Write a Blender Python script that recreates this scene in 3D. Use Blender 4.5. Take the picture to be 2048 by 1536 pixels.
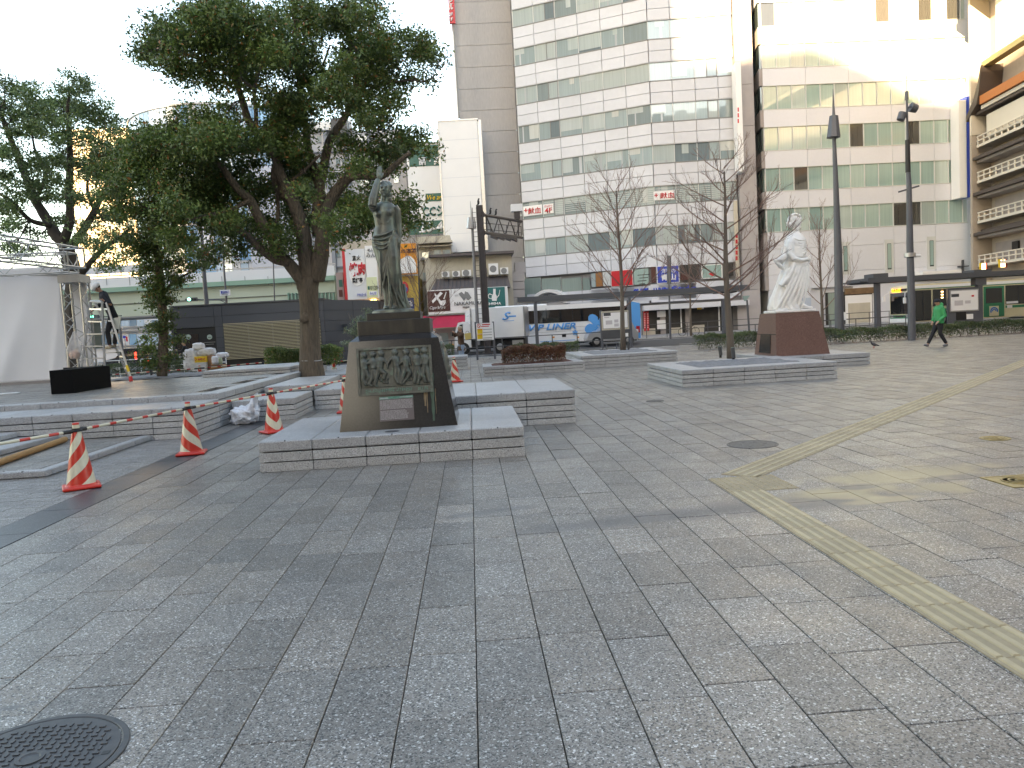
import bpy, math, random
import numpy as np
from mathutils import Vector, Matrix
rad = math.radians
random.seed(7)
for o in list(bpy.data.objects): bpy.data.objects.remove(o)
scene = bpy.context.scene
col = scene.collection

# ---------------------------------------------------------------- camera
CAM_H = 1.5
YAW, PIT, ROL = rad(2.85), rad(4.28), math.atan(.056)
_fw = np.array([math.sin(YAW)*math.cos(PIT), math.cos(YAW)*math.cos(PIT), -math.sin(PIT)])
_r0 = np.array([math.cos(YAW), -math.sin(YAW), 0.])
_u0 = np.cross(_r0, _fw)
_R = math.cos(ROL)*_r0 - math.sin(ROL)*_u0
_U = math.sin(ROL)*_r0 + math.cos(ROL)*_u0
cd = bpy.data.cameras.new('camera'); cam = bpy.data.objects.new('camera', cd); col.objects.link(cam)
cd.sensor_width = 36; cd.lens = 36*1560/2048; cd.clip_start = .05; cd.clip_end = 3000
m = Matrix(((_R[0], _U[0], -_fw[0], 0), (_R[1], _U[1], -_fw[1], 0), (_R[2], _U[2], -_fw[2], CAM_H), (0, 0, 0, 1)))
cam.matrix_world = m
scene.camera = cam
# survey helpers: a sight line through a point of the photograph gives real positions on the ground (G) or at a depth (D)
_C = np.array([0, 0, CAM_H])
def _ray(x, y): return _fw + _R*(x-1024)/1560 - _U*(y-768)/1560
def G(x, y, z=0.):
    d = _ray(x, y); t = (z-CAM_H)/d[2]; return _C + d*t
def D(x, y, Y):
    d = _ray(x, y); return _C + d*(Y/d[1])

# ---------------------------------------------------------------- light
SUN_EL, SUN_AZ = 18.0, 35.0      # sun low behind the camera, to its left
w = bpy.data.worlds.new('World'); scene.world = w; w.use_nodes = True
wn = w.node_tree; wn.nodes.clear()
sky = wn.nodes.new('ShaderNodeTexSky'); sky.sky_type = 'NISHITA'; sky.sun_disc = False
sky.sun_elevation = rad(SUN_EL); sky.sun_rotation = rad(180+SUN_AZ); sky.altitude = 0
sky.air_density = 1.0; sky.dust_density = 1.0; sky.ozone_density = 1.0
bg = wn.nodes.new('ShaderNodeBackground'); bg.inputs[1].default_value = .15
wo = wn.nodes.new('ShaderNodeOutputWorld')
wn.links.new(sky.outputs[0], bg.inputs[0]); wn.links.new(bg.outputs[0], wo.inputs[0])
sl = bpy.data.lights.new('sun', 'SUN'); sl.energy = 5.0; sl.angle = rad(.5); sl.color = (1, .80, .56)
so = bpy.data.objects.new('sun', sl); col.objects.link(so)
_s = Vector((-math.sin(rad(SUN_AZ))*math.cos(rad(SUN_EL)), -math.cos(rad(SUN_AZ))*math.cos(rad(SUN_EL)), math.sin(rad(SUN_EL))))
so.rotation_euler = _s.to_track_quat('Z', 'Y').to_euler()
vs = scene.view_settings; vs.view_transform = 'Standard'; vs.look = 'None'; vs.gamma = 1; vs.use_curve_mapping = False
vs.exposure = 2.52
vs.use_white_balance = True; vs.white_balance_temperature = 8750; vs.white_balance_tint = 10
scene.cycles.max_bounces = 6; scene.cycles.diffuse_bounces = 4; scene.cycles.glossy_bounces = 3
scene.cycles.transmission_bounces = 4; scene.cycles.transparent_max_bounces = 6
scene.cycles.use_denoising = True
scene.cycles.sample_clamp_indirect = 6
scene.cycles.caustics_reflective = False; scene.cycles.caustics_refractive = False

# ---------------------------------------------------------------- materials
def M(name, c, rough=.6, metal=0, var=0., noise=None, noise2=None, speck=None, bump=None, spec=.5, coat=0, emit=0, stretch=None, tint=None, ramp=None, island=False, coatr=.03):
    """procedural material: base colour x per-object variation x noise, optional granite specks and fine relief"""
    mt = bpy.data.materials.new(name); mt.use_nodes = True
    nt = mt.node_tree; N = nt.nodes; L = nt.links; b = N['Principled BSDF']
    b.inputs['Roughness'].default_value = rough; b.inputs['Metallic'].default_value = metal
    b.inputs['Specular IOR Level'].default_value = spec
    b.inputs['Coat Weight'].default_value = coat; b.inputs['Coat Roughness'].default_value = coatr
    geo = N.new('ShaderNodeNewGeometry'); pos = geo.outputs['Position']
    if stretch:
        mp = N.new('ShaderNodeMapping'); mp.inputs['Scale'].default_value = stretch; L.new(pos, mp.inputs[0]); pos = mp.outputs[0]
    def math_(op, a, bb):
        n = N.new('ShaderNodeMath'); n.operation = op
        for i, v in enumerate((a, bb)):
            if isinstance(v, (int, float)): n.inputs[i].default_value = v
            else: L.new(v, n.inputs[i])
        return n.outputs[0]
    def rnd():
        oi = N.new('ShaderNodeObjectInfo'); r = oi.outputs['Random']
        if island: r = math_('FRACT', math_('ADD', r, geo.outputs['Random Per Island']), 0)
        return r
    k = None
    if var: k = math_('MULTIPLY_ADD', rnd(), 2*var); k.node.inputs[2].default_value = 1-var
    for nz in (noise, noise2):
        if nz:
            t = N.new('ShaderNodeTexNoise'); t.inputs['Scale'].default_value = nz[0]; t.inputs['Detail'].default_value = nz[2] if len(nz) > 2 else 4
            L.new(pos, t.inputs['Vector'])
            q = math_('MULTIPLY_ADD', t.outputs['Fac'], 4*nz[1]); q.node.inputs[2].default_value = 1-2*nz[1]
            k = q if k is None else math_('MULTIPLY', k, q)
    def mix(f, a, bb, op='MIX'):
        n = N.new('ShaderNodeMix'); n.data_type = 'RGBA'; n.blend_type = op
        if isinstance(f, (int, float)): n.inputs[0].default_value = f
        else: L.new(f, n.inputs[0])
        for s, v in ((n.inputs[6], a), (n.inputs[7], bb)):
            if isinstance(v, tuple): s.default_value = (*v[:3], 1)
            else: L.new(v, s)
        return n.outputs[2]
    base = c
    if ramp:
        cr = N.new('ShaderNodeValToRGB'); cr.color_ramp.interpolation = 'CONSTANT'
        L.new(rnd(), cr.inputs[0]); el = cr.color_ramp.elements
        for i, (p_, cc) in enumerate(ramp):
            e = el[i] if i < 2 else el.new(p_)
            e.position = p_; e.color = (*cc, 1)
        base = cr.outputs[0]
    if tint:
        base = mix(math_('FRACT', math_('MULTIPLY', rnd(), 7.31), 0), base, tint)
    if speck:
        for (sc_, th, cc) in speck:
            v = N.new('ShaderNodeTexVoronoi'); v.inputs['Scale'].default_value = sc_; L.new(geo.outputs['Position'], v.inputs['Vector'])
            sp = N.new('ShaderNodeSeparateColor'); L.new(v.outputs['Color'], sp.inputs[0])
            base = mix(math_('GREATER_THAN', sp.outputs[0], th), base, cc)
    if k is not None:
        vm = N.new('ShaderNodeVectorMath'); vm.operation = 'SCALE'
        if isinstance(base, tuple): vm.inputs[0].default_value = base[:3]
        else: L.new(base, vm.inputs[0])
        L.new(k, vm.inputs['Scale']); base = vm.outputs[0]
    if isinstance(base, tuple): b.inputs['Base Color'].default_value = (*base[:3], 1)
    else: L.new(base, b.inputs['Base Color'])
    if bump:
        t = N.new('ShaderNodeTexNoise'); t.inputs['Scale'].default_value = bump[0]; t.inputs['Detail'].default_value = 3; L.new(pos, t.inputs['Vector'])
        bp = N.new('ShaderNodeBump'); bp.inputs['Strength'].default_value = bump[1]; bp.inputs['Distance'].default_value = bump[2] if len(bump) > 2 else .01
        L.new(t.outputs['Fac'], bp.inputs['Height']); L.new(bp.outputs[0], b.inputs['Normal'])
    if emit:
        b.inputs['Emission Strength'].default_value = emit
        if isinstance(base, tuple): b.inputs['Emission Color'].default_value = (*base[:3], 1)
    mt['nodes_base'] = 1
    return mt

# ---------------------------------------------------------------- mesh builder
class MB:
    def __init__(s): s.v = []; s.f = []; s.m = []
    def add(s, vs_, fs, mi=0):
        b = len(s.v); s.v += [tuple(map(float, p)) for p in vs_]
        for f in fs: s.f.append(tuple(b+i for i in f)); s.m.append(mi)
        return s
    def box(s, x0, x1, y0, y1, z0, z1, mi=0):
        return s.add([(x, y, z) for z in (z0, z1) for y in (y0, y1) for x in (x0, x1)],
                     [(0, 2, 3, 1), (4, 5, 7, 6), (0, 1, 5, 4), (2, 6, 7, 3), (0, 4, 6, 2), (1, 3, 7, 5)], mi)
    def hexa(s, lo, hi, mi=0):      # two loops of four points, bottom and top, counter-clockwise from above
        return s.add(list(lo)+list(hi), [(3, 2, 1, 0), (4, 5, 6, 7), (0, 1, 5, 4), (1, 2, 6, 5), (2, 3, 7, 6), (3, 0, 4, 7)], mi)
    def cbox(s, x0, x1, y0, y1, z0, z1, c=.01, mi=0):   # chamfered box
        X, Y, Z = (x0, x1), (y0, y1), (z0, z1); v = []; idx = {}
        for i in (0, 1):
            for j in (0, 1):
                for k in (0, 1):
                    sx, sy, sz = (c if i == 0 else -c), (c if j == 0 else -c), (c if k == 0 else -c)
                    idx[i, j, k, 0] = len(v); v.append((X[i], Y[j]+sy, Z[k]+sz))
                    idx[i, j, k, 1] = len(v); v.append((X[i]+sx, Y[j], Z[k]+sz))
                    idx[i, j, k, 2] = len(v); v.append((X[i]+sx, Y[j]+sy, Z[k]))
        g = lambda *a: idx[a]; F = []
        F += [[g(i, 0, 0, 0), g(i, 0, 1, 0), g(i, 1, 1, 0), g(i, 1, 0, 0)] for i in (0, 1)]
        F += [[g(0, j, 0, 1), g(1, j, 0, 1), g(1, j, 1, 1), g(0, j, 1, 1)] for j in (0, 1)]
        F += [[g(0, 0, k, 2), g(0, 1, k, 2), g(1, 1, k, 2), g(1, 0, k, 2)] for k in (0, 1)]
        for a in (0, 1):
            for b_ in (0, 1):
                F.append([g(a, b_, 0, 0), g(a, b_, 1, 0), g(a, b_, 1, 1), g(a, b_, 0, 1)])
                F.append([g(a, 0, b_, 0), g(a, 1, b_, 0), g(a, 1, b_, 2), g(a, 0, b_, 2)])
                F.append([g(0, a, b_, 1), g(1, a, b_, 1), g(1, a, b_, 2), g(0, a, b_, 2)])
                for k in (0, 1): F.append([g(a, b_, k, 0), g(a, b_, k, 1), g(a, b_, k, 2)])
        cx, cy, cz = (x0+x1)/2, (y0+y1)/2, (z0+z1)/2
        out = []
        for f in F:
            p = [np.array(v[i]) for i in f]; n = np.cross(p[1]-p[0], p[2]-p[0]); cc = sum(p)/len(p)-np.array((cx, cy, cz))
            out.append(f if n @ cc > 0 else f[::-1])
        return s.add(v, out, mi)
    def prism(s, poly, a, b, ax='z', mi=0, side=None):   # polygon extruded along an axis
        n = len(poly)
        P = {'z': lambda p, t: (p[0], p[1], t), 'y': lambda p, t: (p[0], t, p[1]), 'x': lambda p, t: (t, p[0], p[1])}[ax]
        vs_ = [P(p, a) for p in poly]+[P(p, b) for p in poly]
        fs = [tuple(range(n))[::-1], tuple(range(n, 2*n))]
        s.add(vs_, fs, mi)
        return s.add(vs_, [(i, (i+1) % n, n+(i+1) % n, n+i) for i in range(n)], mi if side is None else side)
    def tube(s, pts, r, n=6, mi=0, caps=True):
        pts = [Vector(p) for p in pts]; k = len(pts)
        if isinstance(r, (int, float)): r = [r]*k
        vs_ = []; up = None
        for i, p in enumerate(pts):
            d = (pts[min(i+1, k-1)]-pts[max(i-1, 0)])
            if d.length < 1e-9: d = Vector((0, 0, 1))
            d.normalize()
            if up is None: up = d.orthogonal().normalized()
            a = (up-d*up.dot(d))
            a = a.normalized() if a.length > 1e-6 else d.orthogonal().normalized()
            up = a; b = d.cross(a)
            for j in range(n):
                t = 2*math.pi*j/n; vs_.append(p+(a*math.cos(t)+b*math.sin(t))*r[i])
        fs = [(i*n+j, i*n+(j+1) % n, (i+1)*n+(j+1) % n, (i+1)*n+j) for i in range(k-1) for j in range(n)]
        if caps: fs += [tuple(range(n))[::-1], tuple(range((k-1)*n, k*n))]
        return s.add(vs_, fs, mi)
    def cyl(s, p0, p1, r0, r1=None, n=12, mi=0): return s.tube([p0, p1], [r0, r0 if r1 is None else r1], n, mi)
    def ell(s, c, rx, ry, rz, n=10, mi=0, rot=None):
        vs_ = []; fs = []; h = n//2+1
        for i in range(h+1):
            t = math.pi*i/h
            for j in range(n):
                a = 2*math.pi*j/n; p = Vector((rx*math.sin(t)*math.cos(a), ry*math.sin(t)*math.sin(a), rz*math.cos(t)))
                if rot: p = rot @ p
                vs_.append((c[0]+p[0], c[1]+p[1], c[2]+p[2]))
        for i in range(h):
            for j in range(n): fs.append((i*n+j, (i+1)*n+j, (i+1)*n+(j+1) % n, i*n+(j+1) % n))
        return s.add(vs_, fs, mi)
    def loft(s, rings, mi=0):     # rings of equal length lists of points
        n = len(rings[0]); vs_ = [p for r in rings for p in r]
        fs = [(i*n+j, i*n+(j+1) % n, (i+1)*n+(j+1) % n, (i+1)*n+j) for i in range(len(rings)-1) for j in range(n)]
        fs += [tuple(range(n))[::-1], tuple(range((len(rings)-1)*n, len(rings)*n))]
        return s.add(vs_, fs, mi)
    def mesh(s, name, mats, off=(0, 0, 0), rz=0):
        me = bpy.data.meshes.new(name); v = np.array(s.v, float).reshape(-1, 3)-np.array(off, float)
        if rz:
            c_, s_ = math.cos(-rz), math.sin(-rz); v = np.stack([v[:, 0]*c_-v[:, 1]*s_, v[:, 0]*s_+v[:, 1]*c_, v[:, 2]], 1)
        me.from_pydata(v.tolist(), [], s.f)
        for t in (mats if isinstance(mats, (list, tuple)) else [mats]): me.materials.append(t)
        if max(s.m, default=0) > 0: me.polygons.foreach_set('material_index', s.m)
        return me
    def build(s, name, mats, parent=None, local=False, smooth=False, label=None, kind=None):
        """make ONE mesh object; vertices are in world space unless local=True"""
        off = (0, 0, 0); rz = 0
        if parent is not None and not local: off, rz = wloc(parent)
        me = s.mesh(name, mats, off, rz); o = bpy.data.objects.new(name, me); col.objects.link(o)
        if parent is not None: o.parent = parent
        if smooth:
            me.polygons.foreach_set('use_smooth', [True]*len(me.polygons))
            if smooth != True:
                try: me.set_sharp_from_angle(angle=rad(smooth))
                except Exception: pass
        if label: o['label'] = label
        if kind: o['kind'] = kind
        return o
def wloc(o):
    x, y, z = o.location; r = o.rotation_euler[2]
    if o.parent is not None:
        (px, py, pz), pr = wloc(o.parent); c_, s_ = math.cos(pr), math.sin(pr)
        return (px+x*c_-y*s_, py+x*s_+y*c_, pz+z), pr+r
    return (x, y, z), r
def tag(o, label, cat, group=None):
    o['label'] = label; o['category'] = cat
    if group: o['group'] = group
    return o
def thing(name, label, cat, loc=(0, 0, 0), rz=0, group=None):
    o = bpy.data.objects.new(name, None); col.objects.link(o); o.empty_display_size = .2
    o.location = tuple(map(float, loc)); o.rotation_euler = (0, 0, rz)
    return tag(o, label, cat, group)
def struct(o): o['kind'] = 'structure'; return o
def copy_tree(o, loc=None, rz=None, label=None, parent=None):
    c = o.copy(); col.objects.link(c); c.parent = parent
    if loc is not None: c.location = tuple(map(float, loc))
    if rz is not None: c.rotation_euler = (0, 0, rz)
    if label: c['label'] = label
    for ch in [x for x in bpy.data.objects if x.parent == o]: copy_tree(ch, parent=c)
    return c
_unit = {}
def unitbox(mat):
    if mat.name not in _unit: _unit[mat.name] = MB().box(-.5, .5, -.5, .5, -.5, .5).mesh('unit', mat)
    return _unit[mat.name]
def piece(name, mat, parent, x0, x1, y0, y1, z0, z1, rz=0, c=(0, 0), mesh=None):
    """box part sharing one unit mesh; coordinates are local to the parent, turned by rz about the point c"""
    o = bpy.data.objects.new(name, mesh or unitbox(mat)); col.objects.link(o); o.parent = parent
    cx, cy = (x0+x1)/2, (y0+y1)/2
    if rz:
        a, b_ = cx-c[0], cy-c[1]; cx = c[0]+a*math.cos(rz)-b_*math.sin(rz); cy = c[1]+a*math.sin(rz)+b_*math.cos(rz)
    o.location = (cx, cy, (z0+z1)/2); o.scale = (abs(x1-x0), abs(y1-y0), abs(z1-z0)); o.rotation_euler = (0, 0, rz)
    return o
def text(s, mat, parent, loc, width=None, height=None, rz=0, name='lettering', bold=0., shear=0, thick=.004, vertical=False):
    """flat raised lettering facing -Y (turned by rz); loc = centre, local to the parent"""
    cu = bpy.data.curves.new(name, 'FONT'); cu.body = '\n'.join(s) if vertical else s
    cu.align_x = 'CENTER'; cu.align_y = 'CENTER'; cu.size = 1; cu.offset = bold; cu.shear = shear; cu.resolution_u = 2
    if vertical: cu.space_line = .82
    t = bpy.data.objects.new('t', cu); col.objects.link(t)
    dg = bpy.context.evaluated_depsgraph_get(); me = bpy.data.meshes.new_from_object(t.evaluated_get(dg))
    bpy.data.objects.remove(t)
    n = len(me.vertices)
    if n == 0: return None
    v = np.empty(n*3); me.vertices.foreach_get('co', v); v = v.reshape(-1, 3)
    mn, mx = v.min(0), v.max(0); sz = np.maximum(mx-mn, 1e-6)
    sx = width/sz[0] if width else height/sz[1]; sy = height/sz[1] if height else sx
    c_ = (mn+mx)/2
    v = np.stack([(v[:, 0]-c_[0])*sx, 0*v[:, 0], (v[:, 1]-c_[1])*sy], 1)
    me.vertices.foreach_set('co', v.ravel()); me.materials.clear(); me.materials.append(mat)
    me.polygons.foreach_set('material_index', [0]*len(me.polygons))
    me.update()
    o = bpy.data.objects.new(name, me); col.objects.link(o); o.parent = parent; o.location = tuple(map(float, loc)); o.rotation_euler = (0, 0, rz)
    if thick:
        sd = o.modifiers.new('thick', 'SOLIDIFY'); sd.thickness = thick; sd.offset = 0
    return o
def remesh(mb, voxel, smooth=2, disp=None):
    """fuse overlapping volumes of a builder into one continuous skin, returned as a mesh"""
    me = mb.mesh('r', []); o = bpy.data.objects.new('r', me); col.objects.link(o)
    md = o.modifiers.new('r', 'REMESH'); md.mode = 'VOXEL'; md.voxel_size = voxel; md.use_smooth_shade = True
    if smooth:
        sm = o.modifiers.new('s', 'SMOOTH'); sm.iterations = smooth; sm.factor = .5
    dg = bpy.context.evaluated_depsgraph_get(); out = bpy.data.meshes.new_from_object(o.evaluated_get(dg))
    bpy.data.objects.remove(o)
    out.polygons.foreach_set('use_smooth', [True]*len(out.polygons))
    return out
def meshobj(name, me, mat, parent=None, world=True, label=None):
    if parent is not None and world:
        off, rz = wloc(parent); n = len(me.vertices); v = np.empty(n*3); me.vertices.foreach_get('co', v); v = v.reshape(-1, 3)-np.array(off)
        c_, s_ = math.cos(-rz), math.sin(-rz); v = np.stack([v[:, 0]*c_-v[:, 1]*s_, v[:, 0]*s_+v[:, 1]*c_, v[:, 2]], 1)
        me.vertices.foreach_set('co', v.ravel()); me.update()
    me.name = name; me.materials.clear(); me.materials.append(mat)
    o = bpy.data.objects.new(name, me); col.objects.link(o)
    if parent is not None: o.parent = parent
    if label: o['label'] = label
    return o

# shared materials
GR = (.19, .197, .21)
m_joint = M('joint dirt', (.03, .028, .026), .9)
m_bench = M('light granite', (.42, .415, .41), .55, var=.10, noise=(6, .10), speck=[(160, .8, (.55, .56, .58)), (190, .82, (.17, .17, .18))], bump=(150, .25, .002))
m_benchtop = M('granite coping', (.35, .35, .355), .38, var=.07, noise=(3, .10), speck=[(160, .82, (.5, .51, .53)), (190, .84, (.19, .19, .2))], bump=(150, .15, .002))
m_white = M('white paint', (.8, .8, .8), .45)
m_black = M('black', (.012, .012, .013), .5)
m_dark = M('dark grey metal', (.06, .063, .07), .45, noise=(3, .1))
m_steel = M('galvanised steel', (.45, .45, .46), .35, metal=.8, noise=(8, .08))
m_red = M('red', (.6, .03, .025), .5)
m_glassdark = M('dark glass', (.01, .012, .014), .05, spec=.8, coat=1)
# ================================================================ ground and paving
gmb = MB(); gmb.box(-400, 400, -400, 900, -.62, -.16)
m_ground = M('distant paving', (.17, .175, .185), .6, noise=(2, .1))
struct(gmb.build('ground', m_ground))
m_asph = M('asphalt', (.055, .056, .06), .8, noise=(1.2, .12), noise2=(40, .1), bump=(60, .3, .004))
struct(MB().box(-300, 300, 39.6, 60, -.3, -.11).build('road', m_asph))
m_walk = M('far pavement stone', (.22, .22, .225), .6, noise=(1.5, .1))
struct(MB().box(-300, 300, 60, 140, -.3, .02).build('pavement', m_walk))
m_mark = M('road marking white', (.62, .62, .6), .6, noise=(4, .15))
mk = MB()
for x in range(-60, 60, 6): mk.box(x, x+3.2, 44.4, 44.55, -.12, -.104)
for i in range(9): mk.box(5.5+i*1.0, 6.0+i*1.0, 39.9, 42.6, -.12, -.104)
mk.box(-60, 60, 56.6, 56.75, -.12, -.104)
struct(mk.build('road_markings', m_mark))
kb = MB(); kb.box(-300, 300, 39.3, 39.6, -.3, .0); kb.box(-300, 300, 59.7, 60, -.3, .03)
struct(kb.build('kerb', m_bench))

# bed under the plaza tiles, joint dirt shows between them
struct(MB().box(-30, 40, -14, 39.3, -.3, -.012).build('plaza_bed', m_joint))
# --- tile material: exposed-aggregate concrete with stains and worn patches
def tile_material():
    mt = M('exposed aggregate paving', (.170, .155, .139), .40, var=.19, island=True, tint=(.200, .172, .145), noise=(1.1, .09), noise2=(14, .06),
           speck=[(125, .925, (.56, .55, .53)), (190, .80, (.29, .28, .265)), (150, .80, (.05, .048, .046))], bump=(170, .3, .002))
    nt = mt.node_tree; N = nt.nodes; L = nt.links; b = N['Principled BSDF']
    src = b.inputs['Base Color'].links[0].from_socket
    geo = N.new('ShaderNodeNewGeometry')
    nz = N.new('ShaderNodeTexNoise'); nz.inputs['Scale'].default_value = 3.2; nz.inputs['Detail'].default_value = 5; L.new(geo.outputs['Position'], nz.inputs['Vector'])
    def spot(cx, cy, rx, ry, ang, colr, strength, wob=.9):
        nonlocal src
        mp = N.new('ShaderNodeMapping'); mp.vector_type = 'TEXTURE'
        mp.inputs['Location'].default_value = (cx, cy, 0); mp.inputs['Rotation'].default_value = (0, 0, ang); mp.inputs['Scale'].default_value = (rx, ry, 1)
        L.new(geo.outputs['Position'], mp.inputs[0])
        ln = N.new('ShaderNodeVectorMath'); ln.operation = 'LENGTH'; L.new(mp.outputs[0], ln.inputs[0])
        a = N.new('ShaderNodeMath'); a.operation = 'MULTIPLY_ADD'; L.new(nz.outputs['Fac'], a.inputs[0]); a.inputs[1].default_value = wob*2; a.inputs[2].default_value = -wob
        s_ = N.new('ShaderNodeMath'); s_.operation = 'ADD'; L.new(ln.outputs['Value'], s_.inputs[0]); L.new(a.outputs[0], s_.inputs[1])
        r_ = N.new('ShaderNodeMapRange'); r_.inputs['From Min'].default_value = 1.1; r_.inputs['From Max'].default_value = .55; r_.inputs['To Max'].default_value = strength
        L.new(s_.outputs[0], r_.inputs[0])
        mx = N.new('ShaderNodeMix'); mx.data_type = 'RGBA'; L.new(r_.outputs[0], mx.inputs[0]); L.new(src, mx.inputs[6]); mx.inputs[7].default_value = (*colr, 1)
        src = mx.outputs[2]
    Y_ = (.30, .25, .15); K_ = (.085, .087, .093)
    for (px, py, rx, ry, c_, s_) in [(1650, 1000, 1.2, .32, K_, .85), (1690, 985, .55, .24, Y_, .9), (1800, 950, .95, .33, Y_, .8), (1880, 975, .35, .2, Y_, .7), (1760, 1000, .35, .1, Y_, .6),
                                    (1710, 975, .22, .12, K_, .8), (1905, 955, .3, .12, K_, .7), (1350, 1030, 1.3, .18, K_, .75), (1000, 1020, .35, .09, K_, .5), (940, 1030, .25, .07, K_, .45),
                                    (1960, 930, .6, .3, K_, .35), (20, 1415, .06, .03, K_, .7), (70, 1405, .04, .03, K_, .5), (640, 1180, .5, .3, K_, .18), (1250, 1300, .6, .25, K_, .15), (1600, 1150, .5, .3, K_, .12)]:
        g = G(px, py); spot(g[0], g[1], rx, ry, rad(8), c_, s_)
    L.new(src, b.inputs['Base Color'])
    rr = N.new('ShaderNodeMapRange'); L.new(nz.outputs['Fac'], rr.inputs[0]); rr.inputs['From Min'].default_value = .3; rr.inputs['From Max'].default_value = .7
    rr.inputs['To Min'].default_value = .33; rr.inputs['To Max'].default_value = .5; L.new(rr.outputs[0], b.inputs['Roughness'])
    return mt
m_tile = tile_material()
W, LT, gap = .3055, .611, .005
pav = bpy.data.objects.new('plaza_paving', None); col.objects.link(pav); struct(pav)
bench_rects = [(-2.46, .55, 8.85, 11.2), (-.7, 1.51, 11.54, 14.2), (4.4, 7.75, 16.2, 19.8), (.33, 3.4, 23.8, 25.6), (3.1, 6.6, 24.8, 27.6), (7.6, 10.2, 19.55, 22.4)]
tiles = []
rng = random.Random(3)
X0 = -.06
k0, k1 = int((-3.70-X0)/W), 96
def clip_tactile(x0, x1, y0, y1):
    """slots cut out of the field for the tactile strips, returned as the pieces left"""
    sx0, sx1 = 2.085, 2.39
    if x0 < sx1-.01 and x1 > sx0+.01 and y0 < 6.95: return None
    return True
for k in range(k0-1, k1):
    x0 = X0+k*W; xs_ = max(x0, -3.73)
    if x0+W < -3.70: continue
    off = rng.choice((0., .2, .305, .42, .12)) + rng.uniform(-.02, .02)
    y = .6-off
    while y < 39.2:
        l = LT
        tiles.append((xs_+gap/2, x0+W-gap/2, y+gap/2, y+l-gap/2)); y += l
hx = -X0
def inrect(t):
    for r in bench_rects:
        if t[0] > r[0]-.05 and t[1] < r[1]+.05 and t[2] > r[2] and t[3] < r[3]: return True
    return False
tiles = [t for t in tiles if not inrect(t) and t[0] < 9+t[2]*.75+2]
tiles.sort(key=lambda t: t[2]**2+((t[0]+t[1])/2)**2)
TH = .012
def tmesh(w_, l_): return MB().cbox(-w_/2, w_/2, -l_/2, l_/2, -.03, 0, .0022).mesh('tile', m_tile)
me_tile = tmesh(W-gap, LT-gap)
def stripdist(x, y): return abs((x-y)+4.62)/math.sqrt(2)    # diagonal guide strip centre line x - y = -4.62
near, n_ = [], 0
rest = MB()
for t in tiles:
    cx, cy = (t[0]+t[1])/2, (t[2]+t[3])/2
    if cy < 1.2 and abs(cx) > 3: pass
    if n_ < 300 and t[1]-t[0] > W-gap-.001 and cy > 1.3 and abs(cx-.1) < 1.2+cy*.75:
        o = bpy.data.objects.new('paving_slab', me_tile); col.objects.link(o); o.parent = pav; n_ += 1
        o.location = (cx, cy, rng.uniform(-.0012, .0012)); o.rotation_euler = (rng.uniform(-.0012, .0012), rng.uniform(-.002, .002), 0)
    else:
        z = rng.uniform(-.0015, .0015)
        a, b_, c_, d_ = t; e = .003
        rest.add([(a, c_, -.03), (b_, c_, -.03), (b_, d_, -.03), (a, d_, -.03), (a+e, c_+e, z), (b_-e, c_+e, z), (b_-e, d_-e, z), (a+e, d_-e, z)],
                 [(4, 5, 6, 7), (0, 1, 5, 4), (1, 2, 6, 5), (2, 3, 7, 6), (3, 0, 4, 7)])
rest.build('paving_slabs', m_tile, pav, kind='stuff')
# small setts to the left of the dark band
m_sett = M('small paving setts', (.185, .170, .155), .5, var=.12, island=True, noise=(1.3, .1), speck=[(170, .84, (.42, .42, .43)), (200, .84, (.09, .09, .092))], bump=(120, .25, .002), tint=(.215, .2, .185))
sb = MB()
y = 1.0
while y < 39.2:
    x = -4.16-rng.choice((.30, .2, .1)); hh = .1 if y < 16 else .3; xr = -4.16
    lim = -11 if y < 9.6 else (-5.4 if y < 12.7 else (-4.5 if y < 14.6 else -30))
    if y < 12.7 or y > 30:
        while xr > lim-.05:
            z = rng.uniform(-.001, .001); e = .002
            a, b_, c_, d_ = x+.002, xr-.002, y+.002, y+hh-.002
            sb.add([(a, c_, -.03), (b_, c_, -.03), (b_, d_, -.03), (a, d_, -.03), (a+e, c_+e, z), (b_-e, c_+e, z), (b_-e, d_-e, z), (a+e, d_-e, z)],
                   [(4, 5, 6, 7), (0, 1, 5, 4), (1, 2, 6, 5), (2, 3, 7, 6), (3, 0, 4, 7)])
            xr = x; x -= .30
    elif y < 14.6:
        sb.box(-4.48, -4.162, y+.002, y+hh-.002, -.03, 0)
    y += hh
sb.build('paving_setts', m_sett, pav, kind='stuff')
# dark band
m_band = M('dark granite band', (.045, .048, .055), .38, var=.12, noise=(5, .1), speck=[(170, .9, (.14, .14, .15))])
bd = bpy.data.objects.new('dark_band', None); col.objects.link(bd); struct(bd)
y = 1.2
while y < 30:
    piece('band_slab', m_band, bd, -4.155, -3.735, y+.004, y+.896, -.03, .0008); y += .9
# tactile guide strips: bars and domes as real relief
m_tac = M('ochre tactile paving', (.42, .34, .215), .6, var=.05, noise=(2.5, .14), noise2=(20, .05), bump=(90, .2, .002))
m_tacd = M('soiled tactile base', (.33, .265, .17), .7, var=.05, noise=(2.5, .14), noise2=(20, .08))
tp = bpy.data.objects.new('tactile_paving', None); col.objects.link(tp); struct(tp)
def bar_tile(w_):
    q = MB().cbox(-w_/2+.002, w_/2-.002, -.148, .148, -.03, .0045, .002, 1)
    nb = 4
    for i in range(nb):
        x = -w_/2+w_*(i+.5)/nb; h = .011
        q.hexa([(x-.017, -.145, h-.0065), (x+.017, -.145, h-.0065), (x+.017, .145, h-.0065), (x-.017, .145, h-.0065)], [(x-.013, -.142, h), (x+.013, -.142, h), (x+.013, .142, h), (x-.013, .142, h)])
    return q.mesh('tactile_tile', [m_tac, m_tacd])
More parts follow.
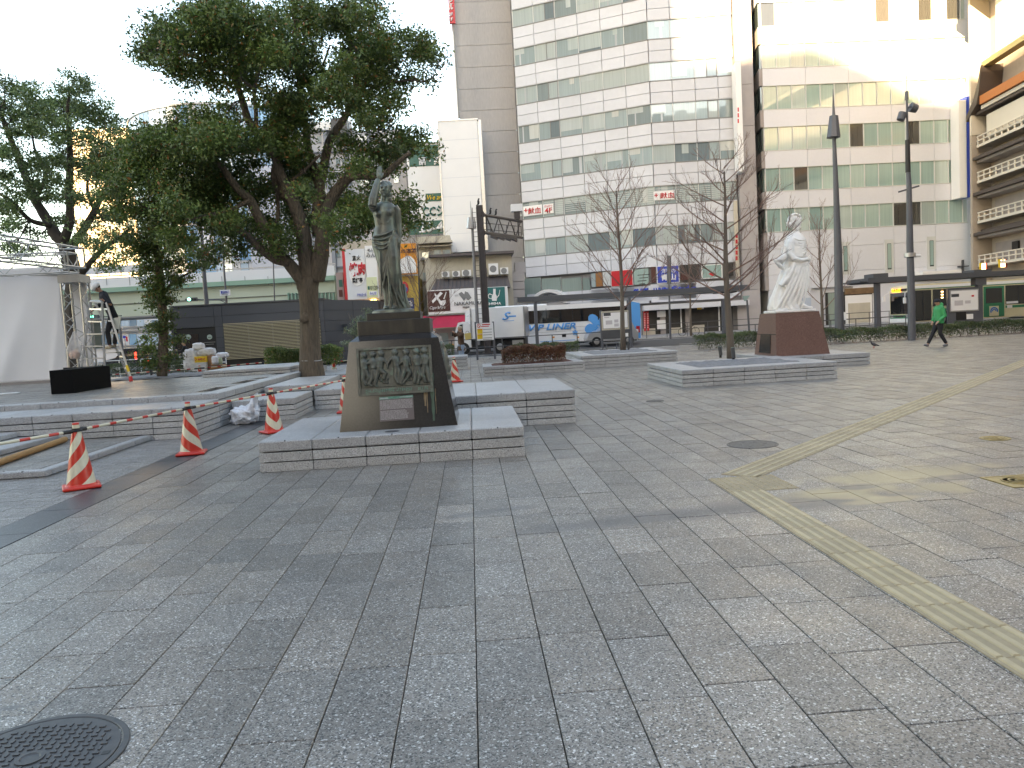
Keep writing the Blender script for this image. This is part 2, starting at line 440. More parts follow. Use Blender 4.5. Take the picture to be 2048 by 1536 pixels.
def dome_tile():
    q = MB().cbox(-.148, .148, -.148, .148, -.03, .0045, .002, 1)
    for i in range(5):
        for j in range(5): q.tube([(-.12+.06*i, -.12+.06*j, .003), (-.12+.06*i, -.12+.06*j, .011)], [.013, .008], 8)
    return q.mesh('tactile_tile', [m_tac, m_tacd])
bt, bt2, dt = bar_tile(.30), bar_tile(.36), dome_tile()
def tac(me, x, y, rz=0):
    o = bpy.data.objects.new('tactile_tile', me); col.objects.link(o); o.parent = tp; o.location = (x, y, 0.001); o.rotation_euler = (0, 0, rz)
y = 6.20
while y > 1.2: tac(bt, 2.238, y); y -= .3
for i in (0, 1):
    for j in (0, 1): tac(dt, 2.238+.3*i, 6.50+.3*j)
dcx, dcy = 2.50, 7.10
for i in range(62): tac(bt2, dcx+.2121*i, dcy+.2121*i, -rad(45))
# --- manhole covers
m_iron = M('cast iron', (.075, .075, .078), .5, metal=.4, noise=(20, .15), bump=(60, .3, .002))
m_brass = M('yellowed cast cover', (.30, .23, .10), .45, metal=.3, noise=(25, .3), noise2=(5, .2))
m_lid = M('worn stone filled lid', (.085, .077, .068), .65, noise=(30, .2), speck=[(170, .86, (.2, .19, .18))])
def manhole(px, py, r, label, mat, kind):
    g = G(px, py); t = thing('manhole_cover', label, 'manhole cover', (g[0], g[1], 0), group=None)
    rim = MB(); n = 48
    ring = lambda rr, z: [(g[0]+rr*math.cos(2*math.pi*i/n), g[1]+rr*math.sin(2*math.pi*i/n), z) for i in range(n)]
    rim.loft([ring(r, -.02), ring(r, .004), ring(r*.99, .006), ring(r*.93, .006), ring(r*.92, .003), ring(r*.915, -.01)])
    rim.build('rim', mat if kind != 'lid' else m_iron, t)
    d = MB(); d.loft([ring(r*.905, -.02), ring(r*.905, .0035), ring(r*.9, .005)])
    d.build('lid', mat, t)
    p_ = MB()
    if kind == 'pattern':
        s_ = .034
        for i in range(-9, 10):
            for j in range(-9, 10):
                x, y_ = i*s_, j*s_
                if math.hypot(x, y_) < r*.80 and math.hypot(x, y_) > .05:
                    c_ = (g[0]+x, g[1]+y_)
                    if (i+j) % 2: p_.box(c_[0]-.011, c_[0]+.011, c_[1]-.006, c_[1]+.006, .003, .009)
                    else: p_.box(c_[0]-.004, c_[0]+.004, c_[1]-.012, c_[1]+.012, .003, .009)
        p_.loft([ring(.05, .004), ring(.05, .010), ring(.035, .010), ring(.03, .006)])
        p_.build('tread_studs', m_iron, t)
        MB().box(g[0]+r*.78, g[0]+r*.86, g[1]-.012, g[1]+.012, .004, .0062).build('lifting_slot', m_black, t)
    elif kind == 'rings':
        for rr in (.3, .55, .75): p_.loft([ring(r*rr, .003), ring(r*rr, .011), ring(r*rr-.014, .011), ring(r*rr-.016, .004)])
        p_.build('relief_rings', mat, t)
    else:
        for a in range(0, 360, 60): p_.box(g[0]+r*.5*math.cos(rad(a))-.02, g[0]+r*.5*math.cos(rad(a))+.02, g[1]+r*.5*math.sin(rad(a))-.006, g[1]+r*.5*math.sin(rad(a))+.006, .004, .0065)
        p_.build('key_slots', m_black, t)
    return t
manhole(60, 1520, .335, 'large black cast iron manhole cover with studded pattern in the near left corner', m_iron, 'pattern')
manhole(1505, 889, .285, 'round grey brown manhole cover just beside the bend of the yellow tactile strip', m_lid, 'lid')
manhole(1310, 802, .16, 'tiny round cover in the paving in front of the planter with the bare tree', m_lid, 'lid')
manhole(1990, 877, .15, 'small yellowed round cover near the right edge of the plaza', m_brass, 'rings')
g = G(2043, 962); t = thing('square_cover', 'square yellow brass access cover with round emblem at right edge', 'access cover', (g[0], g[1], 0))
q = MB()
for a in (-1, 1):
    q.box(g[0]+a*.2-.012, g[0]+a*.2+.012, g[1]-.212, g[1]+.212, -.02, .006); q.box(g[0]-.188, g[0]+.188, g[1]+a*.2-.012, g[1]+a*.2+.012, -.02, .006)
q.build('frame', m_brass, t)
MB().box(g[0]-.186, g[0]+.186, g[1]-.186, g[1]+.186, -.02, .003).build('plate', m_brass, t)
q = MB(); ring = lambda rr, z: [(g[0]+rr*math.cos(2*math.pi*i/24), g[1]+rr*math.sin(2*math.pi*i/24), z) for i in range(24)]
for rr in (.15, .1, .05): q.loft([ring(rr, .002), ring(rr, .010), ring(rr-.015, .010), ring(rr-.017, .003)])
q.build('emblem', m_brass, t)

# ================================================================ stone benches, planters, stage tiers
_cb = {}
def cblock(dx, dy, dz, mat, c=.008):
    k = (round(dx, 3), round(dy, 3), round(dz, 3), mat.name, c)
    if k not in _cb: _cb[k] = MB().cbox(-dx/2, dx/2, -dy/2, dy/2, -dz/2, dz/2, c).mesh('block', mat)
    return _cb[k]
def block(name, parent, x0, x1, y0, y1, z0, z1, mat, c=.008):
    o = bpy.data.objects.new(name, cblock(x1-x0, y1-y0, z1-z0, mat, c)); col.objects.link(o); o.parent = parent
    (ox, oy, oz), _r = wloc(parent); o.location = ((x0+x1)/2-ox, (y0+y1)/2-oy, (z0+z1)/2-oz); return o
def stone_box(name, label, cat, x0, x1, y0, y1, z0, z1, L=.62, cap=.12, course=.1, cuts=None, sides='flr', group=None, capmode='full', root=None, marks=True, z_lo=None, capw=.34, pool=None):
    """granite block bench: dark core, coursed facing stones with open joints, coping slabs"""
    t = root or thing(name, label, cat, ((x0+x1)/2, (y0+y1)/2, z0), group=group)
    d = .045; g_ = .004
    MB().box(x0+d, x1-d, y0+d, y1-d, z0, z1-.03).build('core', m_joint, t)
    nz = max(1, round((z1-cap-z0)/course))
    hts = (z1-cap-z0)/nz
    nx = max(1, round((x1-x0)/L)); ny = max(1, round((y1-y0)/L))
    for i in range(nz):
        a = z0+i*hts; b_ = a+hts-.013
        ins = .0 if (nz-i) % 2 else .0025
        for j in range(nx):
            xa, xb = x0+(x1-x0)*j/nx+g_, x0+(x1-x0)*(j+1)/nx-g_
            if 'f' in sides: block('facing_stone', t, xa, xb, y0+ins+.003, y0+d+.002, a, b_, m_bench, .004)
            if 'b' in sides: block('facing_stone', t, xa, xb, y1-d-.002, y1-ins-.003, a, b_, m_bench, .004)
        for j in range(ny):
            ya, yb = y0+(y1-y0)*j/ny+g_, y0+(y1-y0)*(j+1)/ny-g_
            if j == 0: ya = y0+d+.006
            if 'l' in sides: block('facing_stone', t, x0+ins+.003, x0+d+.002, ya, yb, a, b_, m_bench, .004)
            if 'r' in sides: block('facing_stone', t, x1-d-.002, x1-ins-.003, ya, yb, a, b_, m_bench, .004)
    zc0 = z1-cap
    if capmode == 'full':
        for j in range(nx):
            block('coping_slab', t, x0+(x1-x0)*j/nx+g_/2, x0+(x1-x0)*(j+1)/nx-g_/2, y0, y1, zc0, z1, m_benchtop, .012)
    else:
        k = capw
        for j in range(nx):
            xa, xb = x0+(x1-x0)*j/nx+g_/2, x0+(x1-x0)*(j+1)/nx-g_/2
            if 'f' in sides: block('coping_slab', t, xa, xb, y0, y0+k, zc0, z1, m_benchtop, .012)
            if 'b' in sides: block('coping_slab', t, xa, xb, y1-k, y1, zc0, z1, m_benchtop, .012)
        na = max(1, round((y1-y0-2*k)/L))
        ye0 = y0+(k if 'f' in sides else 0); ye1 = y1-(k if 'b' in sides else 0)
        for j in range(na):
            ya, yb = ye0+(ye1-ye0)*j/na+g_/2, ye0+(ye1-ye0)*(j+1)/na-g_/2
            if 'l' in sides: block('coping_slab', t, x0, x0+k, ya, yb, zc0, z1, m_benchtop, .012)
            if 'r' in sides: block('coping_slab', t, x1-k, x1, ya, yb, zc0, z1, m_benchtop, .012)
    if marks and 'f' in sides:      # small drilled studs on the coping edge
        q = MB()
        for j in range(nx):
            xm = x0+(x1-x0)*(j+.5)/nx; q.box(xm-.008, xm+.008, y0+.003, y0+.025, z1-.012, z1+.004)
        q.build('edge_studs', m_dark, t)
    return t
bench1 = stone_box('stone_bench', 'wide low granite bench carrying the bronze statue and its black pedestal', 'stone bench', -2.46, .55, 8.85, 11.2, 0, .35, L=.6)
bench2 = stone_box('stone_bench', 'taller granite bench behind and right of the bronze statue bench', 'stone bench', -.7, 1.51, 11.54, 14.2, 0, .5, L=.72, course=.1)
tierC = stone_box('stone_bench', 'small granite block bench behind the third striped cone and white bag', 'stone bench', -4.44, -3.3, 14.5, 16.15, 0, .4, L=1.1)
tierD = stone_box('stone_bench', 'granite block bench half hidden behind the left side of the black pedestal', 'stone bench', -3.28, -1.7, 16.2, 19.9, 0, .4, L=.95)
upE = stone_box('stone_slab', 'thin granite slab step right in front of the big tree trunk', 'stone step', -4.42, -3.35, 16.7, 19.9, .4, .5, L=1.1, cap=.1, course=.1, capmode='full')
upF = stone_box('stone_slab', 'thin stone slab step behind the big tree trunk', 'stone step', -5.3, -3.5, 21.9, 25.2, .0, .42, L=.7)
benchF = stone_box('stone_bench', 'long granite bench with the dark hedge along it, left of the big tree', 'stone bench', -7.0, -4.75, 20.6, 23.6, .6, .76, L=.6, cap=.08, course=.075, marks=False)
# the stage: lower tier wall, upper tier, thin slabs on the left
stage = thing('stone_stage', 'large tiered granite stage on the left with ladder and black box on it', 'stage', (-12, 17, 0))
stone_box('', '', '', -20.5, -4.5, 12.6, 14.0, 0, .5, L=.62, sides='fr', root=stage, capmode='full')
stone_box('', '', '', -20.5, -4.5, 14.02, 24.5, 0, .6, L=.62, sides='fr', root=stage, capmode='edge', course=.1)
tm = MB(); y = 14.37
while y < 24.5:
    x = -4.85-rng.choice((0, .3))
    while x > -20.4:
        tm.cbox(max(x-.597, -20.45), x, y+.002, min(y+.3, 24.45)-.002, .55, .6+rng.uniform(-.0015, .0015), .003); x -= .602
    y += .302
tm.build('stage_paving_tiles', m_tile, stage, kind='stuff')
slabA = stone_box('stone_slab', 'thin granite step slab lowest on the left, under the cardboard tube', 'stone step', -14, -5.15, 9.5, 12.58, 0, .09, L=.55, cap=.082, course=.02, sides='fr', capmode='edge', capw=.14)
tm = MB(); y = 9.65
while y < 12.55:
    x = -5.31
    while x > -13.9: tm.cbox(x-.3, x, y+.002, min(y+.3, 12.56)-.002, .05, .088, .003); x -= .303
    y += .302
tm.build('slab_tiles', m_tile, slabA, kind='stuff')
slabB = stone_box('stone_slab', 'second thin granite step slab behind the cardboard tube', 'stone step', -14, -6.57, 9.9, 12.57, .09, .18, L=.55, cap=.08, course=.02, sides='fr')
slabC = stone_box('stone_slab', 'third thin granite step slab against the stage wall, far left', 'stone step', -14, -7.17, 10.9, 12.56, .18, .27, L=.55, cap=.08, course=.02, sides='fr')
for z, r in ((.001, .1),):
    g = G(785, 862, .35); MB().cyl((g[0], 9.08, .349), (g[0], 9.08, .3525), .085, n=24).build('floor_disc', m_dark, bench1)
# planters on the right
m_soil = M('grey gravel mulch', (.20, .20, .21), .85, noise=(25, .35), noise2=(6, .2), bump=(40, 1, .02))
m_leaflit = M('reddish brown leaf litter', (.12, .05, .035), .9, noise=(30, .4), bump=(50, 1, .02))
def planter(label, x0, x1, y0, y1, h, L, course=.1, w=.34, soil=None):
    t = stone_box('stone_planter', label, 'planter', x0, x1, y0, y1, 0, h, L=L, cap=.1, course=course, sides='flrb', capmode='edge', capw=w, marks=False)
    s_ = MB(); nx, ny = 26, 16; vs_ = []; rr = random.Random(5)
    for j in range(ny+1):
        for i in range(nx+1): vs_.append((x0+w*.9+(x1-x0-1.8*w)*i/nx, y0+w*.9+(y1-y0-1.8*w)*j/ny, h-.03+.028*rr.random()+(.03 if 0 < i < nx and 0 < j < ny else 0)))
    s_.add(vs_, [(j*(nx+1)+i, j*(nx+1)+i+1, (j+1)*(nx+1)+i+1, (j+1)*(nx+1)+i) for j in range(ny) for i in range(nx)])
    s_.build('soil', soil or m_soil, t, smooth=True)
    return t
plR = planter('granite planter with the largest bare tree, in front of the white statue', 4.4, 7.75, 16.2, 19.45, .36, .66, .085, .55)
pl3 = planter('low granite planter holding the reddish brown hedge', .33, 3.45, 23.8, 25.8, .29, .62, .09, .3, m_leaflit)
pl4 = planter('long granite planter with a slim bare tree by the map board', 3.5, 6.65, 24.9, 29.0, .40, .8, .09, .5)
plS = stone_box('stone_bench', 'small granite bench by the woman with the yellow bag', 'stone bench', -1.9, -.15, 28.7, 30.6, 0, .48, L=.9, course=.12, marks=False)
slabW = stone_box('stone_bench', 'low granite slab bench carrying the white marble statue pedestal', 'stone bench', 7.77, 10.25, 19.58, 22.6, 0, .3, L=1.2, cap=.12, course=.09, marks=False)
bedL = MB(); vs_ = []; nx, ny = 24, 12; rr = random.Random(9)
for j in range(ny+1):
    for i in range(nx+1): vs_.append((-10.2+3.0*i/nx, 21.4+3.0*j/ny, .605+.03*rr.random()))
bedL.add(vs_, [(j*(nx+1)+i, j*(nx+1)+i+1, (j+1)*(nx+1)+i+1, (j+1)*(nx+1)+i) for j in range(ny) for i in range(nx)])
bedL.build('gravel_bed', m_soil, None, smooth=True, kind='stuff')
# ================================================================ buildings
m_panel = M('grey lilac metal panel', (.585, .60, .64), .42, var=.03, noise=(.35, .05), noise2=(3, .03), spec=.4)
m_frame = M('window frame grey', (.20, .205, .21), .45)
m_framew = M('pale window frame', (.55, .57, .56), .45)
def glass(name, ramp):
    mt = M(name, (.2, .2, .2), .12, ramp=ramp, coat=1, coatr=.015, noise=(9, .10), stretch=(1, 1, .02), spec=.6)
    mt.node_tree.nodes['Principled BSDF'].inputs['Coat IOR'].default_value = 1.9
    return mt
m_winB2 = glass('office window with blinds', [(0, (.22, .28, .29)), (.16, (.37, .44, .44)), (.38, (.28, .36, .37)), (.55, (.42, .48, .47)), (.72, (.15, .20, .22)), (.82, (.34, .42, .43))])
m_winB3 = glass('pale green window with curtains', [(0, (.29, .42, .39)), (.3, (.35, .47, .43)), (.55, (.42, .51, .48)), (.72, (.25, .38, .36)), (.86, (.06, .06, .055)), (.93, (.33, .40, .38))])
m_sidewin = glass('dark green side window', [(0, (.05, .07, .065)), (.5, (.09, .12, .11))])
m_white3 = M('white panel wall', (.63, .65, .70), .4, var=.02, noise=(.4, .04), noise2=(5, .02))
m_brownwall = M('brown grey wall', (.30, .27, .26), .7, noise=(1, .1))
m_shop = M('shop interior dark', (.03, .028, .026), .5, noise=(1.5, .4))
m_cream = M('cream wall', (.48, .44, .36), .75, noise=(.8, .12), noise2=(6, .06), stretch=(1, 1, .35))
m_signw = M('sign white', (.78, .78, .78), .4, noise=(1, .02))
m_signg = M('sign green', (.012, .11, .085), .4)
m_teal = M('sign teal', (.012, .14, .14), .4)
m_signbr = M('sign brown', (.075, .022, .018), .45)
m_signblk = M('sign black', (.01, .01, .012), .4)
m_signred = M('sign red', (.55, .02, .03), .4)
m_blue = M('sign blue', (.02, .06, .42), .4)
m_yel = M('sign yellow', (.75, .50, .03), .45)
m_yelmut = M('yellow ochre wall', (.55, .38, .08), .6, noise=(1, .1))
m_orange = M('sign orange', (.75, .28, .02), .5)
m_redaw = M('red awning cloth', (.42, .015, .05), .7, noise=(2, .1))
m_roof = M('brown metal roof', (.10, .085, .085), .6, noise=(2, .15))
m_skyblue = M('sign light blue', (.08, .35, .75), .4)
m_lamp = M('lit orange lamp', (1, .62, .2), .4, emit=3.0)
m_lampw = M('lit white panel', (1, .78, .45), .4, emit=1.6)

class Fac:
    """a vertical wall plane through a real point P, turned by rz; rect() puts boxes on it where the sight lines meet it"""
    def __init__(s, root, P, rz=0.):
        s.root = root; s.P = np.array(P[:2], float); s.rz = rz
        (ox, oy, oz), rr = wloc(root); s.o = (ox, oy, oz); a, b = s.P[0]-ox, s.P[1]-oy
        s.c = (a*math.cos(-rr)-b*math.sin(-rr), a*math.sin(-rr)+b*math.cos(-rr)); s.lr = rz-rr
    def uv(s, px, py):
        d = _ray(px, py); u = np.array([math.cos(s.rz), math.sin(s.rz)]); n = np.array([-u[1], u[0]])
        t = (s.P @ n)/(d[:2] @ n); w_ = _C+d*t
        return (w_[:2]-s.P) @ u, w_[2]
    def box(s, name, mat, u0, u1, z0, z1, o0=0., o1=.1, label=None):
        cx, cy = s.c
        o = piece(name, mat, s.root, cx+u0, cx+u1, cy-o1, cy-o0, z0-s.o[2], z1-s.o[2], s.lr, s.c)
        if label: o['label'] = label
        return o
    def r(s, x0, y0, x1, y1):
        ym, xm = (y0+y1)/2, (x0+x1)/2
        return s.uv(x0, ym)[0], s.uv(x1, ym)[0], s.uv(xm, y1)[1], s.uv(xm, y0)[1]
    def rect(s, name, mat, x0, y0, x1, y1, o0=0., o1=.1, label=None): return s.box(name, mat, *s.r(x0, y0, x1, y1), o0, o1, label)
    def loc(s, u, z, o): # local location of a point on the wall, o metres outward
        return (s.c[0]+u*math.cos(s.lr)+o*math.sin(s.lr), s.c[1]+u*math.sin(s.lr)-o*math.cos(s.lr), z-s.o[2])
    def text(s, t_, mat, x0, y0, x1, y1, o=.12, fit=True, **k):
        u0, u1, z0, z1 = s.r(x0, y0, x1, y1)
        return text(t_, mat, s.root, s.loc((u0+u1)/2, (z0+z1)/2, o), width=(u1-u0), height=(z1-z0) if fit else None, rz=s.lr, **k)
    def poly(s, name, mat, pts, o0, o1, parent=None):   # traced outline given its own thickness
        q = MB(); P = []
        for (x, y) in pts:
            u, z = s.uv(x, y); P.append((u, z))
        a = sum(P[i][0]*P[(i+1) % len(P)][1]-P[(i+1) % len(P)][0]*P[i][1] for i in range(len(P)))
        if a < 0: P = P[::-1]
        f = [Vector(s.loc(u, z, o1)) for u, z in P]; b = [Vector(s.loc(u, z, o0)) for u, z in P]; n = len(P)
        q.add(f+b, [tuple(range(n)), tuple(range(n, 2*n))[::-1]]+[(i, n+i, n+(i+1) % n, (i+1) % n) for i in range(n)])
        return q.build(name, mat, s.root, local=True)

# ---------------- office building with ribbon windows
P2 = D(1299.4, 165, 68)
b2 = thing('office_building', 'tall grey office building with curved ribbon window floors and a plain tower', 'office building', (P2[0], P2[1], 0))
RW, LW = Fac(b2, P2, rad(-6.5)), Fac(b2, P2, rad(-26.9))
zb8 = D(1299.4, 79, 68)[2]; SH = 81*68/1560*.985; WH = 34.5*68/1560
lw_px = [(1034.2, 208), (1075.2, 200), (1117.6, 192), (1161.3, 184), (1206.5, 176), (1251.6, 168), (1299.4, 160)]
rw_px = [(1299.4, 160), (1343.2, 157), (1388.8, 154), (1434.8, 151), (1466, 149)]
lu = [LW.uv(*p)[0] for p in lw_px]; lu[-1] = 0.; ru = [RW.uv(*p)[0] for p in rw_px]; ru[0] = 0.
L0, R1 = lu[0], ru[-1]
ztop = zb8+3*SH
core = MB()
def wl(F, u, o): q = F.loc(u, 0, o); return (q[0], q[1])
A, B_, C_ = wl(LW, L0, -.25), wl(LW, 0, -.25), wl(RW, R1+1.6, -.25)
core.prism([A, B_, C_, (C_[0]+3, C_[1]+22), (A[0]+6, A[1]+16)], 0, ztop+1, 'z')
core.build('wall', M('office wall behind panels', (.22, .22, .23), .7), b2, local=True)
rr = random.Random(11)
m_blind = glass('drawn blind behind glass', [(0, (.46, .52, .52)), (.4, (.54, .57, .55)), (.7, (.40, .47, .47))]); m_blind2 = glass('pale strip on glass', [(0, (.52, .55, .57)), (.5, (.40, .44, .46))])
def office_row(F, us, zb, kind):
    for i in range(len(us)-1):
        u0, u1 = us[i]+.022, us[i+1]-.022
        # two rows of spandrel panels under the window band
        zt = zb-.10; hb = (SH-WH-.16)/2
        if kind != 'low':
            F.box('wall_panel', m_panel, u0, u1, zt-hb+.02, zt, -.2, .12)
            F.box('wall_panel', m_panel, u0, u1, zt-2*hb, zt-hb-.02, -.2, .12)
        # window: sill, glass, mullion
        vent = (i % 6 == 1) if F is LW else (i == 2)
        if vent:
            w_ = (u1-u0)*.42; c0 = u0+(u1-u0)*.52
            F.box('window', m_winB2, u0, c0, zb, zb+WH, -.15, -.02); F.box('window', m_winB2, c0+.06, u1, zb+.06, zb+WH-.05, -.15, .0)
            for (a, b__, c_, d_) in ((c0, c0+.07, zb, zb+WH), (u1-.07, u1, zb, zb+WH), (c0+.07, u1-.07, zb, zb+.07), (c0+.07, u1-.07, zb+WH-.06, zb+WH)): F.box('window_frame', m_frame, a, b__, c_, d_, -.1, .04)
        else:
            F.box('window', m_winB2, u0, u1, zb, zb+WH, -.15, -.02); w_ = u1-u0
            if rr.random() < .6:        # blinds and pale strips at many heights, their colour also standing in for reflections
                h_ = rr.choice((.35, .55, .7, .85))*WH; a_ = u0+w_*rr.choice((0, 0, .3, .5)); b_ = a_+(u1-a_)*rr.choice((.5, .7, 1)); F.box('window_blind', m_blind, a_+.04, b_-.04, zb+WH-h_, zb+WH-.03, -.03, -.008)
            if rr.random() < .5: a_ = u0+w_*rr.uniform(.15, .8); F.box('pale_strip', m_blind2, a_, a_+rr.uniform(.1, .3), zb+.03, zb+WH-.03, -.03, -.012)
        F.box('mullion', m_framew, us[i]-.03, us[i]+.03, zb, zb+WH, -.12, .03)
    F.box('window_sill', m_frame, us[0], us[-1], zb-.09, zb-.01, -.1, .15)
    F.box('window_head', m_panel, us[0], us[-1], zb+WH+.005, zb+WH+.05, -.1, .10)
for k in range(3, 12):
    zb = zb8-(8-k)*SH
    office_row(LW, lu, zb, 'up'); office_row(RW, ru, zb, 'up')
# spandrel above second floor row and second floor shop windows
zb2 = zb8-6*SH
for F, us in ((LW, lu), (RW, ru)):
    for i in range(len(us)-1):
        F.box('wall_panel', m_panel, us[i]+.015, us[i+1]-.015, zb2-1.35, zb2-.05, -.2, .12)
m_pilaster = M('taupe pilaster stone', (.36, .34, .345), .6, var=.04, noise=(1.5, .06))
for i in range(11):
    RW.box('pilaster_stone', m_pilaster, R1+.12, R1+1.55, i*SH*.995, (i+1)*SH*.995-.03, -.25, .55)
RW.box('pilaster_stone', m_pilaster, R1+.12, R1+1.55, 11*SH*.995, ztop+1, -.25, .55)
# corner tower with ribbed tile panels
m_rib = M('ribbed beige tile', (.40, .385, .38), .6, noise=(.3, .05), noise2=(7, .08), stretch=(1, 1, .25), bump=(14, .5, .03))
TW = Fac(b2, D(1024, 120, P2[1]+8.9), rad(-1))
tl, tr = TW.uv(911, 100)[0], TW.uv(1031, 208)[0]
TW.box('tower_wall', m_rib, tl+.1, tr-.1, 0, ztop+9, -9, -.02)
n_ = 22; hz = (ztop+9)/n_
for i in range(n_): TW.box('tower_panel', m_rib, tl, tr, i*hz, (i+1)*hz-.035, -.02, .06)
TW.box('tower_trim', m_frame, tr+.03, tr+.3, 0, ztop+9, -.5, .12)
q = TW.box('rain_pipe', m_steel, tl-.22, tl-.08, 2, ztop+6, .0, .12)
# blood donation notices on the fourth floor
for F, (x0, y0, x1, y1), s_, w_ in ((LW, (1047.5, 411, 1085, 431), '献血', (1057, 415, 1083, 428)), (RW, (1307, 382, 1349.5, 400), '献血', (1320, 385, 1349, 397))):
    F.rect('notice', m_signw, x0, y0, x1, y1, .05, .09)
    F.text(s_, m_signred, *w_, o=.115, bold=.01, thick=.02)
    xm = x0+5; ym = (y0+y1)/2
    F.rect('red_cross', m_signred, xm-1, ym-4, xm+1, ym+4, .09, .11); F.rect('red_cross', m_signred, xm-3.5, ym-1, xm+3.5, ym+1, .09, .112)
LW.rect('notice', m_signw, 1087.5, 408, 1107.5, 427, .05, .09)
LW.text('けんけつ', m_signred, 1090, 410, 1105, 415, o=.115, thick=.02); LW.text('4F', m_signred, 1090, 416, 1105, 426, o=.115, bold=.02, thick=.02)
# blinds of the fourth floor
for F, us in ((LW, lu), (RW, ru)):
    zb = zb8-4*SH
    for i in range(len(us)-1):
        for j in range(7): F.box('blind_slat', m_framew, us[i]+.1, us[i+1]-.1, zb+.25+j*.17, zb+.285+j*.17, -.02, .01)
# second floor: big glazed corner, posters, blue sign
m_glassgreen = glass('green glass', [(0, (.22, .29, .27)), (.5, (.26, .33, .30))])
for (a, b__) in ((1049, 1083), (1084, 1123), (1124, 1165), (1166, 1181)): LW.rect('shop_window', m_glassgreen, a, 556, b__, 605, .0, .05)
for a in (1165, 1083.5, 1123.5): LW.rect('glazing_rod', m_steel, a-.6, 553, a+.6, 605, .05, .12)
LW.rect('shop_window', m_winB2, 1184, 547, 1192, 574, .12, .16)
LW.rect('poster', M('orange brown door', (.30, .13, .04), .5), 1193, 545, 1206, 573, .12, .17)
LW.rect('shop_window', m_framew, 1207, 544, 1222, 572, .12, .16)
LW.rect('poster', m_signw, 1223, 539.5, 1267, 572.5, .12, .16); LW.rect('poster', m_signred, 1224, 541, 1266, 571.5, .16, .19, label='plain red poster')
for i in range(4): LW.rect('notice', m_black, 1276+i % 2*4, 549+i*6, 1300-i*3, 550.4+i*6, .17, .175)
LW.rect('shop_window', m_winB3, 1269, 538, 1298, 569, .12, .165)
RW.rect('poster', m_signbr, 1302, 534, 1311, 566, .12, .16)
RW.rect('sign', m_signw, 1313, 531, 1358, 566.5, .12, .18); RW.rect('sign', m_blue, 1314.5, 532.5, 1356.5, 565, .18, .21, label='blue clothes shop sign')
RW.text('洋服の', m_signw, 1322, 537, 1350, 547, o=.23, bold=.01, thick=.02); RW.text('青山', m_signw, 1321, 548, 1351, 561, o=.23, bold=.03, thick=.02)
RW.rect('shop_window', m_shop, 1360, 529, 1398, 560, .12, .15); RW.rect('notice', m_signbr, 1361, 548, 1376, 560, .15, .17)
RW.rect('poster', m_signw, 1402, 529, 1444, 557, .12, .17); RW.rect('poster', m_winB3, 1404, 530.5, 1442, 555.5, .17, .19); RW.poly('poster_mark', m_signred, [(1416, 548), (1424, 544), (1431, 549), (1425, 553)], .19, .2)
RW.rect('shop_window', m_shop, 1447, 527, 1466, 552, .12, .15)
RW.rect('wall_panel', m_panel, 1302, 568, 1345, 604, -.1, .12); RW.rect('wall_panel', m_panel, 1346, 566, 1392, 601, -.1, .12); RW.rect('wall_panel', m_panel, 1393, 562, 1466, 598, -.1, .12)
LW.rect('wall_panel', m_panel, 1184, 576, 1240, 612, -.1, .12); LW.rect('wall_panel', m_panel, 1241, 574, 1298, 608, -.1, .12)
RW.text('ANNEX', m_blue, 1304, 575, 1338, 590, o=.16, bold=.05, thick=.05); LW.text('SUIT', m_blue, 1268, 577, 1298, 592, o=.16, bold=.05, thick=.05)
RW.text('Style', m_blue, 1342, 571, 1394, 587, o=.16, bold=.05, thick=.05)
RW.rect('entrance_canopy', m_panel, 1284, 606, 1492, 616, -.1, 1.3)
RW.rect('shop_front', m_shop, 1286, 617, 1466, 668, -.2, .0)
for a in (1287, 1361, 1379, 1437): RW.rect('shop_column', m_white, a, 612, a+2.2, 670, .0, .12)
for a in (1320, 1370): RW.rect('shop_column', m_brownwall, a, 612, a+10, 672, -.3, .35)
for (a, b__, c_, d_) in ((1313, 622, 1330, 634), (1313, 640, 1330, 658)): RW.rect('notice', m_signw, a, b__, c_, d_, .4, .45)
for a in (1286, 1292): 
    RW.rect('banner', m_signred, a, 623, a+4.5, 662, .5, .55)
    for j in range(7): RW.rect('banner_mark', m_signw, a+1.6, 627+j*4.4, a+3, 629.4+j*4.4, .55, .56)
RW.rect('shop_ledge', m_cream, 1286, 657, 1310, 672, 0, .3); RW.rect('shop_ledge', m_cream, 1342, 655, 1362, 670, 0, .3); RW.rect('shop_ledge', m_cream, 1382, 650, 1408, 668, 0, .3)
RW.rect('small_sign', m_yel, 1393, 611, 1402, 619, .3, .35); RW.rect('small_sign', m_signw, 1402, 605, 1406, 618, .3, .36); RW.rect('small_sign', m_blue, 1402, 605, 1406, 610, .36, .38)
RW.rect('shop_column', m_pilaster, 1472, 600, 1494, 668, .56, .6)
# arched entrance ring at the left glazing
q = MB(); pts = []
F = LW
for i in range(13):
    a = math.pi*i/12; pts.append((1107-34*math.cos(a), 606-27*math.sin(a)))
for i in range(13)[::-1]:
    a = math.pi*i/12; pts.append((1107-28*math.cos(a), 606-21*math.sin(a)))
F.poly('entrance_arch', m_signw, pts, .1, 1.2)
LW.rect('entrance', m_shop, 1080, 588, 1134, 612, .06, .1)
# white blade sign at the right edge
RW.rect('blade_sign', m_signw, 1463.5, 139, 1474, 352, .56, 2.0)
RW.rect('blade_sign', m_cream, 1466, 404, 1473, 560, .56, .8)
for j in range(5): RW.rect('sign_mark', m_signred, 1467, 470+j*11, 1471, 478+j*11, .8, .82)
for j in range(3): RW.rect('sign_mark', m_signred, 1464.5, 228+j*11, 1467, 236+j*11, 2.0, 2.02)

